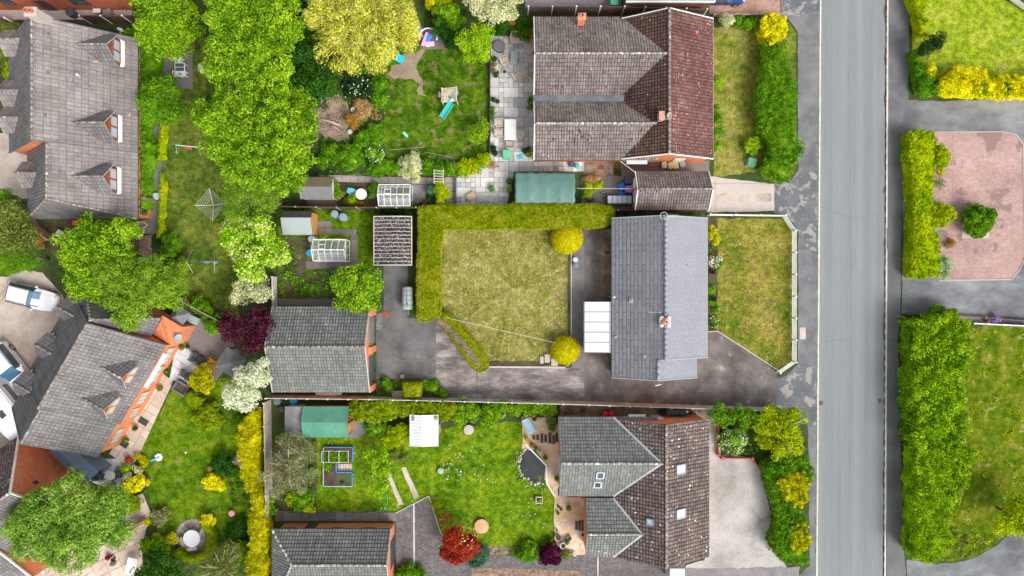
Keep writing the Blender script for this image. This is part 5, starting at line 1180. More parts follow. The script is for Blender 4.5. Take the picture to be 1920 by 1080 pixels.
tree('scrub_tree', 'green scrub tree growing over the rough lawn at the lower right edge', [(1900, 975, 34), (1880, 985, 24), (1925, 960, 34)], 3.5, M['privet'], .14, .45, dens=110)
tree('spreading_conifer', 'dark spreading conifer leaning over the top right lawn', [(1745, 84, 19), (1760, 76, 15), (1735, 94, 17), (1726, 98, 12)], 2.2, M['deep'], .10, .26, dens=420, asp=.3)

# ---------------------------------------------------------------- clipped hedges and topiary
hedge('clipped_hedge', 'tall smooth clipped hedge wrapping the top and left sides of the dry lawn', [(784, 386), (840, 384), (900, 384), (980, 383), (1050, 383), (1140, 388), (1150, 396), (1146, 420), (1128, 429), (1060, 430), (980, 429), (900, 429), (830, 430), (826, 470), (828, 520), (829, 560), (829, 590), (812, 600), (786, 600), (784, 520), (784, 450)], 1.9, M['clipped'], .08, 900, .05, side=.45, jit=.55, edge=.03)
o = hedge('clipped_hedge', 'slanting pill-shaped hedge with a dead bare middle beside the drive', [(808, 596), (815, 586), (838, 585), (860, 604), (900, 650), (916, 676), (914, 692), (900, 698), (884, 690), (850, 640), (822, 606)], 1.2, M['clipped'], .08, 1000, .03, side=.5, jit=.5, edge=.015, top=1)
rg_ = rng(8); t_ = rg_.uniform(0, 1, 3800); cx_ = X(818, 1.2)+(X(897, 1.2)-X(818, 1.2))*t_; cy_ = Y(597, 1.2)+(Y(684, 1.2)-Y(597, 1.2))*t_+.35*np.sin(t_*3.14)
a_ = rg_.uniform(0, 6.28, 3800); q_ = np.sqrt(rg_.uniform(0, 1, 3800))*.24
leafmesh('dead_twigs', np.stack([cx_+q_*np.cos(a_), cy_+q_*np.sin(a_), 1.26+.05*rg_.normal(size=3800)], 1), rg_.normal(size=(3800, 3))+np.array([0, 0, .8]), .10, M['dry'], o, rg=rg_, asp=.35)
hedge('box_hedge', 'square block of clipped green hedge beside the drive and concrete-post fence', [(757, 716), (794, 714), (791, 742), (770, 747), (757, 746)], 1.5, M['clipped'], .07, 900, .03, side=.5, jit=.45, edge=.015)
def topiary(px, py, r, h, label):
    rg = rng(nseed()); c = W(px, py, h*.6); R_ = r/S; P = rdir(rg, 9000, -.7); sc = 1+.02*np.sin(6*P[:, 0])*np.sin(7*P[:, 1]); Q = P*sc[:, None]*np.array([R_, R_, R_*1.0])+np.array([c.x, c.y, h-R_])
    Q[:, 2] = np.maximum(Q[:, 2], .03); vs, fs = blob([(c.x, c.y, h-R_, R_)], rg, h, .97)
    o = leafmesh('topiary_ball', Q, P+.45*rg.normal(size=P.shape), .075, M['topiary'], None, (c.x, c.y, 0), rg, .6, core=(vs, fs)); tag(o, label, 'topiary', 'golden topiary balls at the lawn corners')
topiary(1064, 446, 30, 2.1, 'round golden topiary at the top right corner of the dry lawn')
topiary(1061, 657, 27, 1.9, 'round golden topiary at the bottom right corner of the dry lawn')
hedge('hedge', 'golden-green informal hedge below the concrete-post fence, beside the green shed', [(655, 756), (720, 750), (845, 752), (860, 760), (862, 775), (820, 782), (745, 780), (715, 790), (665, 790), (655, 778)], 1.9, M['box'], .10, 400, .05, side=.5, clump=.2)
hedge('conifer_hedge', 'tall golden conifer hedge standing between the two lower left gardens', [(482, 775), (498, 762), (497, 830), (491, 880), (493, 960), (495, 1090), (464, 1090), (467, 1000), (471, 940), (472, 860), (464, 820), (469, 790)], 2.8, M['gold'], .11, 420, .06, side=.4, asp=.4, clump=.28)
hedge('hedge', 'bright green front hedge of the large brown-roofed house, beside the pavement', [(1436, 88), (1476, 82), (1478, 120), (1490, 160), (1494, 210), (1486, 240), (1494, 280), (1478, 320), (1458, 340), (1428, 334), (1418, 318), (1436, 300), (1426, 260), (1416, 250), (1414, 180), (1428, 140)], 1.9, M['mid'], .11, 340, .08, side=.5, edge=.1, clump=.34)
hedge('golden_shrub', 'square-clipped golden shrub at the top of the front garden by the pavement', [(1433, 30), (1448, 24), (1470, 27), (1479, 42), (1476, 65), (1462, 75), (1450, 82), (1441, 72), (1432, 62)], 1.9, M['brightgold'], .11, 420, .05, cat='shrub', side=.5, edge=.08, clump=.2, top=1)
hedge('hedge', 'long flat-topped yellow-green hedge between pavement and pink block paving', [(1695, 250), (1720, 246), (1750, 249), (1752, 340), (1751, 420), (1758, 450), (1759, 480), (1750, 520), (1700, 522), (1692, 510), (1694, 400)], 1.7, M['privet'], .10, 420, .04, side=.4, clump=.13)
hedge('hedge', 'narrow yellow-green hedge along the pavement in the top right corner', [(1706, -20), (1736, -20), (1734, 40), (1730, 75), (1712, 72), (1707, 50)], 1.5, M['privet'], .10, 320, .06, side=.5, edge=.08, clump=.22)
hedge('hedge', 'golden hedge along the side drive at the bottom of the top right lawn', [(1762, 150), (1775, 136), (1800, 132), (1830, 140), (1850, 146), (1895, 142), (1960, 140), (2000, 138), (2000, 178), (1860, 182), (1765, 184), (1735, 180), (1740, 168)], 1.6, M['brightgold'], .11, 340, .06, side=.5, edge=.07, clump=.28)
hedge('hedge', 'bushy green corner hedge where pavement and upper side drive meet', [(1707, 92), (1722, 94), (1724, 118), (1738, 140), (1760, 155), (1762, 172), (1740, 182), (1712, 180), (1706, 150)], 1.5, M['mid'], .11, 320, .08, side=.5, edge=.08, clump=.3)
hedge('hedge', 'tall overgrown leylandii hedge between right pavement and rough lawn, upper half', [(1688, 600), (1740, 590), (1800, 600), (1812, 625), (1818, 660), (1808, 700), (1806, 740), (1818, 800), (1800, 830), (1760, 830), (1690, 825), (1686, 700)], 2.8, M['leyl'], .14, 260, .15, side=.4, edge=.14, jit=.8, clump=.42)
hedge('hedge', 'tall overgrown leylandii hedge between right pavement and rough lawn, lower half', [(1690, 832), (1802, 832), (1796, 900), (1792, 950), (1765, 970), (1784, 1010), (1768, 1040), (1725, 1046), (1698, 1030), (1692, 950)], 2.6, M['leyl'], .14, 260, .15, side=.4, edge=.14, jit=.8, clump=.42)
hedge('hedge', 'mixed green front hedge of the lichened house, along the left pavement', [(1420, 868), (1448, 850), (1500, 852), (1512, 870), (1508, 900), (1494, 945), (1506, 960), (1518, 1040), (1518, 1056), (1490, 1060), (1455, 1042), (1444, 1010), (1446, 960), (1436, 920)], 1.8, M['mid'], .11, 360, .08, side=.5, edge=.09, clump=.3)
for px_, py_, r_, lab in ((1838, 168, 13, 'green growth between the gold mounds of the top right hedge, left patch'), (1885, 165, 12, 'green growth between the gold mounds of the top right hedge, right patch')): tree('shrub', lab, [(px_, py_, r_, 1.3)], 1.7, M['mid'], .11, .26, dens=300, cat='shrub')
for (q, lab) in (([(1458, 902), (1488, 888), (1516, 890), (1517, 945), (1492, 950), (1470, 930)], 'upper square gold patch of shrub in the mixed front hedge by the pavement'), ([(1486, 988), (1516, 980), (1518, 1030), (1500, 1038), (1486, 1016)], 'lower square gold patch of shrub in the mixed front hedge by the pavement')):
    hedge('golden_shrub', lab, q, 2.1, M['gold'], .10, 500, .05, edge=.1, clump=.2, top=1, cat='shrub', side=.3, group='golden shrubs in the front hedge')
tree('hawthorn', 'wide olive-green bush with bare twigs at the corner of pavement and fence', [(1455, 805, 40), (1480, 790, 28), (1435, 790, 26), (1470, 835, 30), (1490, 820, 22)], 3, M['privet'], .12, .42, dens=170, bark=M['pale_bark'], branch_show=16)
tree('hawthorn', 'green leafy bush in the corner beside the long boundary fence end', [(1345, 778, 22), (1375, 778, 22), (1400, 785, 22)], 2.6, M['mid'], .12, .36, dens=200)
hedge('low_hedge', 'thin bright hedge strip along the path beside the grey-tiled house, upper piece', [(303, 205), (313, 205), (312, 300), (301, 300)], .8, M['privet'], .09, 400, .04)
hedge('low_hedge', 'thin bright hedge strip along the path beside the grey-tiled house, lower piece', [(303, 325), (312, 340), (309, 440), (298, 445), (298, 370)], .8, M['privet'], .09, 400, .04)
hedge('ivy_hedge', 'ivy and climbers covering the garden wall of the grey-tiled house', [(225, 55), (254, 52), (284, 75), (280, 110), (270, 140), (290, 165), (290, 200), (262, 225), (272, 262), (258, 262), (250, 230), (236, 215), (236, 160), (250, 150), (244, 120), (262, 100), (250, 70), (225, 62)], 2.3, M['mid'], .11, 330, .10, side=.4, edge=.1, top=1, clump=.2)
hedge('climber', 'green climber on the lower wall of the grey-tiled house', [(256, 262), (272, 262), (272, 300), (264, 330), (268, 350), (260, 400), (255, 400), (256, 330)], 2.2, M['mid'], .10, 330, .10, cat='plant', side=.4, edge=.08, top=1, clump=.15)
hedge('box_hedge', 'clipped green cube of hedge below the yellow shrub by the charcoal seats', [(345, 742), (365, 730), (388, 745), (375, 766), (352, 764)], 1.2, M['box'], .08, 700, .03)
def ring(label, c, r, a0, a1, w, h, mat, n=16, **k):
    P_ = [(c[0]+(r+w/2)*math.cos(R(a0+(a1-a0)*i/n)), c[1]+(r+w/2)*math.sin(R(a0+(a1-a0)*i/n))) for i in range(n+1)]+[(c[0]+(r-w/2)*math.cos(R(a1-(a1-a0)*i/n)), c[1]+(r-w/2)*math.sin(R(a1-(a1-a0)*i/n))) for i in range(n+1)]
    return hedge('curved_hedge', label, P_, h, mat, .08, 600, .04, edge=.03, **k)
ring('low curved hedge hugging the circular paving on its lower right', (360, 1008), 42, -55, 140, 15, .8, M['box'])

# ---------------------------------------------------------------- shrubs and flowers, each one a thing
SH_ = [
 # name, label, lobes, h, mat, leaf, extra
 ('variegated_shrub', 'round cream variegated shrub between the play lawn and slab path', [(769, 313, 25)], 1.4, 'cream', .11, {}),
 ('white_flower_shrub', 'dark shrub dotted with white flowers below the yellow weeping tree', [(668, 160, 22), (690, 170, 14), (655, 172, 12)], 1.2, 'deep', .10, dict(flower='fl_white', nfl=90, fsz=.12)),
 ('white_flower_shrub', 'white-flowered shrub between the dead bed and the slab path', [(700, 288, 16), (712, 296, 10)], 1.1, 'mid', .10, dict(flower='fl_white', nfl=120)),
 ('shrub', 'green shrub right of the white-flowered dark shrub, beside the play lawn', [(708, 160, 17), (712, 185, 16)], 1.2, 'mid', .11, {}),
 ('shrub', 'rounded green shrub beside the pots left of the play lawn, lower side', [(700, 250, 20), (682, 262, 18)], 1.2, 'mid', .11, {}),
 ('dry_grass_clump', 'orange dried ornamental grass clump in the dead bed', [(682, 204, 17), (675, 215, 13), (667, 195, 9)], .8, 'straw', .16, dict(asp=.2)),
 ('yellow_shrub', 'small mustard-yellow shrub between the dead bed and dried grass', [(658, 226, 13)], .9, 'rust', .10, {}),
 ('shrub', 'dark green shrub above the dead bed under the yellow weeping tree', [(620, 140, 22), (600, 165, 18)], 1.8, 'dark', .12, {}),
 ('shrub', 'deep green shrub at the right end of the dead bed', [(640, 130, 20), (650, 110, 18)], 1.6, 'deep', .12, {}),
 ('shrub', 'green bush between the big bright tree and the felt-roofed shed', [(618, 285, 18), (605, 300, 14)], 1.0, 'mid', .11, {}),
 ('shrub', 'leafy green bush left of the white-flowered shrub by the slab path', [(655, 300, 20), (640, 290, 16), (665, 285, 15)], 1.1, 'mid', .11, {}),
 ('shrub', 'bright bush on the slab path left of the cream variegated shrub', [(725, 315, 16), (705, 318, 14), (745, 318, 10)], 1.0, 'mid', .11, {}),
 ('shrub', 'long leafy border shrub below the play lawn, right of the variegated shrub', [(805, 315, 14), (825, 316, 14), (845, 318, 14)], 1.0, 'mid', .10, {}),
 ('shrub', 'border shrub with lighter tips at the lower right corner of the play lawn', [(870, 318, 16), (890, 312, 15), (908, 300, 12)], 1.1, 'privet', .10, {}),
 ('ornamental_grass', 'tuft of straw-coloured grass on the slab patio corner', [(924, 310, 9)], .6, 'straw', .12, dict(asp=.18, core=False)),
 ('shrub', 'bright green bush at the top edge right of the yellow weeping tree', [(835, 22, 24), (850, 38, 18)], 2.0, 'maple', .12, {}),
 ('shrub', 'dark bush between the toy slide and the small yellow-green tree', [(838, 60, 22), (825, 42, 16), (850, 80, 14)], 1.8, 'dark', .12, {}),
 ('golden_shrub', 'strip of golden shrub at the very top edge left of the white blossom', [(812, 2, 14), (830, 0, 14)], 1.8, 'gold', .10, {}),
 ('shrub', 'dark bush above the patio between blossom tree and house', [(930, 48, 18), (950, 40, 16), (975, 45, 14)], 1.3, 'dark', .11, {}),
 ('shrub', 'dark shrub at the upper left corner of the slab patio', [(985, 62, 12), (968, 55, 11)], 1.0, 'conifer', .10, {}),
 ('shrub', 'small golden shrub between blossom tree and patio', [(962, 42, 8)], 1.2, 'rust', .09, {}),
 ('conifer', 'dark green ball conifer in the grey gravel beside the glasshouse', [(807, 357, 11)], 1.1, 'blue_green', .08, dict(cat='conifer')),
 ('shrub', 'loose yellow-green shrub against the rustic trellis by the conifer', [(822, 350, 11), (830, 365, 13), (825, 378, 11)], 1.3, 'privet', .10, {}),
 ('shrub', 'yellow-green low shrub left of the white round table', [(660, 377, 12)], .8, 'box', .10, {}),
 ('shrub', 'small mustard shrub just below the white round table', [(677, 381, 7)], .6, 'rust', .08, {}),
 ('climber', 'green climber at the end wall of the felt-roofed shed', [(630, 345, 8), (633, 362, 9)], 1.3, 'mid', .09, {}),
 ('shrub', 'scrappy green plant right of the white round table', [(700, 350, 9), (697, 365, 7)], .7, 'mid', .09, {}),
 ('potted_plant', 'green plant in the corner by the white front fence', [(1349, 498, 9), (1345, 580, 7)], .5, 'mid', .08, {}),
 ('yellow_shrub', 'yellow blossoming shrub in the narrow bed in front of the bungalow', [(1336, 430, 8), (1342, 447, 9), (1333, 440, 8)], 1.0, 'lemon', .10, {}),
 ('white_flower_shrub', 'small white-blossomed bush in the bed in front of the bungalow', [(1340, 490, 11)], .9, 'grey', .07, dict(flower='fl_white', nfl=160)),
 ('white_flower_plant', 'low white-flowered plant near the bottom of the bungalow front bed', [(1342, 610, 7), (1340, 600, 7)], .4, 'mid', .08, dict(flower='fl_white', nfl=26)),
 ('green_plant', 'green clump in the front bed level with the chimney', [(1335, 565, 9), (1334, 545, 8)], .5, 'mid', .09, {}),
 ('pink_blossom_shrub', 'cream-pink blossoming shrub above the front lawn of the large brown-roofed house', [(1362, 40, 13)], 1.3, 'cream', .09, dict(flower='fl_cream', nfl=50)),
 ('shrub', 'row of green shrub along the top of the front lawn, right of the pink blossom', [(1385, 40, 12), (1402, 42, 12), (1420, 46, 12)], 1.0, 'mid', .11, {}),
 ('shrub', 'small lime shrub against the maroon-roofed house wall, upper one', [(1347, 153, 9)], .7, 'lime', .08, {}),
 ('shrub', 'tall green climber strip on the maroon-roofed house front wall', [(1343, 205, 9), (1342, 225, 10), (1343, 250, 10), (1342, 275, 9)], 1.0, 'mid', .10, {}),
 ('shrub', 'bright leafy shrub beside the green lidded box on the front lawn', [(1408, 278, 12), (1416, 268, 11), (1403, 268, 9)], .9, 'lime', .11, {}),
 ('white_flower_shrub', 'round white-blossomed shrub at the corner of the pale gravel drive', [(1375, 828, 25)], 1.5, 'maple', .10, dict(flower='fl_white', nfl=420, fsz=.08)),
 ('golden_shrub', 'golden tree-like shrub beside the charcoal patio seats', [(378, 708, 20), (388, 722, 14), (368, 722, 12)], 1.7, 'gold', .11, {}),
 ('round_shrub', 'clipped round green shrub on the left garden lawn', [(388, 782, 27)], 1.5, 'box', .08, dict(rc=.18)),
 ('shrub', 'little green shrub at the lawn edge beside the golden hedge', [(448, 785, 9), (442, 775, 6)], .7, 'mid', .10, {}),
 ('golden_shrub', 'flat golden shrub standing on the left garden lawn', [(392, 903, 13), (407, 908, 13), (398, 898, 10)], .8, 'brightgold', .11, {}),
 ('shrub', 'dark green shrub island on the left garden lawn', [(418, 868, 19), (432, 882, 13), (408, 878, 10)], 1.0, 'dark', .10, {}),
 ('shrub', 'dusky pink-brown low shrub beside the dark shrub island', [(447, 864, 9), (455, 868, 8)], .6, 'dry', .08, {}),
 ('golden_shrub', 'brightest golden shrub in the rockery beside the round glass table', [(245, 912, 15), (262, 905, 13), (235, 915, 9)], 1.0, 'brightgold', .11, {}),
 ('cream_shrub', 'cream-leaved shrub in the rockery above the bright golden shrub', [(240, 895, 10), (256, 884, 8)], .7, 'cream', .09, {}),
 ('gold_plant', 'small orange-gold plant at the top of the rockery', [(268, 866, 9), (258, 857, 7)], .5, 'gold', .08, {}),
 ('red_plant', 'dark red plant at the top left of the rockery', [(240, 862, 7)], .6, 'red', .08, {}),
 ('shrub', 'green mound plant in the rockery behind the cream shrub', [(236, 880, 9)], .6, 'privet', .08, {}),
 ('shrub', 'leafy lime shrub between the birch and the ring hedge', [(292, 1024, 18), (275, 1022, 12), (300, 1032, 14)], 1.2, 'lime', .13, {}),
 ('golden_shrub', 'small gold shrub at the left end of the ring hedge', [(322, 1012, 10)], .9, 'lemon', .09, {}),
 ('golden_shrub', 'gold shrub at the top of the circular paving', [(390, 973, 12)], 1.0, 'brightgold', .10, {}),
 ('shrub', 'grey-green shrub beside the stepping slabs and birch', [(295, 972, 15), (305, 965, 10)], .9, 'grey', .11, {}),
 ('gold_plant', 'tiny gold plant beside the grey-green shrub near the birch', [(276, 978, 7)], .4, 'brightgold', .08, {}),
 ('shrub', 'yellow-green shrub over the wall above the stepping slabs', [(248, 945, 16), (240, 935, 13)], 1.2, 'box', .10, {}),
 ('shrub', 'dark green rhododendron beside the golden hedge, right of the circle', [(440, 1000, 16), (452, 985, 12)], 1.0, 'dark', .10, {}),
 ('shrub', 'lower dark bush against the golden hedge near the bottom', [(448, 1045, 16), (455, 1025, 12)], 1.0, 'conifer', .10, {}),
 ('shrub', 'green gooseberry-like bush at the lower end of the grey-olive bed', [(565, 940, 20), (575, 925, 13)], 1.1, 'mid', .10, {}),
 ('shrub', 'bright-edged bush in the corner of the grey-olive bed and the slab path', [(578, 955, 10), (548, 935, 12)], .9, 'privet', .10, {}),
 ('shrub', 'blue-green shrub at the left of the grey-olive bed', [(548, 928, 12)], .9, 'conifer', .10, {}),
 ('shrub', 'tall green shrub between golden hedge and slab path', [(510, 955, 10), (508, 940, 9)], 1.0, 'mid', .10, {}),
 ('white_flower_plant', 'white flowers at the right edge of the grey-olive bed', [(582, 885, 10), (575, 895, 8)], .5, 'mid', .08, dict(flower='fl_white', nfl=50)),
 ('shrub', 'mid green bush between the green shed and the white shed, left one', [(706, 805, 17), (695, 798, 13)], 1.2, 'mid', .11, {}),
 ('shrub', 'yellow-green bush against the white shed, lower left side', [(742, 818, 17), (755, 808, 14), (730, 826, 13)], 1.4, 'privet', .11, {}),
 ('shrub', 'dry gold shrub on the lawn just below the white shed bush', [(745, 850, 14), (757, 858, 10)], .5, 'olive', .09, dict(dens=200, core=False)),
 ('hydrangea', 'large round green shrub between the white shed and bird table', [(868, 768, 20), (885, 775, 16), (862, 785, 14)], 1.8, 'maple', .11, {}),
 ('hydrangea', 'big green shrub right of the bird table by the fence', [(920, 775, 21), (935, 765, 16), (910, 792, 14)], 1.8, 'maple', .11, {}),
 ('gold_shrub', 'amber-leaved shrub at the end of the long golden-green hedge', [(848, 762, 10), (842, 774, 8)], 1.7, 'gold', .10, {}),
 ('shrub', 'row of green shrubs along the fence above the gravel garden', [(962, 768, 13), (985, 765, 14), (1008, 766, 14), (1030, 766, 13)], 1.0, 'maple', .11, {}),
 ('shrub', 'bushy green plant at the corner of the grey-green wing', [(1038, 790, 10), (1036, 800, 8)], .8, 'olive', .09, {}),
 ('shrub', 'yellow-green low shrub on the daisy lawn beside the block drive', [(820, 948, 12), (828, 962, 9)], .5, 'box', .09, dict(dens=200)),
 ('rusty_shrub', 'small brown-red shrub with white flowers above the red tree', [(833, 972, 11)], .7, 'rust', .09, dict(flower='fl_white', nfl=14)),
 ('shrub', 'grey-green low shrub tucked behind the red tree', [(897, 1043, 20), (888, 1055, 14)], .9, 'blue_green', .09, {}),
 ('round_shrub', 'bright green ball shrub in the bark border beside the plum ball', [(990, 1037, 20)], 1.1, 'mid', .08, dict(rc=.18)),
 ('round_shrub', 'plum-purple ball shrub in the bark border', [(1033, 1041, 22)], 1.2, 'plum', .08, dict(rc=.2)),
 ('shrub', 'small green shrub between the plum ball and the lawn', [(1033, 1020, 9)], .6, 'mid', .09, {}),
 ('shrub', 'yellow-green shrub right of the plum ball by the wall', [(1062, 1040, 9)], .7, 'olive', .09, {}),
 ('green_plant', 'small green plant in the bark border near the ball shrubs', [(966, 1036, 8)], .4, 'mid', .08, {}),
 ('shrub', 'leafy shrub at the bottom edge on the grey block drive', [(770, 1078, 18), (755, 1082, 16), (788, 1084, 14)], 1.0, 'mid', .11, {}),
 ('round_shrub', 'yellow-green ball shrub beside the flat hedge, upper one', [(1764, 296, 20), (1762, 285, 15)], 1.2, 'privet', .08, dict(rc=.18)),
 ('gold_plant', 'small golden bush just below the upper ball shrub by the flat hedge', [(1762, 322, 8)], .8, 'gold', .08, {}),
 ('round_shrub', 'largest yellow-green ball shrub beside the flat hedge, middle one', [(1769, 402, 24)], 1.3, 'privet', .08, dict(rc=.18)),
 ('round_shrub', 'pale grey-green ball shrub at the lower end of the flat hedge', [(1767, 500, 20)], 1.2, 'pale_green', .08, dict(rc=.18)),
 ('shrub', 'sparse olive shrub between the upper and middle ball shrubs', [(1762, 345, 9)], .7, 'olive', .09, dict(core=False, dens=200)),
 ('rust_plant', 'sprawling orange-yellow plant between middle and pale ball shrubs', [(1780, 456, 8), (1786, 457, 6)], .4, 'rust', .09, dict(core=False, dens=260)),
 ('round_shrub', 'dark round bush in the square planting bed on pink block paving', [(1838, 412, 30), (1835, 420, 26)], 1.9, 'mid', .10, dict(rc=.22)),
 ('gold_plant', 'small golden bush on the pavement side below the dark spreading conifer', [(1746, 128, 9), (1745, 142, 8)], .9, 'brightgold', .09, {}),
 ('purple_flower_plant', 'purple flowers on the low white wall by the lower side drive', [(1868, 598, 9)], .5, 'mid', .07, dict(flower='fl_purple', nfl=200, fsz=.08)),
 ('shrub', 'leafy shrub rising over the low brick wall by the lower side drive', [(1760, 592, 18), (1780, 590, 16), (1745, 598, 13)], 1.6, 'maple', .12, {}),
 ('grey_plant', 'grey lavender clump beside the low white wall', [(1838, 612, 11), (1825, 610, 8)], .4, 'grey', .07, dict(core=False, dens=260)),
 ('shrub', 'green shrub below the left garden fence beside the purple tree', [(410, 600, 13), (395, 612, 10)], 1.1, 'mid', .10, {}),
 ('shrub', 'bright leafy shrub left of the purple tree near the paved court', [(402, 618, 10)], .8, 'lime', .10, {}),
 ('shrub', 'mid green bush at the lower end of the left lawn', [(375, 572, 17), (390, 582, 13)], 1.2, 'mid', .11, {}),
 ('shrub', 'green climber bush left of the cross-shaped swing frame', [(320, 450, 16), (318, 470, 14), (330, 462, 12)], 1.2, 'mid', .10, {}),
 ('shrub', 'feathery shrub below the cross-shaped swing frame', [(330, 505, 20), (345, 495, 13)], 1.5, 'feather', .10, {}),
 ('golden_shrub', 'mustard shrub by the leaning fence at the lower corner of the grey-tiled house', [(70, 452, 12)], .9, 'rust', .09, {}),
 ('shrub', 'golden-olive shrub at the top left corner beside the grey-tiled house', [(18, 52, 14), (8, 62, 12)], 1.2, 'olive', .10, {}),
 ('shrub', 'light green shrub at the left edge below the first small dormer', [(22, 122, 9), (15, 138, 9)], .8, 'privet', .09, {}),
 ('red_leaf_shrub', 'orange-red leafed shrub beside the small pyramid-roofed pavilion', [(403, 684, 9), (398, 676, 7)], 1.0, 'rust', .09, {}),
 ('shrub', 'small shrub in the planting hole below the charcoal seats', [(365, 738, 9)], .9, 'olive', .08, {}),
 ('bluebells', 'blue-flowered clump in the vegetable bed beside the bright green tree', [(638, 518, 10), (628, 512, 9)], .4, 'mid', .09, dict(flower='fl_blue', nfl=170, fsz=.08)),
 ('shrub', 'dark shrub above the corrugated brown carport roof', [(745, 397, 13), (725, 396, 11), (765, 398, 10)], .9, 'deep', .10, {}),
 ('shrub', 'green plants along the drive edge behind the square hedge block', [(812, 728, 13), (828, 738, 9), (798, 722, 9)], .7, 'mid', .10, {}),
 ('shrub', 'green plant beside the charcoal-roofed garage at the fence', [(728, 728, 10), (722, 718, 8)], .7, 'mid', .10, {}),
 ('green_plant', 'green plant spike growing in a gap of the slab patio', [(921, 354, 6)], .6, 'mid', .08, {}),
 ('shrub', 'row of leafy tips behind the long clipped hedge', [(965, 388, 8), (990, 386, 8), (1015, 386, 8), (1045, 386, 8)], 1.7, 'maple', .10, {}),
 ('golden_grass_clump', 'straw and green wild clump beside the blue and purple bins', [(1105, 336, 10), (1120, 335, 10)], .6, 'straw', .10, dict(asp=.2)),
 ('shrub', 'green wild plants left of the blue tarpaulin and bins', [(1105, 352, 12), (1122, 348, 9), (1100, 365, 8)], .7, 'privet', .09, {}),
 ('climber', 'green climber on the patio side of the brown-roofed house', [(994, 188, 6), (995, 202, 6)], 1.0, 'mid', .09, {}),
]
for nm, lab, lb, h_, mt, lf, ex in SH_:
    ex = dict(ex); 
    if 'flower' in ex: ex['flower'] = M[ex['flower']]
    if nm in ('round_shrub',): ex.setdefault('dens', 900); ex.setdefault('jit', .5)
    ex.setdefault('cat', 'conifer' if nm == 'conifer' else ('flowers' if 'flower' in nm or nm == 'bluebells' else ('plant' if 'plant' in nm or 'grass' in nm else 'shrub')))
    shrub(nm, lab, lb, h_, M[mt], lf, **ex)
# ---------------------------------------------------------------- ground cover nobody could count
cover('ground_cover', 'leafy ground cover under the trees at the upper left', [(395, 100), (600, 100), (640, 330), (560, 330), (430, 330), (380, 260)], M['dark'], .14, 60, .5)
cover('ground_cover', 'dense green ground cover around the dead bed', [(590, 110), (722, 110), (722, 300), (600, 330), (598, 260), (660, 262), (640, 180), (590, 180)], M['mid'], .12, 130, .45)
cover('ground_cover', 'weedy leaves along the slab path', [(598, 300), (760, 300), (920, 305), (900, 330), (600, 330)], M['mid'], .11, 170, .4, M['fl_white'], 30)
cover('ground_cover', 'rough planting below the white top fence rail', [(528, 392), (702, 392), (702, 412), (600, 412), (528, 440)], M['mid'], .11, 110, .35)
cover('ground_cover', 'vegetable bed greens', [(524, 508), (640, 508), (640, 556), (524, 556)], M['mid'], .12, 300, .35)
cover('ground_cover', 'weeds on the bare soil left of the lower greenhouse', [(530, 440), (580, 440), (574, 505), (530, 505)], M['mid'], .10, 130, .25)
cover('ground_cover', 'garden greens beside the corrugated carport', [(672, 420), (702, 405), (702, 505), (672, 505)], M['mid'], .10, 130, .2)
cover('ground_cover', 'plants inside the square slab path', [(600, 440), (658, 440), (655, 488), (650, 488), (640, 450), (600, 448)], M['privet'], .10, 140, .3)
cover('ground_cover', 'leafy litter in the gravel strip by the shed', [(628, 348), (700, 348), (705, 388), (630, 388)], M['olive'], .09, 100, .25)
cover('ground_cover', 'low plants in the grey-olive bed', [(506, 825), (592, 822), (590, 958), (506, 960)], M['mid'], .11, 80, .3, M['fl_white'], 60)
cover('ground_cover', 'plants round the pond edge', [(962, 850), (984, 835), (976, 870), (985, 898), (1003, 908), (1022, 912), (1022, 925), (990, 915), (965, 895)], M['mid'], .10, 220, .25, M['fl_white'], 50)
cover('ground_cover', 'water plants floating on the pond', [(998, 895), (1010, 885), (1021, 882), (1021, 906), (1005, 904)], M['lime'], .08, 80, .05)
cover('ground_cover', 'flowery oval bed planting', [(818, 884), (832, 866), (858, 860), (876, 876), (872, 894), (850, 903), (828, 898)], M['conifer'], .09, 160, .22, M['fl_white'], 60)
cover('ground_cover', 'front bed plants along the bungalow', [(1328, 408), (1343, 408), (1343, 620), (1328, 618)], M['mid'], .10, 130, .22)
cover('ground_cover', 'weeds along the long fence foot', [(706, 712), (815, 712), (836, 744), (706, 742)], M['mid'], .10, 120, .3)
cover('ground_cover', 'weeds under the long fence on its upper side', [(515, 738), (700, 738), (700, 743), (515, 743)], M['mid'], .10, 160, .3)
cover('ground_cover', 'overgrown strip behind the fence by the gravel drive', [(1325, 764), (1440, 768), (1430, 850), (1350, 850), (1348, 790)], M['conifer'], .12, 130, .5)
cover('ground_cover', 'border plants at the golden hedge foot', [(430, 860), (462, 860), (460, 1080), (350, 1080), (400, 1040), (425, 1000)], M['dark'], .11, 110, .35)
cover('ground_cover', 'rockery plants', [(228, 855), (275, 862), (283, 890), (278, 920), (262, 930), (232, 905)], M['olive'], .09, 180, .2, M['fl_white'], 30)
cover('ground_cover', 'plants at the left lawn edge near the rotary dryer', [(425, 330), (520, 390), (520, 420), (410, 420), (400, 380)], M['mid'], .12, 90, .4)
cover('ground_cover', 'undergrowth between the left lawn and the neighbour court', [(285, 440), (340, 450), (345, 560), (450, 580), (420, 610), (340, 600), (285, 540)], M['dark'], .12, 90, .4)
cover('ground_cover', 'plants in the bark border by the red tree', [(912, 1026), (1040, 1028), (1070, 1032), (1070, 1037), (912, 1039)], M['mid'], .09, 60, .2)
cover('ground_cover', 'dark planting behind the yellow weeping tree', [(560, 0), (640, 0), (640, 110), (600, 200), (560, 120)], M['deep'], .13, 90, .6)
cover('ground_cover', 'planting above the play lawn', [(790, 20), (1000, 20), (1000, 60), (920, 64), (900, 100), (850, 88), (800, 60)], M['dark'], .12, 130, .5)
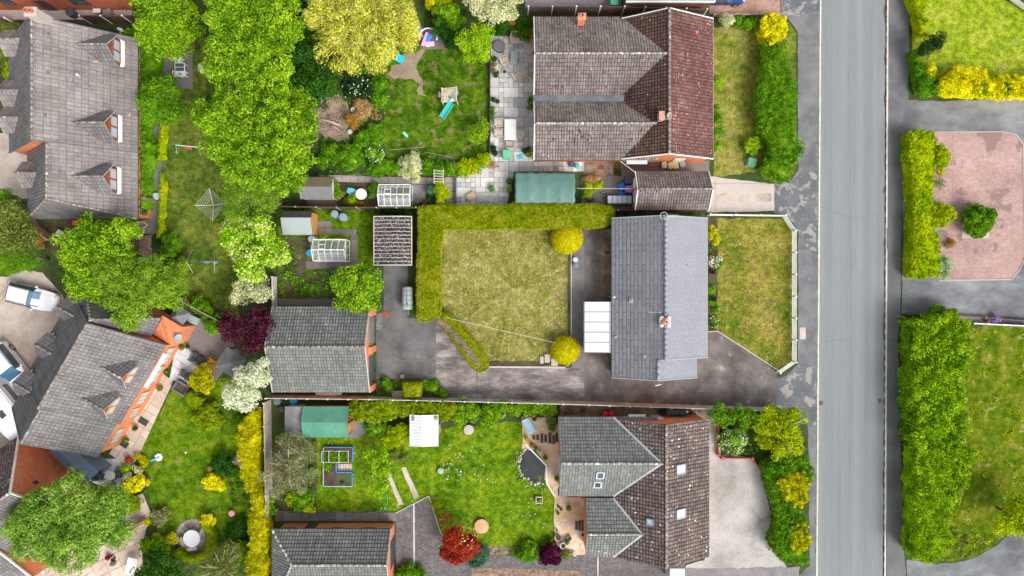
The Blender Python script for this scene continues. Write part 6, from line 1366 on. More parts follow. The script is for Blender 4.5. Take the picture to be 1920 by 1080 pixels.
cover('ground_cover', 'sparse plants at the front lawn corner', [(1340, 36), (1432, 36), (1434, 50), (1340, 52)], M['mid'], .11, 160, .4)
cover('ground_cover', 'creeping plants by the passage of the bungalow', [(1150, 396), (1325, 398), (1325, 406), (1150, 406)], M['deep'], .10, 140, .3)
cover('rough_grass', 'long rough grass at the edge of the right-hand hedge', [(1750, 970), (1790, 990), (1860, 1020), (1830, 1042), (1760, 1050), (1735, 1040)], M['olive'], .15, 90, .35)
cover('rough_grass', 'tufts on the rough lawn', [(1745, 615), (1925, 615), (1925, 970), (1850, 1020), (1790, 1040), (1745, 1040)], M['privet'], .10, 28, .12)
# daisies
rg_ = rng(44); qx = rg_.uniform(597, 1030, 900); qy = rg_.uniform(830, 1020, 900); dm = np.sin(qx/37)*np.sin(qy/29)+rg_.normal(size=900)*.5
k_ = inpoly(qx, qy, [(597, 830), (700, 822), (975, 830), (1030, 930), (1020, 1015), (905, 1020), (830, 1000), (806, 926), (742, 955), (597, 955)]) & (dm > .75)
pts_ = np.stack([X(qx[k_]), Y(qy[k_]), np.full(k_.sum(), .05)], 1); tag(leafmesh('daisies', pts_, np.tile([0, 0, 1.], (len(pts_), 1))+.2*rg_.normal(size=(len(pts_), 3)), .09, M['fl_white'], None, (0, 0, 0), rg_, asp=.9), 'white daisies scattered in the lower lawn', kind='stuff')
# ---------------------------------------------------------------- fences
def fence(label, px, h, panel, post, sp=1.83, style='board', cat='fence', pw=.10, rail=None, name='fence', ends=True):
    P_ = [Vector((*p, 0)) for p in wpoly(px)]; t = thing(name, label, cat, P_[0]); posts = []
    for i in range(len(P_)-1):
        a, b = P_[i], P_[i+1]; L = (b-a).length; n = max(1, round(L/sp)); d = (b-a)/n; u = d.normalized()
        for k in range(n):
            p, q = a+d*k+u*pw*.5, a+d*(k+1)-u*pw*.5; posts.append(a+d*k); mb = MB()
            if style == 'board':
                mb.beam(p+Vector((0, 0, h*.5)), q+Vector((0, 0, h*.5)), .03, h-.14)
                mb.beam(p+Vector((0, 0, h-.05)), q+Vector((0, 0, h-.05)), .07, .04); mb.beam(p+Vector((0, 0, .13)), q+Vector((0, 0, .13)), .06, .24)
                m_ = max(2, int((q-p).length/.3)); nn = Vector((-u.y, u.x, 0))
                for j in range(1, m_): r = p+(q-p)*j/m_; mb.beam(r+Vector((0, 0, .3)), r+Vector((0, 0, h-.1)), .07, .05, up=(1, 0, 0))
            elif style == 'rail':
                for z in (.25, .5, .75, 1.0): mb.beam(p+Vector((0, 0, h*z-.04)), q+Vector((0, 0, h*z-.04)), .04, .09)
            elif style == 'thin': mb.beam(p+Vector((0, 0, h*.5)), q+Vector((0, 0, h*.5)), .04, h-.05); mb.beam(p+Vector((0, 0, h)), q+Vector((0, 0, h)), .09, .05)
            mb.build('panel', panel, t)
    posts.append(P_[-1])
    for p in posts:
        mb = MB(); mb.box((p.x, p.y, h/2+.03), (pw, pw, h+.06)); mb.box((p.x, p.y, h+.075), (pw+.03, pw+.03, .03)); mb.build('post', post, t)
    return t
fence('long boundary fence with pale concrete posts below the middle drive', [(512, 741), (700, 743), (960, 749), (1100, 753), (1250, 758), (1440, 764)], 1.8, M['fence_conc'], M['kerb'])
fence('concrete-post fence between the large brown-roofed house and the top yard', [(990, 28), (1165, 28), (1315, 33)], 1.8, M['wood_dark'], M['kerb'])
fence('white railed front fence around the bungalow lawn', [(1326, 404), (1465, 406), (1484, 434), (1484, 677), (1455, 697)], 1.0, M['white_paint'], M['white_paint'], 1.86, 'rail', pw=.09)
fence('weathered fence with thin white top rail above the plot with the carport', [(527, 391), (640, 393), (785, 393)], 1.6, M['wood_dark'], M['wood'], 1.83, 'thin')
for p in ((785, 393),): pass
fence('dark wooden fence with pale rail across the top of the left gardens', [(172, 44), (250, 44), (400, 43)], 1.7, M['wood_dark'], M['white_paint'], 1.83, 'thin')
fence('short dark fence with pale rail at the top left corner', [(-60, 48), (36, 48)], 1.7, M['wood_dark'], M['white_paint'], 1.83, 'thin')
fence('leaning grey board fence at the lower left corner of the grey-tiled house', [(62, 405), (75, 425), (112, 452)], 1.7, M['wood'], M['wood'], 1.5)
fence('dark grey fence standing along the golden conifer hedge', [(508, 750), (512, 960)], 1.8, M['fence_conc'], M['fence_conc'], 1.83)
fence('dark grey fence along the golden hedge beside the bottom garage', [(510, 962), (508, 1090)], 1.8, M['charcoal'], M['fence_conc'], 1.83)
fence('low brown trellis fence beside the top patio garden', [(919, 70), (919, 300)], .5, M['wood_dark'], M['wood_dark'], 2.2, 'rail', name='trellis_fence')
fence('grey retaining wall slabs above the gravel garden at the patio', [(856, 333), (856, 388)], .5, M['lead'], M['lead'], 2.2, 'thin')
fence('wooden fence behind the bins along the back of the brown garage', [(1085, 395), (1190, 397)], 1.2, M['wood_dark'], M['wood'], 1.83, 'thin')
fence('pale board fence below the purple tree beside the garage end', [(519, 520), (520, 576)], 1.2, M['kerb'], M['kerb'], 1.5, 'thin')
fence('short fence at the lower end of the left lawn', [(345, 560), (430, 605)], 1.4, M['wood'], M['wood'], 1.6)
fence('brown close-boarded screen by the stepping slabs near the birch', [(240, 1000), (275, 972)], 1.5, M['wood_red'], M['wood'], 1.5)
fence('low brick wall along the gravel drive and shrubs', [(1344, 790), (1345, 850), (1352, 856)], .45, M['brick_red'], M['brick_red'], 4, 'thin', 'wall', .2, name='garden_wall')
fence('low brick retaining wall by the wide olive-green bush', [(1352, 857), (1408, 858), (1432, 892), (1447, 960), (1452, 1020)], .4, M['brick_red'], M['brick_red'], 4, 'thin', 'wall', .2, name='garden_wall')
fence('low brick wall edging the lower side drive', [(1700, 588), (1760, 589), (1925, 602)], .4, M['brick_brown'], M['brick_brown'], 4, 'thin', 'wall', .2, name='garden_wall')
fence('low white rail wall behind the purple flowers', [(1820, 606), (1925, 611)], .5, M['white_paint'], M['white_paint'], 3, 'thin', 'wall', .1, name='garden_wall')
fence('low timber edging behind the top front garden by the block paving', [(1336, 31), (1464, 31)], .5, M['wood'], M['wood'], 2, 'thin', name='low_fence')

# ---------------------------------------------------------------- sheds and outbuildings
def shed(label, x0, x1, y0, y1, eh, rh, axis, r=None, neg=None, pos=None, wall=None, course=.6, t=.01, name='shed', ridge=None, verge=None, over=.08, cat='shed', dr=None, ribs=None):
    rt = thing(name, label, cat, W((x0+x1)/2, (y0+y1)/2))
    g = gable(X(x0, eh), X(x1, eh), Y(y1, eh), Y(y0, eh), eh, rh, axis, r and (X(r, rh) if axis == 'y' else Y(r, rh)), over=over, verge=.08)
    g['wall'].build('wall', wall, rt); put_roof(rt, g, {'neg': neg, 'pos': pos or neg}, course=course, t=t, ridge=ridge, gutter=False, verge=verge, rr=.06)
    if ribs:
        for f in g['F'].values():
            o_, u, v, n = slope_frame(f); P_ = [Vector(p) for p in f]; a, b, c, d_ = P_; L = (b-a).length; m_ = int(L/ribs[0]); mb = MB()
            for k in range(m_+1): tt = k/m_; mb.beam(a+(b-a)*tt+n*.02, d_+(c-d_)*tt+n*.02, ribs[1], .03, up=n)
            mb.build('roof_rib', ribs[2], rt)
    if dr: door(rt, *dr)
    return rt, g
shed('old felt-roofed shed with an amber patch, left of the white round table', 563, 624, 332, 373, 1.9, 2.4, 'x', 350, M['felt'], surf('felt_amber', [(.13, .12, .12), (.26, .18, .06)], .9, 9, .3, .9, .2), M['wood_pale'], dr=((X(622, 1.9)-.03, Y(352, 1), 0), 0, .8, 1.7, M['wood_pale']))
shed('small shed with pale grey-green roof and orange wooden front', 530, 586, 396, 440, 1.9, 2.45, 'x', 408, M['felt_pale'], M['felt_dark'], M['wood_orange'])
rt = thing('shed', 'orange shed front canopy', 'shed', W(590, 420)) if False else None
shed('green corrugated metal shed behind the golden-green hedge', 569, 653, 762, 820, 2.0, 2.5, 'x', 792, M['corr_green'], M['corr_green'], M['wood_red'], verge=M['corr_green'], ribs=(.22, .03, M['corr_green']), dr=((X(653, 2)-.05, Y(800, 1), 0), 0, .8, 1.8, M['wood_orange']))
shed('grey felt lean-to joined to the green corrugated shed', 534, 567, 762, 818, 1.9, 2.0, 'y', None, M['felt'], M['felt'], M['wood'])
shed('white corrugated-roofed shed on the lower lawn', 768, 822, 778, 836, 1.9, 2.15, 'y', 790, M['upvc'], M['upvc'], M['wood_red'], ribs=(.25, .04, M['white_paint']), dr=((X(822, 1.9)-.06, Y(805, 1), 0), 0, .9, 1.8, M['wood']))
rt, g = shed('open-sided carport with lichen-speckled brown corrugated roof and white ribs', 701, 772, 406, 497, 2.1, 2.3, 'y', 737, M['corr_old'], M['corr_old'], M['wood_dark'], cat='carport', name='carport', verge=M['wood_pale'])
mb = MB()
for k in range(14): yy = Y(497, 2.1)+(Y(406, 2.1)-Y(497, 2.1))*k/13; mb.beam((X(701, 2.1), yy, 2.13), (X(737, 2.3), yy, 2.33), .035, .03); mb.beam((X(737, 2.3), yy, 2.33), (X(772, 2.1), yy, 2.13), .035, .03)
mb.build('roof_rib', M['kerb'], rt)
mb = MB(); mb.beam((X(772, 2.1), Y(406, 2.1), 2.1), (X(772, 2.1), Y(497, 2.1), 2.1), .06, .1); mb.beam((X(701, 2.1), Y(406, 2.1), 2.1), (X(701, 2.1), Y(497, 2.1), 2.1), .06, .1); mb.build('fascia', M['wood_pale'], rt)
# tarpaulin-covered frame
rt = thing('covered_pergola', 'frame covered in a sagging green tarpaulin between patio and hedge', 'shelter', W(1021, 351))
x0, x1, y0, y1 = X(966, 2.1), X(1078, 2.1), Y(380, 2.1), Y(323, 2.1); nx, ny = 24, 12; vs = []; fs = []; r = random.Random(2)
for j in range(ny+1):
    for i in range(nx+1):
        u, v = i/nx, j/ny; z = 2.05+.18*math.sin(math.pi*v)-.05*math.sin(math.pi*((u*4) % 1))+r.gauss(0, .012); vs.append((x0+(x1-x0)*u+.03*math.sin(v*19), y0+(y1-y0)*v+.03*math.sin(u*31), z))
for j in range(ny):
    for i in range(nx): a = j*(nx+1)+i; fs.append((a, a+1, a+nx+2, a+nx+1))
b = len(vs); per = [i for i in range(nx+1)]+[j*(nx+1)+nx for j in range(1, ny+1)]+[ny*(nx+1)+i for i in range(nx-1, -1, -1)]+[j*(nx+1) for j in range(ny-1, 0, -1)]
for i in per: vs.append((vs[i][0], vs[i][1], .5+r.uniform(0, .3)))
for k in range(len(per)): k2 = (k+1) % len(per); fs.append((per[k2], per[k], b+k, b+k2))
mb = MB(); mb.add(vs, fs); mb.build('tarpaulin', M['tarp'], rt, smooth=True)
for px in (968, 1022, 1076):
    for y_ in (y0+.08, y1-.08): mb = MB(); mb.box((X(px, 2.1), y_, 1.0), (.09, .09, 2.0)); mb.build('post', M['wood'], rt)
# blue-grey ribbed roof shelter bottom left
rt = local(thing('shelter', 'blue-grey ribbed metal shelter beside the orange gable wall', 'shelter')); p = W(136, 868, 2.3); rt.location = (p.x, p.y, 0); rt.rotation_euler = (0, 0, R(-42))
for nm, f in (('roof', [(-2.0, -.75, 2.1), (2.0, -.75, 2.1), (2.0, .05, 2.5), (-2.0, .05, 2.5)]), ('roof', [(-2.0, .8, 2.1), (2.0, .8, 2.1), (2.0, .05, 2.5), (-2.0, .05, 2.5)])):
    mb = MB(); slope_faces(mb, f, 5, .0, thick=.05)
    o_, u, v, n = slope_frame(f); P_ = [Vector(q) for q in f]
    for k in range(15): tt = k/14; mb.beam(P_[0].lerp(P_[1], tt)+n*.02, P_[3].lerp(P_[2], tt)+n*.02, .06, .04, 0, up=n)
    mb.build(nm, [M['corr_blue'], M['corr_blue']], rt)
for x in (-1.9, 1.9):
    for y in (-.65, .7): mb = MB(); mb.box((x, y, 1.03), (.08, .08, 2.06)); mb.build('post', M['charcoal'], rt)
mb = MB(); mb.box((0, .74, 1), (3.8, .04, 2)); mb.build('back_panel', M['corr_blue'], rt)
def pavilion(label, px, py, w, rz, h=2.0, rh=2.7, mat=None):
    rt = local(thing('pavilion', label, 'pavilion')); p = W(px, py, h); rt.location = (p.x, p.y, 0); rt.rotation_euler = (0, 0, R(rz)); c = w/2; A = [(-c, -c, h), (c, -c, h), (c, c, h), (-c, c, h)]
    for k in range(4): mb = MB(); slope_faces(mb, [A[k], A[(k+1) % 4], (0, 0, rh)], .3, .015, thick=.04); mb.build('roof', [mat or M['t_house8_shaded'], M['wood_dark']], rt)
    for x, y in ((-c+.15, -c+.15), (c-.15, -c+.15), (c-.15, c-.15), (-c+.15, c-.15)): mb = MB(); mb.box((x, y, h/2), (.1, .1, h)); mb.build('post', M['wood_dark'], rt)
    return rt
pavilion('pyramid-roofed grey pavilion between the paved court and the white blossom tree', 432, 680, 1.9, -32, mat=M['felt'])
pavilion('small dark grey hipped shelter under the feathery tree by the paved court', 337, 592, 1.3, -32, mat=M['felt'])

# ---------------------------------------------------------------- greenhouses
def greenhouse(label, x0, x1, y0, y1, eh=1.5, rh=2.1, n=5):
    rt = thing('greenhouse', label, 'greenhouse', W((x0+x1)/2, (y0+y1)/2)); ax, bx, ay, by = X(x0, eh), X(x1, eh), Y(y1, eh), Y(y0, eh); ym = (ay+by)/2
    f = MB(); s = .045
    for k in range(n+1):
        x = ax+(bx-ax)*k/n
        for y in (ay, by): f.beam((x, y, 0), (x, y, eh), s, s); f.beam((x, y, eh), (x, ym, rh), s, s)
    for y, z in ((ay, 0.05), (ay, eh), (by, .05), (by, eh), (ym, rh)): f.beam((ax, y, z), (bx, y, z), s*1.5, s*1.5)
    for x in (ax, bx): f.beam((x, ay, .05), (x, by, .05), s, s); f.beam((x, ay, eh), (x, by, eh), s, s); f.beam((x, ym-.35, 0), (x, ym-.35, eh+.3), s, s); f.beam((x, ym+.35, 0), (x, ym+.35, eh+.3), s, s)
    f.build('frame', M['white_paint'], rt)
    for q in ([(ax, ay, eh), (bx, ay, eh), (bx, ym, rh), (ax, ym, rh)], [(ax, by, eh), (bx, by, eh), (bx, ym, rh), (ax, ym, rh)], [(ax, ay, .05), (bx, ay, .05), (bx, ay, eh), (ax, ay, eh)], [(ax, by, .05), (bx, by, .05), (bx, by, eh), (ax, by, eh)], [(ax, ay, .05), (ax, by, .05), (ax, by, eh), (ax, ym, rh), (ax, ay, eh)], [(bx, ay, .05), (bx, by, .05), (bx, by, eh), (bx, ym, rh), (bx, ay, eh)]):
        mb = MB(); mb.poly(q); mb.build('pane', M['glass_clear'], rt)
    v = MB(); xx = ax+(bx-ax)*.32; v.beam((xx-.25, ym+.06, rh+.03), (xx+.25, ym+.06, rh+.03), .05, .03); v.beam((xx-.25, ym+.45, rh-.15), (xx+.25, ym+.45, rh-.15), .05, .03); v.beam((xx-.25, ym+.06, rh+.03), (xx-.25, ym+.45, rh-.15), .05, .03); v.beam((xx+.25, ym+.06, rh+.03), (xx+.25, ym+.45, rh-.15), .05, .03); v.build('roof_vent', M['white_paint'], rt)
    st = thing('staging', 'slatted white bench standing inside the greenhouse '+label.split(' ', 1)[1][-46:].strip(), 'bench', (ax, ay, 0)) if False else None
    st = MB()
    for k in range(5): st.beam((ax+.15, ay+.15+k*.13, .7), (bx-.15, ay+.15+k*.13, .7), .09, .03)
    for x in (ax+.2, (ax+bx)/2, bx-.2): st.box((x, ay+.4, .34), (.05, .5, .68))
    st.build('staging', M['kerb'], rt); return rt, (ax, bx, ay, by)
_, gA = greenhouse('white-framed greenhouse beside the slab path and grey gravel', 710, 769, 346, 386)
_, gB = greenhouse('white-framed greenhouse on the plot with the corrugated carport', 587, 648, 449, 489)
for k, (g_, u, v, lab) in enumerate(((gA, .75, .6, 'green seedlings in the upper greenhouse by the slab path'), (gB, .35, .75, 'green plant in the lower greenhouse near the blue water butts'))):
    px_ = g_[0]+(g_[1]-g_[0])*u; py_ = g_[2]+(g_[3]-g_[2])*v; shrub('potted_plant', lab, [(960+px_*S, 540-py_*S, 8)], .6, M['mid'], .08, cat='plant')
# cold frame row
rt = thing('cold_frame', 'long cold frame with five pale glass lids by the brown garage', 'cold frame', W(1162, 378))
for k in range(5):
    a = X(1139, .7)+k*.41; mb = MB(); mb.box((a+.2, Y(374, .7), .72), (.36, .62, .03)); mb.build('lid', M['skylight'], rt)
mb = MB(); mb.box((X(1139, .7)+1.02, Y(376, .4), .34), (2.1, .8, .68)); mb.build('frame', M['wood_dark'], rt)

# ---------------------------------------------------------------- vehicles
def car(label, px, py, ang, L=4.3, Wd=1.78, paint=None, van=False, name='parked_car', cat='car'):
    rt = local(thing(name, label, cat)); p = W(px, py, .9); rt.location = (p.x, p.y, 0); rt.rotation_euler = (0, 0, R(ang)); hl = L/2
    #   x,   half width, belt z, roof z, roof half width   (front at +x)
    st = [(-1.0, .60, .60, .60, .45), (-.98, .80, .80, .80, .6), (-.93, .93, .92, .95, .66), (-.86, .96, .95, 1.12, .66), (-.72, .98, .96, 1.40, .68), (-.5, 1.0, .96, 1.48, .72), (-.15, 1.0, .95, 1.50, .73), (.08, 1.0, .94, 1.46, .72), (.22, 1.0, .94, 1.30, .70), (.42, .99, .93, .96, .72), (.62, .97, .88, .90, .72), (.82, .93, .80, .82, .66), (.93, .84, .70, .73, .55), (.98, .70, .6, .62, .45), (1.0, .5, .5, .52, .35)]
    body = MB(); gl = {'rear_window': MB(), 'windscreen': MB(), 'side_window': MB(), 'side_window_': MB()}; q0 = lambda q: q[0].y > 0; rows = []
    for x, w, zb, zr, wr in st:
        w *= Wd/2; wr *= Wd/2
        rows.append([Vector((x*hl, s*a, z)) for s in (1,) for a, z in ((w*.94, .22), (w, .5), (w*.98, zb), (wr, max(zb, zr-.05)), (wr*.85, zr), (0, zr+.015))])
    full = [r_+[Vector((v.x, -v.y, v.z)) for v in r_[-2::-1]] for r_ in rows]; n = len(full[0])
    for i in range(len(full)-1):
        cab = st[i][3]-st[i][2] > .1 and st[i+1][3]-st[i+1][2] > .1
        for k in range(n-1):
            q = [full[i][k], full[i+1][k], full[i+1][k+1], full[i][k+1]]
            side = k in (2, n-4)
            if side and cab and 3 <= i <= 8: gl['side_window' if q0(q) else 'side_window_'].poly([v+Vector((0, .004*(1 if v.y > 0 else -1), 0)) for v in q])
            elif k not in (0, 1, n-2, n-3, 2, n-4) and i == 8: gl['windscreen'].poly(q)
            elif k not in (0, 1, n-2, n-3, 2, n-4) and i == 7: gl['windscreen'].poly(q)
            elif k not in (0, 1, n-2, n-3, 2, n-4) and i in (3,): gl['rear_window'].poly(q)
            else: body.poly(q)
    body.poly(full[0]); body.poly(full[-1][::-1]); body.poly([full[i][0] for i in range(len(full))]+[full[i][-1] for i in range(len(full)-1, -1, -1)])
    b = body.build('body', paint or M['car_white'], rt, smooth=True)
    for k, m_ in gl.items(): m_.build(k.strip('_'), M['glass_blue'] if k == 'windscreen' else M['glass_dark'], rt)
    for s in (-1, 1):
        mb = MB(); mb.box((hl*.20, s*(Wd/2+.09), .98), (.14, .20, .13), 0, taper=.8); mb.build('wing_mirror', paint or M['car_white'], rt)
        mb = MB(); mb.box((hl*.90, s*Wd*.33, .70), (.30, .28, .10), -s*.35, taper=.7); mb.build('headlight', M['skylight'], rt)
        mb = MB(); mb.box((-hl*.94, s*Wd*.38, .80), (.14, .22, .16), s*.2); mb.build('tail_light', flat((.4, .02, .02), .3), rt)
        for x in (-.62, .64):
            mb = MB(); mb.tube([(x*hl, s*(Wd/2-.19), .32), (x*hl, s*(Wd/2+.005), .32)], .32, 18); w_ = mb.build('wheel', M['black'], rt)
            mb = MB(); mb.tube([(x*hl, s*(Wd/2+.004), .32), (x*hl, s*(Wd/2+.02), .32)], .2, 12); mb.build('rim', M['metal'], w_)
    mb = MB()
    for s in (-1, 1): mb.beam((-.6*hl, s*Wd*.34, 1.51), (.05*hl, s*Wd*.34, 1.51), .04, .05)
    mb.build('roof_rail', M['metal'], rt); return rt
car('white car with blue-reflecting windscreen parked below the left-edge trees', 55, 557, -14, 4.35)
car('white car parked beside the angled house, cut by the left edge', 17, 690, -52, 4.6, 1.85)
car('dark blue car at the very top edge on the block paving', 1353, -14, 0, 4.2, 1.75, flat((.02, .05, .16), .25))
car('white car cut by the top right corner of the lawn', 1932, -8, -35, 4.2, 1.75)
# motorhome
rt = local(thing('caravan', 'large white touring van with roof hatch, cut by the left edge', 'caravan')); p = W(2, 765, 2.2); rt.location = (p.x, p.y, 0); rt.rotation_euler = (0, 0, R(-50))
mb = MB(); ol = [(-3.2, -1.1), (2.0, -1.1), (2.6, -1.0), (2.9, -.6), (2.95, 0), (2.9, .6), (2.6, 1.0), (2.0, 1.1), (-3.2, 1.1)]
mb.prism(ol, .45, 2.45); mb.prism([(x*.97, y*.94) for x, y in ol], 2.45, 2.6); mb.build('body', M['car_white'], rt, bevel=.05)
for x, w_, d_ in ((.6, .6, .45), (-1.6, .5, .5)): mb = MB(); mb.box((x, 0, 2.64), (w_, d_, .08)); mb.build('roof_hatch', M['charcoal'] if x > 0 else M['white_paint'], rt)
for s in (-1, 1):
    mb = MB(); mb.beam((-1.5, s*1.11, 1.6), (1.5, s*1.11, 1.6), .02, .6); mb.build('window', M['glass_dark'], rt)
    for x in (-1.8, 1.6): mb = MB(); mb.tube([(x, s*.85, .35), (x, s*1.12, .35)], .35, 16); mb.build('wheel', M['black'], rt)
# silver tank on the drive
rt = thing('storage_tank', 'pale grey ribbed tank on a trailer frame beside the upright clipped hedge', 'tank', W(764, 560))
p = W(764, 559, .9); mb = MB(); n = 14; vs = []; prof = [(-.98, .10), (-.95, .38), (-.85, .46), (.85, .46), (.95, .38), (.98, .10)]
for y, rr in prof:
    for k in range(n): a = 2*math.pi*k/n; vs.append((p.x+rr*math.cos(a), p.y+y, .85+rr*.8*math.sin(a)))
fs = [(i*n+k, i*n+(k+1) % n, (i+1)*n+(k+1) % n, (i+1)*n+k) for i in range(5) for k in range(n)]+[list(range(n))[::-1], [5*n+k for k in range(n)]]
mb.add(vs, fs); mb.build('tank', M['felt_pale'], rt, smooth=True)
for y in (-.6, -.2, .2, .6): mb = MB(); mb.lathe((0, 0, 0), [(.0, 0)], 3) if False else None; mb.tube([(p.x+.48*math.cos(a), p.y+y, .85+.40*math.sin(a)) for a in [math.pi*k/10 for k in range(11)]], .018, 5); mb.build('band', M['metal'], rt)
mb = MB(); mb.beam((p.x, p.y-.75, 1.24), (p.x, p.y+.75, 1.24), .03, .04); mb.lathe((p.x+.02, p.y-.45, 1.2), [(.07, 0), (.06, .08)], 8); mb.build('filler_rail', M['charcoal'], rt)
mb = MB(); mb.box((p.x, p.y, .42), (.7, 1.6, .08)); mb.beam((p.x, p.y-.7, .42), (p.x, p.y-1.45, .42), .06, .06); mb.build('trailer_frame', M['metal'], rt)
for s in (-1, 1): mb = MB(); mb.tube([(p.x+s*.36, p.y, .24), (p.x+s*.48, p.y, .24)], .24, 12); mb.build('wheel', M['black'], rt)

# ---------------------------------------------------------------- garden furniture
def chair(label, px, py, ang, mat, seat=None, group=None, w=.55, lounge=False):
    rt = local(thing('garden_chair', label, 'chair', (0, 0, 0), 0, group)); p = W(px, py, .5); rt.location = (p.x, p.y, 0); rt.rotation_euler = (0, 0, R(ang)); L = w if not lounge else 1.3
    mb = MB(); mb.box((0, 0, .42), (L, w, .07)); mb.build('seat', seat or mat, rt, bevel=.02)
    mb = MB(); mb.beam((-L/2, -w/2, .62), (-L/2, w/2, .62), .06, .06); mb.beam((-L/2-.10, -w/2, .9), (-L/2-.10, w/2, .9), .06, .08)
    for k in range(6): y = -w/2+w*(k+.5)/6; mb.beam((-L/2, y, .45), (-L/2-.10, y, .9), .05, .02)
    mb.build('backrest', mat, rt)
    for s in (-1, 1):
        mb = MB(); mb.box((0, s*(w/2+.03), .64), (L*.95, .06, .04)); mb.build('armrest', mat, rt)
        for x in (-L/2+.05, L/2-.05): mb = MB(); mb.box((x, s*(w/2+.0), .21 if x < 0 else .31), (.05, .05, .42 if x < 0 else .62)); mb.build('leg', mat, rt)
    return rt
def table(label, px, py, w, d, ang, mat, h=.73, round_=False, name='garden_table', top=None, cat='table'):
    rt = local(thing(name, label, cat)); p = W(px, py, h); rt.location = (p.x, p.y, 0); rt.rotation_euler = (0, 0, R(ang)); mb = MB()
    if round_: mb.lathe((0, 0, h-.04), [(w/2*.97, 0), (w/2, .02), (w/2*.97, .04)], 28)
    else: mb.box((0, 0, h-.02), (w, d, .045))
    mb.build('table_top', top or mat, rt)
    if round_:
        mb = MB(); mb.lathe((0, 0, 0), [(.25, 0), (.22, .04), (.04, .08), (.04, h-.05)], 12); mb.build('pedestal', mat, rt)
    else:
        for x in (-w/2+.07, w/2-.07):
            for y in (-d/2+.07, d/2-.07): mb = MB(); mb.box((x, y, (h-.05)/2), (.06, .06, h-.05)); mb.build('leg', mat, rt)
    return rt
BE = surf('beige_cushion', [(.44, .36, .29), (.54, .46, .38)], 1, 10, .15, .9, .1)
table('white rectangular table on the slab patio', 957, 243, .98, 1.75, 0, M['white_paint'])
gp = 'beige chairs around the white patio table'
for px, py, a, lab in ((937, 231, 0, 'beige chair left of the white patio table, upper'), (937, 250, 0, 'beige chair left of the white patio table, lower'), (957, 271, 90, 'beige chair at the foot of the white patio table'), (972, 252, 180, 'beige chair right of the white patio table, beside the house')): chair(lab, px, py, a, M['wood_pale'], BE, gp, .6)
chair('beige armchair at the top of the slab patio under the planter', 966, 73, -90, BE, BE, w=.75)
chair('slatted beige chair beside the dark round fire bowl', 947, 113, 20, M['wood_pale'], BE, w=.65)
chair('small tilted beige chair against the house, upper patio', 991, 92, 150, M['wood_pale'], BE, w=.6)
chair('beige sun lounger lying across the upper patio', 977, 138, 28, M['wood_pale'], BE, w=.62, lounge=True)
chair('small beige footstool chair beside the lounger', 994, 142, 60, M['wood_pale'], BE, w=.4)
table('pale blue-white low table standing on the upper patio', 964, 108, .6, 1.15, -3, M['felt_pale'], .45)
table('white round table in the gravel strip between shed and greenhouse', 677, 364, .95, .95, 0, M['white_paint'], round_=True)
chair('turquoise-blue folding chair next to the white round table', 661, 360, -20, flat((.12, .50, .62)), w=.45)
table('white round glass table on the grey patio below the angled house', 206, 891, .85, .85, 0, M['felt_pale'], round_=True)
for px, py, a, lab in ((188, 894, -15, 'black metal chair left of the round glass table'), (211, 912, 100, 'black metal chair below the round glass table'), (221, 890, 190, 'thin black chair right of the round glass table')): chair(lab, px, py, a, M['charcoal'], w=.55, group='black chairs round the glass table')
for px, py, lab in ((372, 673, 'charcoal cushioned double seat at the top of the white patio'), (351, 706, 'charcoal cushioned double seat at the lower side of the white patio')):
    for k in (0, 1): 
        q = ((k-.5)*13, (k-.5)*9); chair(lab.replace('double seat', ('left' if k == 0 else 'right')+' half of the double seat'), px+q[0], py+q[1], 60+180*(px < 360), M['charcoal'], M['charcoal'], w=.62)
table('square charcoal table on the white patio', 369, 690, .65, .65, -32, M['charcoal'], .45, top=M['white_paint'])
rt = local(thing('planter', 'grey rectangular planter box with a dark opening below the white patio', 'planter')); p = W(338, 728, .6); rt.location = (p.x, p.y, 0); rt.rotation_euler = (0, 0, R(-32))
mb = MB(); 
for x, y, w_, d_ in ((0, .42, 1.25, .16), (0, -.42, 1.25, .16), (-.55, 0, .16, .68), (.55, 0, .16, .68)): mb.box((x, y, .3), (w_, d_, .6))
mb.build('box', M['lead'], rt); mb = MB(); mb.box((0, 0, .25), (.94, .68, .4)); mb.build('soil', M['wood_dark'], rt)
for px, py, lab in ((269, 790, 'dark doormat on the beige path below the angled house'), (232, 832, 'black planter frame against the orange wall')):
    rt = local(thing('doormat', lab, 'mat')); p = W(px, py, .05); rt.location = (p.x, p.y, 0); rt.rotation_euler = (0, 0, R(-32)); mb = MB(); mb.box((0, 0, .07), (.8, .55, .04)); mb.build('mat', M['charcoal'], rt, bevel=.01)
table('white table with two dark glass panels on the dark patio', 337, 126, .85, .75, 0, M['white_paint'], .72)
for y in (122, 130): pass
mb = MB(); p = W(337, 126, .72); mb.box((p.x, p.y+.17, .735), (.74, .30, .015)); mb.box((p.x, p.y-.17, .735), (.74, .30, .015)); tag(mb.build('table_glass', M['glass_dark'], origin=p), 'pair of dark glass panels lying on the white table', 'glass panel')
for px, py, a, lab in ((331, 138, 90, 'left white seat below the glass-panelled table'), (343, 138, 90, 'right white seat below the glass-panelled table'), (337, 115, -90, 'white seat above the glass-panelled table')): chair(lab, px, py, a, M['white_paint'], w=.45)
table('white slatted oval table at the bottom of the beige patio', 246, 1062, .85, 1.4, -12, M['white_paint'])
for px, py, a, lab in ((59, 1070, -20, 'pale grey lounger beside a second one at the bottom left, left one'), (80, 1066, -20, 'pale grey lounger beside a second one at the bottom left, right one')): chair(lab, px, py, a-90, M['felt_pale'], M['skylight'], w=.8, group='grey loungers at the bottom left')
table('large white round table on the circular paving', 359, 1010, 1.45, 1.45, 0, M['skylight'], .74, round_=True, top=M['slab_white'])
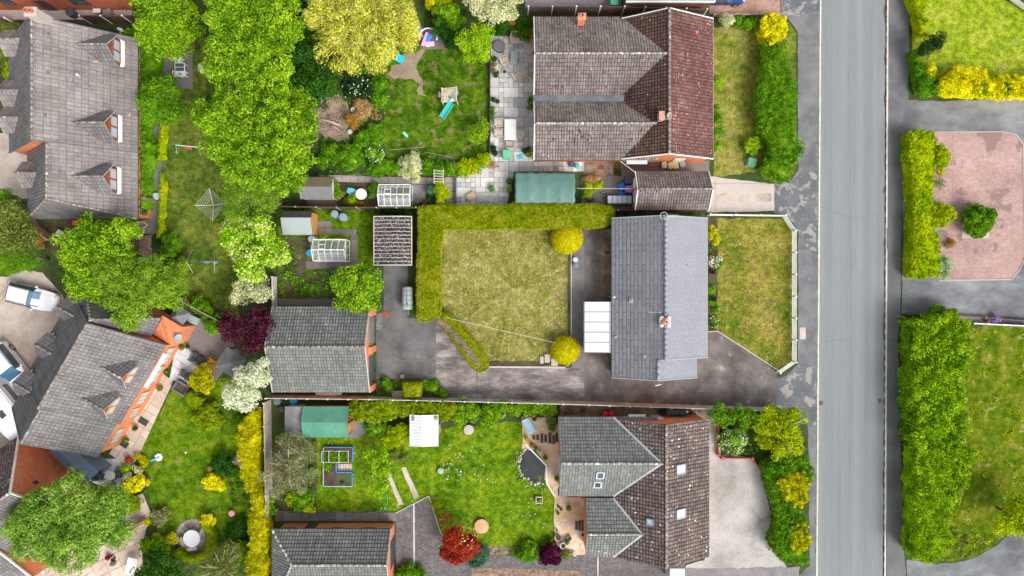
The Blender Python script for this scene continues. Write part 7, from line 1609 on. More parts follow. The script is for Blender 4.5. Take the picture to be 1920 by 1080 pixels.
for k, (px, py, lab) in enumerate(((378, 997, 'curved bench piece right of the large round table'), (360, 1029, 'small bench below the large round table'), (341, 1016, 'small bench left of the large round table'))):
    rt = local(thing('bench', lab, 'bench')); p = W(px, py, .45); rt.location = (p.x, p.y, 0); rt.rotation_euler = (0, 0, R((60, 10, 110)[k])); mb = MB(); mb.box((0, 0, .43), (.8, .3, .05)); mb.build('seat', M['wood'], rt)
    for x in (-.32, .32): mb = MB(); mb.box((x, 0, .21), (.06, .26, .41)); mb.build('leg', M['wood'], rt)
# rotary clothes dryer
rt = thing('rotary_dryer', 'rotary clothes dryer with four arms on the mossy left lawn', 'clothes dryer', W(397, 384)); p = W(397, 384, 1.9); mb = MB(); mb.tube([(p.x, p.y, 0), (p.x, p.y, 1.8)], .03, 8); mb.build('pole', M['metal'], rt)
tips = [Vector((p.x+1.32*math.cos(a), p.y+1.32*math.sin(a), 2.0)) for a in (R(5), R(98), R(183), R(275))]
for q in tips: mb = MB(); mb.tube([(p.x, p.y, 1.6), q], .02, 6); mb.build('arm', M['white_paint'], rt)
for k in (1.0, .86, .72, .58, .44):
    mb = MB(); c = Vector((p.x, p.y, 1.6)); T = [c+(q-c)*k for q in tips]
    for i in range(4): mb.tube([T[i], T[(i+1) % 4]], .008, 3)
    mb.build('line', M['white_paint'], rt)
# swings
def swing(label, A, Bp, legs, h, mat, seats, smat):
    rt = thing('swing_set', label, 'swing', W(*A)); a, b = W(*A, h), W(*Bp, h); mb = MB(); mb.tube([a, b], .035, 7); mb.build('top_bar', mat, rt)
    for t, q in legs: e = a if t == 0 else b; mb = MB(); mb.tube([e, W(q[0], q[1], 0)], .028, 6); mb.build('leg', M['wood_pale'], rt)
    for s in seats:
        c = a+(b-a)*s; mb = MB(); mb.box((c.x, c.y-.02, .5), (.42, .18, .04)); st = mb.build('seat', smat, rt); mb = MB()
        for sx in (-.18, .18): mb.tube([(c.x+sx, c.y, .5), (c.x+sx, c.y, c.z)], .008, 3)
        mb.build('rope', M['white_paint'], st)
swing('small swing frame with green corner joints and red seat on the left lawn', (330, 272), (372, 276), [(0, (330, 257)), (0, (331, 287)), (1, (374, 262)), (1, (376, 291))], 1.5, M['white_paint'], (.35,), flat((.65, .06, .08)))
sw_ = bpy.data.objects['swing_set']
for px, py, z in ((330, 258, .08), (331, 286, .08), (330, 272, 1.5), (372, 276, 1.5)): p = W(px, py, z); mb = MB(); mb.box((p.x, p.y, z), (.16, .16, .14)); mb.build('joint', flat((.02, .45, .28)), sw_, bevel=.02)
swing('cross-legged swing frame beside the variegated tree', (349, 490), (402, 490), [(0, (361, 468)), (0, (362, 512)), (1, (402, 470)), (1, (402, 512))], 2.1, M['lead'], (.45, .75), flat((.08, .3, .5)))
# play tower with slide
rt = thing('play_tower', 'wooden climbing frame with a turquoise slide on the play lawn', 'climbing frame', W(843, 180)); p = W(843, 180, 1.3)
mb = MB()
for k in range(8): mb.beam((p.x-.55, p.y-.45+k*.13, 1.1), (p.x+.55, p.y-.45+k*.13+.12, 1.1), .11, .04)
mb.build('platform', M['wood_pale'], rt)
for dx, dy in ((-.6, -.5), (.6, -.4), (.6, .6), (-.6, .5)): mb = MB(); mb.box((p.x+dx, p.y+dy, .95), (.09, .09, 1.9)); mb.build('post', M['wood_pale'], rt)
for (a, b) in (((-.6, -.5), (-.6, .5)), ((-.6, .5), (.6, .6)), ((.6, .6), (.6, -.4))):
    mb = MB()
    for z in (1.35, 1.7): mb.beam((p.x+a[0], p.y+a[1], z), (p.x+b[0], p.y+b[1], z), .05, .08)
    mb.build('rail', M['wood_pale'], rt)
mb = MB()
for k in range(5): mb.beam((p.x-.75-k*.05, p.y+.0, .25+k*.2), (p.x-.7-k*.05, p.y+.45, .25+k*.2), .06, .06)
mb.build('ladder', M['wood'], rt)
a, b = Vector((p.x+.15, p.y-.5, 1.1)), Vector((*W(829, 222)[:2], .18)); mb = MB(); nn = Vector((-(b-a).y, (b-a).x, 0)).normalized()
mb.beam(a, b, .46, .04); mb.beam(a+nn*.24+Vector((0, 0, .08)), b+nn*.24+Vector((0, 0, .08)), .06, .16); mb.beam(a-nn*.24+Vector((0, 0, .08)), b-nn*.24+Vector((0, 0, .08)), .06, .16); mb.build('slide', flat((.05, .50, .45)), rt)
for dx, dy, c_ in ((.05, -.1, (.1, .25, .45)), (-.3, .45, (.7, .25, .15)), (.35, .1, (.15, .5, .45)), (.2, -.3, (.8, .8, .8))): mb = MB(); mb.box((p.x+dx, p.y+dy, 1.2), (.22, .16, .14), .6); mb.build('toy_panel', flat(c_), rt)
# toy corner under the yellow willow
rt = thing('bouncy_slide', 'pink and blue toy slide folded inside a white arch on the dark paving', 'toy', W(803, 72)); p = W(803, 72, .5)
mb = MB(); mb.tube([(p.x+.75*math.cos(a), p.y+.1+.75*math.sin(a), .55) for a in [R(-20+220*k/14) for k in range(15)]], .06, 7); mb.build('arch', M['white_paint'], rt, smooth=True)
for dx, dy, w_, d_, rz, c_ in ((-.30, .0, .3, 1.2, -.35, (.80, .38, .66)), (.02, .05, .45, .7, -.3, (.06, .25, .75)), (.15, -.42, .7, .4, .1, (.85, .45, .7)), (-.1, -.45, .35, .4, -.2, (.85, .85, .85))): mb = MB(); mb.box((p.x+dx, p.y+dy, .35+.05*dx), (w_, d_, .22), rz); mb.build('cushion', flat(c_), rt, bevel=.06)
sheet('play_paving', [(788, 55), (828, 48), (834, 92), (790, 93)], 4, M['slab_dark'], .02)
def boxthing(name, label, cat, px, py, w, d, h, ang, mat, lid=None, bev=.03, taper=1.0, wheels=False, z0=0):
    rt = local(thing(name, label, cat)); p = W(px, py, h); rt.location = (p.x, p.y, z0); rt.rotation_euler = (0, 0, R(ang)); mb = MB(); mb.box((0, 0, h*.47), (w, d, h*.94), taper=taper); mb.build('body', mat, rt, bevel=bev)
    mb = MB(); mb.box((0, 0, h*.97), (w*1.05*taper, d*1.05*taper, h*.07)); mb.beam((-w*.3, -d*.52, h*.98), (w*.3, -d*.52, h*.98), .05, .05); mb.build('lid', lid or mat, rt, bevel=bev*.6); return rt
boxthing('toy_box', 'bright cyan square box at the corner of the bare earth', 'toy box', 749, 109, .6, .6, .4, -25, flat((.02, .50, .68)))
boxthing('toy', 'small turquoise board lying on the play lawn', 'toy', 760, 252, .2, .5, .06, 40, flat((.20, .75, .70)), bev=.01)
boxthing('toy_box', 'deep blue box behind the white toy arch', 'toy box', 789, 57, .45, .5, .5, 10, flat((.03, .08, .55)))
boxthing('toy_box', 'blue tray table right of the white toy arch', 'toy box', 825, 65, .4, .4, .4, 0, flat((.12, .25, .45)))
boxthing('storage_box', 'green lidded box on the front lawn beside the hedge', 'box', 1411, 303, .75, .72, .7, -12, flat((.16, .42, .26)), taper=.85)
boxthing('storage_box', 'pale green-grey box behind the golden hedge on the top right lawn', 'box', 1817, 134, 1.5, .85, .8, -8, flat((.34, .52, .50)))
boxthing('storage_box', 'green storage bin standing on the slab patio', 'box', 950, 289, .6, .7, .7, 0, flat((.12, .48, .27)))
boxthing('wheelie_bin', 'dark grey wheeled bin behind the brown garage', 'bin', 1179, 337, .6, .6, 1.05, 0, flat((.07, .075, .10)))
boxthing('wheelie_bin', 'purple wheeled bin behind the brown garage', 'bin', 1180, 354, .58, .55, 1.05, 0, flat((.30, .13, .45)))
boxthing('wheelie_bin', 'green bin at the top edge in the neighbour yard', 'bin', 1152, 2, .6, .6, 1.0, 0, flat((.06, .38, .20)))
boxthing('storage_box', 'pale grey lidded box under the trees below the left lawn', 'box', 360, 599, .95, .6, .6, -25, M['felt_pale'])
boxthing('storage_box', 'pale blue-grey panel box beside the bright tree and leaning fence', 'box', 115, 441, 1.0, .6, .6, -30, M['felt_pale'])
boxthing('storage_box', 'small pale box on the path by the wall of the grey-tiled house', 'box', 292, 368, .48, .55, .4, 0, M['skylight'])
boxthing('stone_trough', 'small stone box beside the square hedge block', 'planter', 745, 739, .9, .5, .5, 0, M['wood'])
boxthing('white_trough', 'long white trough between charcoal-roofed garage and fence', 'planter', 616, 738, 2.1, .3, .4, 0, M['white_paint'])
boxthing('bird_box', 'small pale box at the corner of the yard', 'box', 754, 706, .28, .28, .4, 0, M['wood'])
boxthing('bin', 'small brown box by the end wall of the shed', 'box', 641, 363, .2, .5, .4, 0, M['terracotta'])
boxthing('planter', 'terracotta trough at the top of the slab patio', 'planter', 996, 62, .4, .7, .4, 0, M['terracotta'])
boxthing('white_post', 'white cabinet on the lawn edge under the big bright trees', 'cabinet', 375, 126, .35, .55, .9, 0, M['upvc'])
boxthing('toy_car', 'red toy with blue parts behind the grey-tiled house', 'toy', 144, 417, .8, .4, .4, 5, flat((.65, .03, .02)), flat((.7, .05, .03)))
boxthing('toy_car', 'blue toy right of the red toy, half under the bright tree', 'toy', 163, 418, .6, .3, .35, 5, flat((.04, .16, .50)))
boxthing('toy_house', 'red and yellow toy under the pale cream tree', 'toy', 439, 557, .5, .4, .5, 0, flat((.75, .08, .05)), flat((.85, .55, .05)))
boxthing('skip_bag', 'grey sack of rubble by the brick wall at the top left', 'sack', 200, 22, .7, .5, .6, 15, M['metal'], bev=.12)
boxthing('toy', 'red and white plastic toy by the brick wall at the top left', 'toy', 181, 20, .6, .35, .4, 0, flat((.6, .03, .03)), M['white_paint'])
boxthing('log_store', 'pile of split timber under the felt-roofed shed eave', 'firewood', 603, 382, 2.3, .6, .7, 0, surf('split_wood', [(.14, .08, .05), (.48, .36, .24)], 3, 9, .5, .95, .6, stretch=(.4, 3, 1)), M['wood_dark'])
boxthing('slab_stack', 'small stone slabs stacked at the lower right lawn corner, left', 'stone', 1016, 675, .3, .55, .2, 0, M['slab_conc']); boxthing('slab_stack', 'small stone slabs stacked at the lower right lawn corner, right', 'stone', 1026, 672, .42, .65, .25, 0, M['slab_conc']); boxthing('slab_stack', 'concrete steps beside the lower golden topiary', 'step', 1040, 679, .55, .6, .12, 0, M['slab_conc'])
# round things: butts, barrels, pots
def drum(name, label, cat, px, py, r, h, mat, lid=None, z0=0):
    rt = thing(name, label, cat, W(px, py, h)-Vector((0, 0, h))); p = W(px, py, h); mb = MB(); mb.lathe((p.x, p.y, 0), [(r*.88, 0), (r, h*.3), (r*1.02, h*.6), (r*.95, h*.96)], 18); mb.build('barrel', mat, rt, smooth=False)
    mb = MB(); mb.lathe((p.x, p.y, h*.95), [(r*1.02, 0), (r*1.02, .04), (r*.4, .07), (.0, .075)], 18); mb.build('lid', lid or mat, rt); return rt
BLG = flat((.22, .30, .36)); BLU = flat((.02, .38, .70))
drum('water_butt', 'blue-grey water butt below the white-railed fence, left one', 'water butt', 627, 401, .30, .9, BLG); drum('water_butt', 'blue-grey water butt below the white-railed fence, right one', 'water butt', 643, 407, .33, .9, BLG)
drum('water_butt', 'pale blue water butt between orange-fronted shed and greenhouse', 'water butt', 584, 448, .28, .9, flat((.35, .58, .68))); drum('water_butt', 'bright blue water butt left of the lower greenhouse', 'water butt', 581, 474, .28, .8, BLU)
drum('gas_bottle', 'red gas bottle beside the orange wall, left one', 'gas bottle', 1135, 776, .22, .6, flat((.75, .02, .02), .35)); drum('gas_bottle', 'red gas bottle beside the orange wall, right one', 'gas bottle', 1146, 776, .22, .6, flat((.75, .02, .02), .35))
drum('water_butt', 'dark grey round bin beside the golden hedge fence corner', 'bin', 519, 753, .3, .9, flat((.10, .13, .17))); drum('water_butt', 'bright blue barrel beyond the fence below the charcoal-roofed garage', 'barrel', 550, 751, .3, .7, BLU); drum('water_butt', 'black round tub by the fence behind the felt lean-to', 'barrel', 527, 768, .25, .5, M['charcoal'])
drum('dustbin', 'charcoal round bin against the brick wall at the top left', 'bin', 130, 22, .34, .8, flat((.06, .09, .11)))
drum('planter_drum', 'small white-lidded drum beside the lawn edging, upper', 'pot', 1079, 487, .22, .35, M['kerb']); drum('planter_drum', 'blue-grey drum beside the lawn edging, lower', 'pot', 1080, 497, .22, .4, flat((.16, .20, .28)))
drum('fire_pit', 'terracotta fire bowl in a dark rim on the daisy lawn', 'fire pit', 903, 987, .60, .3, M['charcoal'], flat((.55, .33, .18))); drum('tree_stump', 'pale sawn tree stump at the lower end of the dead bed', 'stump', 656, 247, .2, .35, M['wood_pale']); drum('stone_urn', 'large pale stone beside the dried grass clump', 'stone', 663, 206, .26, .35, M['slab_beige'])
drum('fire_bowl', 'dark metal fire bowl with a ring at the top left of the patio', 'fire pit', 936, 86, .5, .45, M['charcoal'], flat((.16, .15, .15))); drum('bird_bath', 'stone bird bath base between the round green shrubs', 'bird bath', 879, 806, .42, .35, M['slab_dark'], M['slab_conc']); drum('sun_dial', 'pale green round glass bowl in the oval flower bed', 'bird bath', 826, 883, .25, .25, flat((.30, .42, .36)))
drum('watering_bin', 'pink watering can beside the golden hedge', 'watering can', 434, 963, .25, .4, flat((.62, .30, .32), .35)); drum('cushion', 'round black pouffe on the grey patio under the shelter edge', 'stool', 178, 893, .4, .4, M['black'])
drum('copper_bowl', 'small copper bowl lying on the wall ledge of the grey-tiled house', 'bowl', 268, 371, .16, 2.2, flat((.20, .22, .10), .3))
# dark ribbed tank behind the fence
rt = thing('oil_tank', 'dark blue-black ribbed tank between fence and orange wall', 'tank', W(1270, 773)); p = W(1270, 773, 1.1); mb = MB(); mb.box((p.x, p.y, .6), (1.85, .55, 1.1)); mb.build('tank', flat((.03, .06, .08), .4), rt, bevel=.12)
for k in range(5): mb = MB(); mb.box((p.x-.7+k*.35, p.y, .63), (.1, .6, 1.12)); mb.build('rib', flat((.05, .09, .11), .4), rt, bevel=.03)
mb = MB(); mb.lathe((p.x+.8, p.y+.05, 1.12), [(.1, 0), (.1, .08), (.03, .1)], 10); mb.build('cap', M['white_paint'], rt)
def pot(label, px, py, r, mat, plant=None, h=None, name='plant_pot', fl=None):
    h = h or r*1.5; rt = thing(name, label, 'plant pot', W(px, py, h)-Vector((0, 0, h))); p = W(px, py, h); mb = MB()
    mb.lathe((p.x, p.y, 0), [(r*.7, 0), (r*.95, h*.85), (r*1.05, h*.86), (r*1.05, h), (r*.88, h), (r*.85, h*.85), (.01, h*.84)], 14, cap=False); mb.build('pot', mat, rt)
    mb = MB(); mb.lathe((p.x, p.y, h*.82), [(r*.87, 0), (r*.8, .02), (.01, .04)], 12, cap=False); mb.build('soil', M['soil'], rt)
    if plant:
        rg = rng(nseed()); n = int(60+900*r); D = rdir(rg, n, -.1); P = np.array([p.x, p.y, h+r*.5])+D*(r*1.2*rg.uniform(.5, 1, n))[:, None]; leafmesh('plant', P, D+.6*rg.normal(size=(n, 3)), .08, M[plant], rt, rg=rg)
    return rt
TC = M['terracotta']; BK = M['black']; CH = M['charcoal']; DB = flat((.05, .09, .16)); KB = M['kerb']
for a in ((927, 111, .2, DB, 'dark', 'dark blue pot at the left edge of the upper patio'), (927, 122, .2, M['white_paint'], 'rust', 'white pot with orange fill on the upper patio edge'), (926, 133, .2, CH, 'grey', 'charcoal pot holding a grey plant on the patio edge'), (930, 142, .19, KB, 'dark', 'pale pot with dark leaves, third down the patio edge'), (933, 136, .13, CH, None, 'tiny dark empty pot near the three patio-edge pots'), (946, 134, .2, M['slab_white'], None, 'square-looking pale pot beside the slatted beige chair'),
          (925, 187, .18, DB, 'dark', 'blue pot with dark plant midway along the patio edge'), (933, 191, .18, KB, 'dark', 'pale-rimmed pot midway along the patio edge'), (924, 204, .17, CH, 'mid', 'green-filled pot above the purple one on the patio edge'), (925, 213, .16, M['fl_purple'], 'mid', 'purple pot on the patio edge'), (924, 222, .18, CH, 'lime', 'pot with a bright green ball on the patio edge'), (922, 244, .16, KB, 'pale_green', 'small pot with pale plant left of the white patio table'),
          (925, 278, .24, BK, 'deep', 'black pot cluster piece at the lower patio corner, upper'), (928, 287, .24, BK, 'deep', 'black pot cluster piece at the lower patio corner, lower'), (984, 283, .22, BK, 'dark', 'black pot at the lower corner of the brown-roofed house'), (991, 290, .22, CH, 'lime', 'pot with a lime plant at the lower corner of the brown-roofed house'), (991, 278, .16, CH, None, 'small empty pot behind the lime potted plant'),
          (705, 194, .24, TC, 'grey', 'terracotta pots beside the dried grass, upper'), (711, 192, .2, TC, None, 'terracotta empty pot right of the upper terracotta pot'), (703, 218, .24, TC, None, 'terracotta pot beside the dried grass, lower left'), (710, 219, .22, TC, None, 'terracotta pot beside the dried grass, lower right'), (656, 315, .2, KB, None, 'pale ring-shaped pot above the slab path'), (643, 362, .2, TC, 'mid', 'terracotta pot at the end of the felt-roofed shed'),
          (795, 376, .18, TC, None, 'terracotta pot by the hedge end, left of two'), (804, 376, .18, TC, 'mid', 'terracotta pot by the hedge end, right of two'), (811, 378, .2, BLG, 'blue_green', 'blue pot at the left end of the long hedge'), (774, 386, .2, flat((.5, .04, .03)), 'mid', 'red pot below the grey gravel patch'), (790, 383, .18, DB, 'dark', 'dark pot between red pot and hedge'), (696, 359, .15, flat((.6, .06, .05)), 'mid', 'small red pot right of the white round table'),
          (1337, 511, .19, M['slab_pink'], 'purple', 'grey-pink pot with dark plant in the front bed, upper'), (1338, 561, .21, M['slab_pink'], 'purple', 'grey-pink pot with dark plant in the front bed, lower'),
          (611, 899, .12, KB, None, 'white rimmed pot in the raised bed, leftmost'), (618, 902, .17, KB, None, 'grey pot in the raised bed, second from left'), (639, 900, .14, KB, None, 'white rimmed pot in the raised bed, middle'), (643, 906, .17, BLG, 'blue_green', 'blue-grey pot in the raised bed, right'),
          (1002, 785, .2, CH, None, 'dark round pot on the beige gravel near the patio chair'), (987, 822, .18, TC, 'gold', 'orange-flowered pot at the top of the pond'), (997, 834, .18, TC, 'rust', 'rust-filled pot above the pond wall'), (1004, 840, .16, TC, 'mid', 'green pot above the pond wall'), (1012, 846, .18, TC, 'cream', 'pink-white flower pot along the pond wall'), (1022, 858, .2, TC, 'mid', 'green pot at the bend of the pond wall'), (1044, 897, .18, CH, 'maple', 'bright green pot against the grey-green wing'),
          (1047, 950, .12, CH, None, 'small black pot on lower gravel, left'), (1052, 955, .12, CH, None, 'small black pot on lower gravel, right'), (1046, 962, .12, CH, 'mid', 'small pot with sprig on the lower gravel'), (1066, 953, .2, CH, 'maple', 'lime green potted plant on the lower gravel'), (1044, 994, .12, KB, None, 'tiny pale pot halfway down the lower gravel'), (1056, 1024, .25, M['white_paint'], None, 'round white pot at the bottom of the lower gravel'), (1093, 1003, .2, M['white_paint'], None, 'white pot against the smaller wing'), (1063, 1016, .2, M['slab_dark'], 'mid', 'stone pot with green near the bottom of the lower gravel'), (1047, 1008, .24, M['slab_dark'], None, 'dark stone pot left on the lower gravel'), (1068, 1010, .2, M['slab_pink'], None, 'pinkish pot among the lower gravel pots'),
          (1010, 939, .14, M['white_paint'], None, 'white globe pot on the lawn by the square planter'), (1012, 949, .12, M['slab_beige'], None, 'smaller cream pot on the lawn by the square planter'),
          (345, 643, .2, TC, 'mid', 'terracotta pot at the corner of the white patio, upper'), (341, 652, .2, TC, 'olive', 'terracotta pot at the corner of the white patio, lower'), (352, 650, .15, CH, 'dark', 'dark pot at the corner of the white patio'), (312, 697, .18, CH, 'mid', 'pot with green plant at the lower corner of the white patio'), (300, 728, .22, TC, 'mid', 'terracotta pot with leafy plant on the beige path'), (254, 803, .2, TC, 'dark', 'pot below the doormat on the beige path'), (236, 826, .2, CH, 'maple', 'pot with bright plant beside the black planter frame'),
          (187, 872, .2, CH, 'lime', 'pot with lime plant at the shelter corner'), (395, 879, .2, TC, 'straw', 'terracotta pot beside the dark shrub island'), (211, 1048, .2, CH, None, 'dark pot on the beige bottom patio, lower'), (212, 1056, .2, CH, 'grey', 'grey planted pot on the beige bottom patio'), (203, 1045, .2, flat((.6, .02, .02)), 'red', 'red-flowered pot on the beige bottom patio'), (530, 848, .3, flat((.05, .09, .55)), None, 'deep blue pot half hidden in the grey-olive tree'),
          (283, 325, .17, BK, None, 'black round pot on the path by the grey-tiled house wall'), (282, 368, .14, BK, 'deep', 'small black pot next to the pale box on the path'), (955, 340, .25, flat((.10, .05, .03)), 'mid', 'brown planter with greens left of the tarpaulin shelter, upper'), (955, 356, .25, flat((.10, .05, .03)), 'privet', 'brown planter with greens left of the tarpaulin shelter, lower'), (1131, 364, .15, KB, None, 'white pot near the blue tarpaulin'), (1108, 375, .22, BK, None, 'black kettle-like pot left of the cold frame'), (1851, 604, .15, TC, 'straw', 'cream pot on the low wall by the purple flowers')):
    pot(a[5], a[0], a[1], a[2], a[3], a[4])
# raised bed with blue frame and netting cage
rt = thing('raised_bed', 'L-shaped raised bed with blue boards and white netting cage on the daisy lawn', 'raised bed', W(632, 875)); z = .35
def bl(a, b, m_): p, q = W(*a, z), W(*b, z); mb = MB(); mb.beam((p.x, p.y, z/2), (q.x, q.y, z/2), .08, z); mb.build('board', m_, rt)
BB = flat((.10, .22, .55)); BP = flat((.34, .40, .52))
for a, b in (((607, 839), (661, 839)), ((661, 839), (661, 864)), ((630, 868), (630, 886)), ((630, 886), (660, 886)), ((660, 888), (660, 912))): bl(a, b, BB)
for a, b in (((606, 840), (606, 912)), ((606, 912), (660, 912))): bl(a, b, BP)
mb = MB(); P_ = [tuple(W(*q, z))[:2] for q in ((608, 841), (659, 841), (659, 866), (628, 866), (628, 888), (658, 888), (658, 910), (608, 910))]; mb.poly([(x, y, .27) for x, y in ccw(P_)]); mb.build('soil', M['soil'], rt)
mb = MB(); ax, bx, ay, by = X(603, .9), X(653, .9), Y(867, .9), Y(846, .9)
for x in (ax, ax+(bx-ax)*.27, ax+(bx-ax)*.65, bx):
    for y in (ay, by): mb.tube([(x, y, .1), (x, y, .9)], .018, 5)
    mb.tube([(x, ay, .9), (x, by, .9)], .018, 5)
for y in (ay, by): mb.tube([(ax, y, .9), (bx, y, .9)], .018, 5)
mb.build('cage', M['white_paint'], rt)
rg = rng(9); n = 2600; P = np.stack([rg.uniform(X(611), X(652), n), rg.uniform(Y(866), Y(846), n), rg.uniform(.3, .6, n)], 1); leafmesh('plants', P, rg.normal(size=(n, 3))+[0, 0, .6], .10, M['mid'], rt, rg=rg)
n = 260; P = np.stack([rg.normal(X(616), .14, n), rg.normal(Y(874), .12, n), rg.uniform(.3, .45, n)], 1); leafmesh('plants', P, rg.normal(size=(n, 3))+[0, 0, .8], .14, M['lime'], rt, rg=rg)
slabs('raised_bed_paving', [[(634, 870), (660, 870), (660, 883), (634, 883)]], .22, M['slab_beige'], 21, z=.05, big=0)
# square planter on the lawn
rt = thing('planter', 'small square pale-framed planter on the daisy lawn near the gravel garden', 'planter', W(1010, 938)); p = W(1011, 938, .25); mb = MB()
for dx, dy, w_, d_ in ((0, .25, .6, .08), (0, -.25, .6, .08), (.26, 0, .08, .5), (-.26, 0, .08, .5)): mb.box((p.x+dx, p.y+dy, .13), (w_, d_, .26))
mb.build('frame', M['wood_pale'], rt); rg = rng(19); D = rdir(rg, 260, 0); leafmesh('plant', np.array([p.x, p.y, .22])+D*.2, D, .1, M['mid'], rt, rg=rg)
# blue chair at the top of the gravel garden
chair('pale blue slatted steamer chair at the top of the beige gravel', 992, 800, -60, flat((.35, .55, .68)), w=.5, lounge=True)
# logs and fallen branches in the dead bed
for a, b, r_, lab in (((598, 223), (639, 236), .10, 'long pale log lying in the dead bed'), ((620, 236), (639, 246), .06, 'short thin pale log under the long one in the dead bed')):
    p, q = W(*a), W(*b); mb = MB(); mb.tube([(p.x, p.y, .22), ((p.x+q.x)/2, (p.y+q.y)/2+.05, .27), (q.x, q.y, .22)], [r_, r_*.9, r_*.8], 9); tag(mb.build('log', M['pale_bark'], origin=(p.x, p.y, 0), smooth=True), lab, 'log')
mb = MB(); r = random.Random(3)
for k in range(110):
    p = W(r.uniform(588, 655), r.uniform(182, 258)); a = r.uniform(0, 6.3); L = r.uniform(.3, 1.1); mb.tube([(p.x, p.y, .08), (p.x+L*.5*math.cos(a), p.y+L*.5*math.sin(a), .08+r.uniform(.05, .3)), (p.x+L*math.cos(a+.3), p.y+L*math.sin(a+.3), .1)], [.022, .016, .006], 4)
tag(mb.build('brushwood', M['wood'], origin=W(620, 220)), 'brown tangle of cut branches on the dead bed', kind='stuff')
# rustic trellis steps, netting posts, hoses, cables
rt = thing('trellis', 'pale wooden trellis arch between slab path and play lawn border', 'trellis', W(823, 330)); 
for k in range(5): a, b = W(813, 320+k*5, 1.6), W(832, 321+k*5, 1.6); mb = MB(); mb.beam(a, b, .05, .05); mb.build('slat', M['wood_pale'], rt)
for px in (814, 831): a, b = W(px, 318, 1.6), W(px, 342, 1.6); mb = MB(); mb.beam(a-Vector((0, 0, .04)), b-Vector((0, 0, .04)), .06, .06); mb.beam((a.x, a.y, 0), (a.x, a.y, 1.6), .06, .06); mb.beam((b.x, b.y, 0), (b.x, b.y, 1.6), .06, .06); mb.build('upright', M['wood_pale'], rt)
for (a, b, lab) in (((731, 281), (794, 276), 'thin dark bar on posts along the lower play lawn, left'), ((796, 285), (848, 295), 'thin dark bar on posts along the lower play lawn, right')):
    rt = thing('low_rail', lab, 'rail', W(*a)); p, q = W(*a, .5), W(*b, .5); mb = MB(); mb.tube([p, q], .02, 5); mb.build('bar', M['metal'], rt)
    for t_ in (0, .5, 1): c = p.lerp(q, t_); mb = MB(); mb.tube([(c.x, c.y, 0), (c.x, c.y, .55)], .02, 5); mb.build('stake', M['metal'], rt)
def cable(name, label, cat, pts, r_, mat, sag=0, z=None):
    P_ = [W(p[0], p[1], p[2] if len(p) > 2 else (z or .03)) for p in pts]; Q = []
    for i in range(len(P_)-1):
        n_ = 10
        for k in range(n_): t = k/n_; q = P_[i].lerp(P_[i+1], t); q.z -= sag*4*t*(1-t); Q.append(q)
    Q.append(P_[-1]); mb = MB(); mb.tube(Q, r_, 5); return tag(mb.build(name, mat, origin=(P_[0].x, P_[0].y, 0)), label, cat)
cable('washing_line', 'thin white line strung across the dry lawn from pill hedge to golden topiary', 'washing line', [(838, 596, 1.6), (1042, 643, 1.6)], .012, M['white_paint'], .05)
cable('overhead_wire', 'thin pale wire from the brown garage over the wild patch and tarpaulin', 'wire', [(1082, 353, 2.3), (1196, 354, 2.6)], .014, M['white_paint'], .05)
cable('overhead_wire', 'thin pale wire running from the brown garage to the house corner', 'wire', [(1163, 302, 2.6), (1192, 324, 2.6)], .02, M['white_paint'])
gn = flat((.05, .55, .33)); cable('garden_hose', 'green hose snaking over the slab path above the bottom garage', 'hose', [(536, 972), (580, 974), (612, 973), (640, 967), (655, 975), (672, 968), (655, 966), (650, 974), (690, 962), (722, 957), (727, 940), (724, 926)], .022, gn)
cable('garden_hose', 'yellow coiled hose beside the lower corner of the grey-tiled house', 'hose', [(262+13*math.cos(k*.9)*(1+.1*(k % 3)), 422+5*math.sin(k*.9)*(1+.2*(k % 3)), .1) for k in range(26)], .025, flat((.60, .52, .12)))
cable('boundary_string', 'pale plank leaning from the birch across the beige bottom patio', 'plank', [(187, 1068, .5), (235, 1020, 1.2), (271, 988, 1.5)], .05, M['wood'])
# flower windmill toy, beach ball
rt = thing('flower_toy', 'white flower-shaped toy with a cyan float on the left garden lawn', 'toy', W(298, 857)); p = W(298, 857)
for k in range(7): a = 2*math.pi*k/7; mb = MB(); mb.lathe((p.x+.22*math.cos(a), p.y+.22*math.sin(a), .03), [(.12, 0), (.13, .06), (.06, .1)], 9); mb.build('petal', M['white_paint'], rt)
mb = MB(); mb.lathe((p.x, p.y, .05), [(.12, 0), (.1, .1)], 10); mb.build('centre', flat((.6, .2, .5)), rt); mb = MB(); q = W(284, 863); mb.tube([(p.x-.1, p.y-.05, .1), (q.x, q.y, .1)], .09, 8); mb.build('float', flat((.04, .55, .75)), rt)
for px, py, lab in ((349, 848, 'small white ball lying on the left garden lawn'), (419, 759, 'small orange-white ball under the white blossom tree')):
    mb = MB(); p = W(px, py); mb.lathe((p.x, p.y, 0), [(.01, 0), (.07, .03), (.09, .09), (.07, .15), (.01, .18)], 10); tag(mb.build('ball', M['white_paint'], origin=p), lab, 'ball')
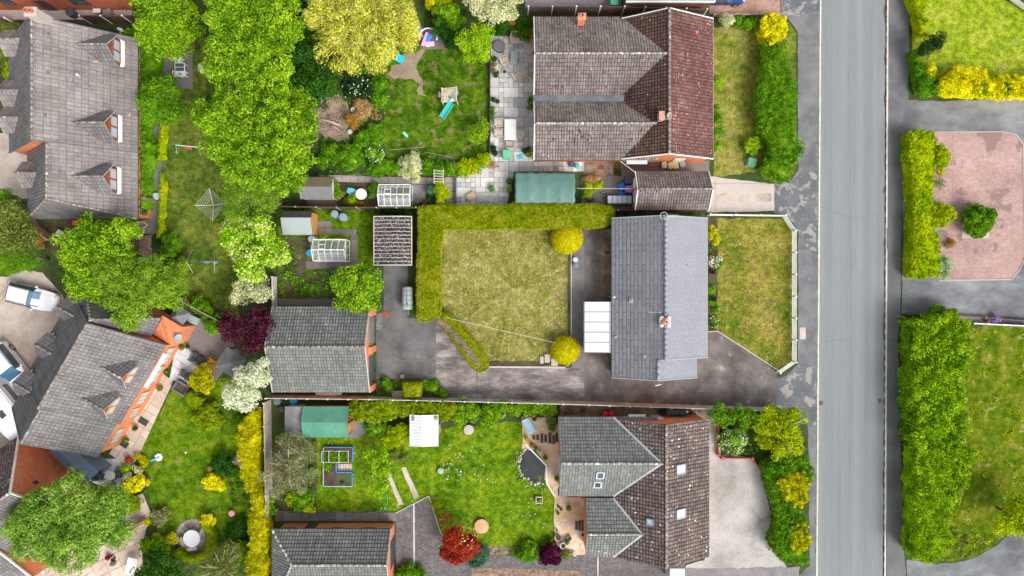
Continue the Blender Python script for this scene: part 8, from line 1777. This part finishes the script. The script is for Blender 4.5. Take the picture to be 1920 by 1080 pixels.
# trellis panels, cushions by the brown-roofed house side passage
for k, (px, w_) in enumerate(((1162, .8), (1184, .9), (1206, .9), (1226, .9))):
    rt = thing('trellis', ('first', 'second', 'third', 'fourth')[k]+' brown trellis panel from the left under the orange wall of the brown-roofed house', 'trellis', W(px, 310)); p = W(px, 309, .9)
    for j in range(5): mb = MB(); mb.beam((p.x-w_/2+w_*j/4, p.y-.15, .6), (p.x-w_/2+w_*j/4, p.y+.25, 1.0), .035, .03); mb.build('slat', M['wood_red'], rt)
    for j in range(3): mb = MB(); mb.beam((p.x-w_/2, p.y-.15+.2*j, .62+.2*j), (p.x+w_/2, p.y-.15+.2*j, .62+.2*j), .035, .03); mb.build('rail', M['wood_red'], rt)
for px, py, c_, lab in ((1246, 309, (.55, .5, .42), 'cream sack below the orange wall, leftmost of four'), (1258, 310, (.6, .55, .25), 'yellowish sack below the orange wall, second of four'), (1268, 310, (.7, .62, .2), 'yellow sack below the orange wall, third of four'), (1280, 307, (.45, .47, .5), 'grey sack below the orange wall, rightmost of four')): boxthing('sack', lab, 'sack', px, py, .42, .5, .6, 8, flat(c_), bev=.1)
boxthing('blue_sheet', 'bright blue crumpled sheet beside the purple bin, upper', 'sheet', 1166, 350, .5, .5, .5, 20, flat((.02, .20, .75)), bev=.1); boxthing('blue_sheet', 'bright blue crumpled sheet below the purple bin', 'sheet', 1165, 364, .5, .35, .3, -30, flat((.02, .20, .75)), bev=.1)
boxthing('barbecue', 'black barbecue with white side shelf left of the cold frame', 'barbecue', 1108, 386, 1.0, .45, .8, 0, M['black'], M['slab_beige'])
boxthing('crate', 'green crate on its side below the tarpaulin and house corner', 'crate', 1083, 311, .3, .35, .4, -20, flat((.05, .5, .4))); boxthing('cushion', 'sky-blue cushion on the patio beside the black pots', 'cushion', 976, 294, .4, .3, .2, 20, flat((.05, .5, .75)), bev=.06)
boxthing('bag', 'tan heap of pruned stems on the slabs behind the long hedge', 'garden waste', 883, 368, .7, .55, .35, 25, surf('straw_heap', [(.5, .36, .24), (.62, .48, .34)], 3, 16, .4, .95, .6), bev=.12)
boxthing('steps', 'small stack of blue-lidded buckets by the house passage', 'bucket', 1073, 308, .4, .35, .45, 0, M['metal'], DB)
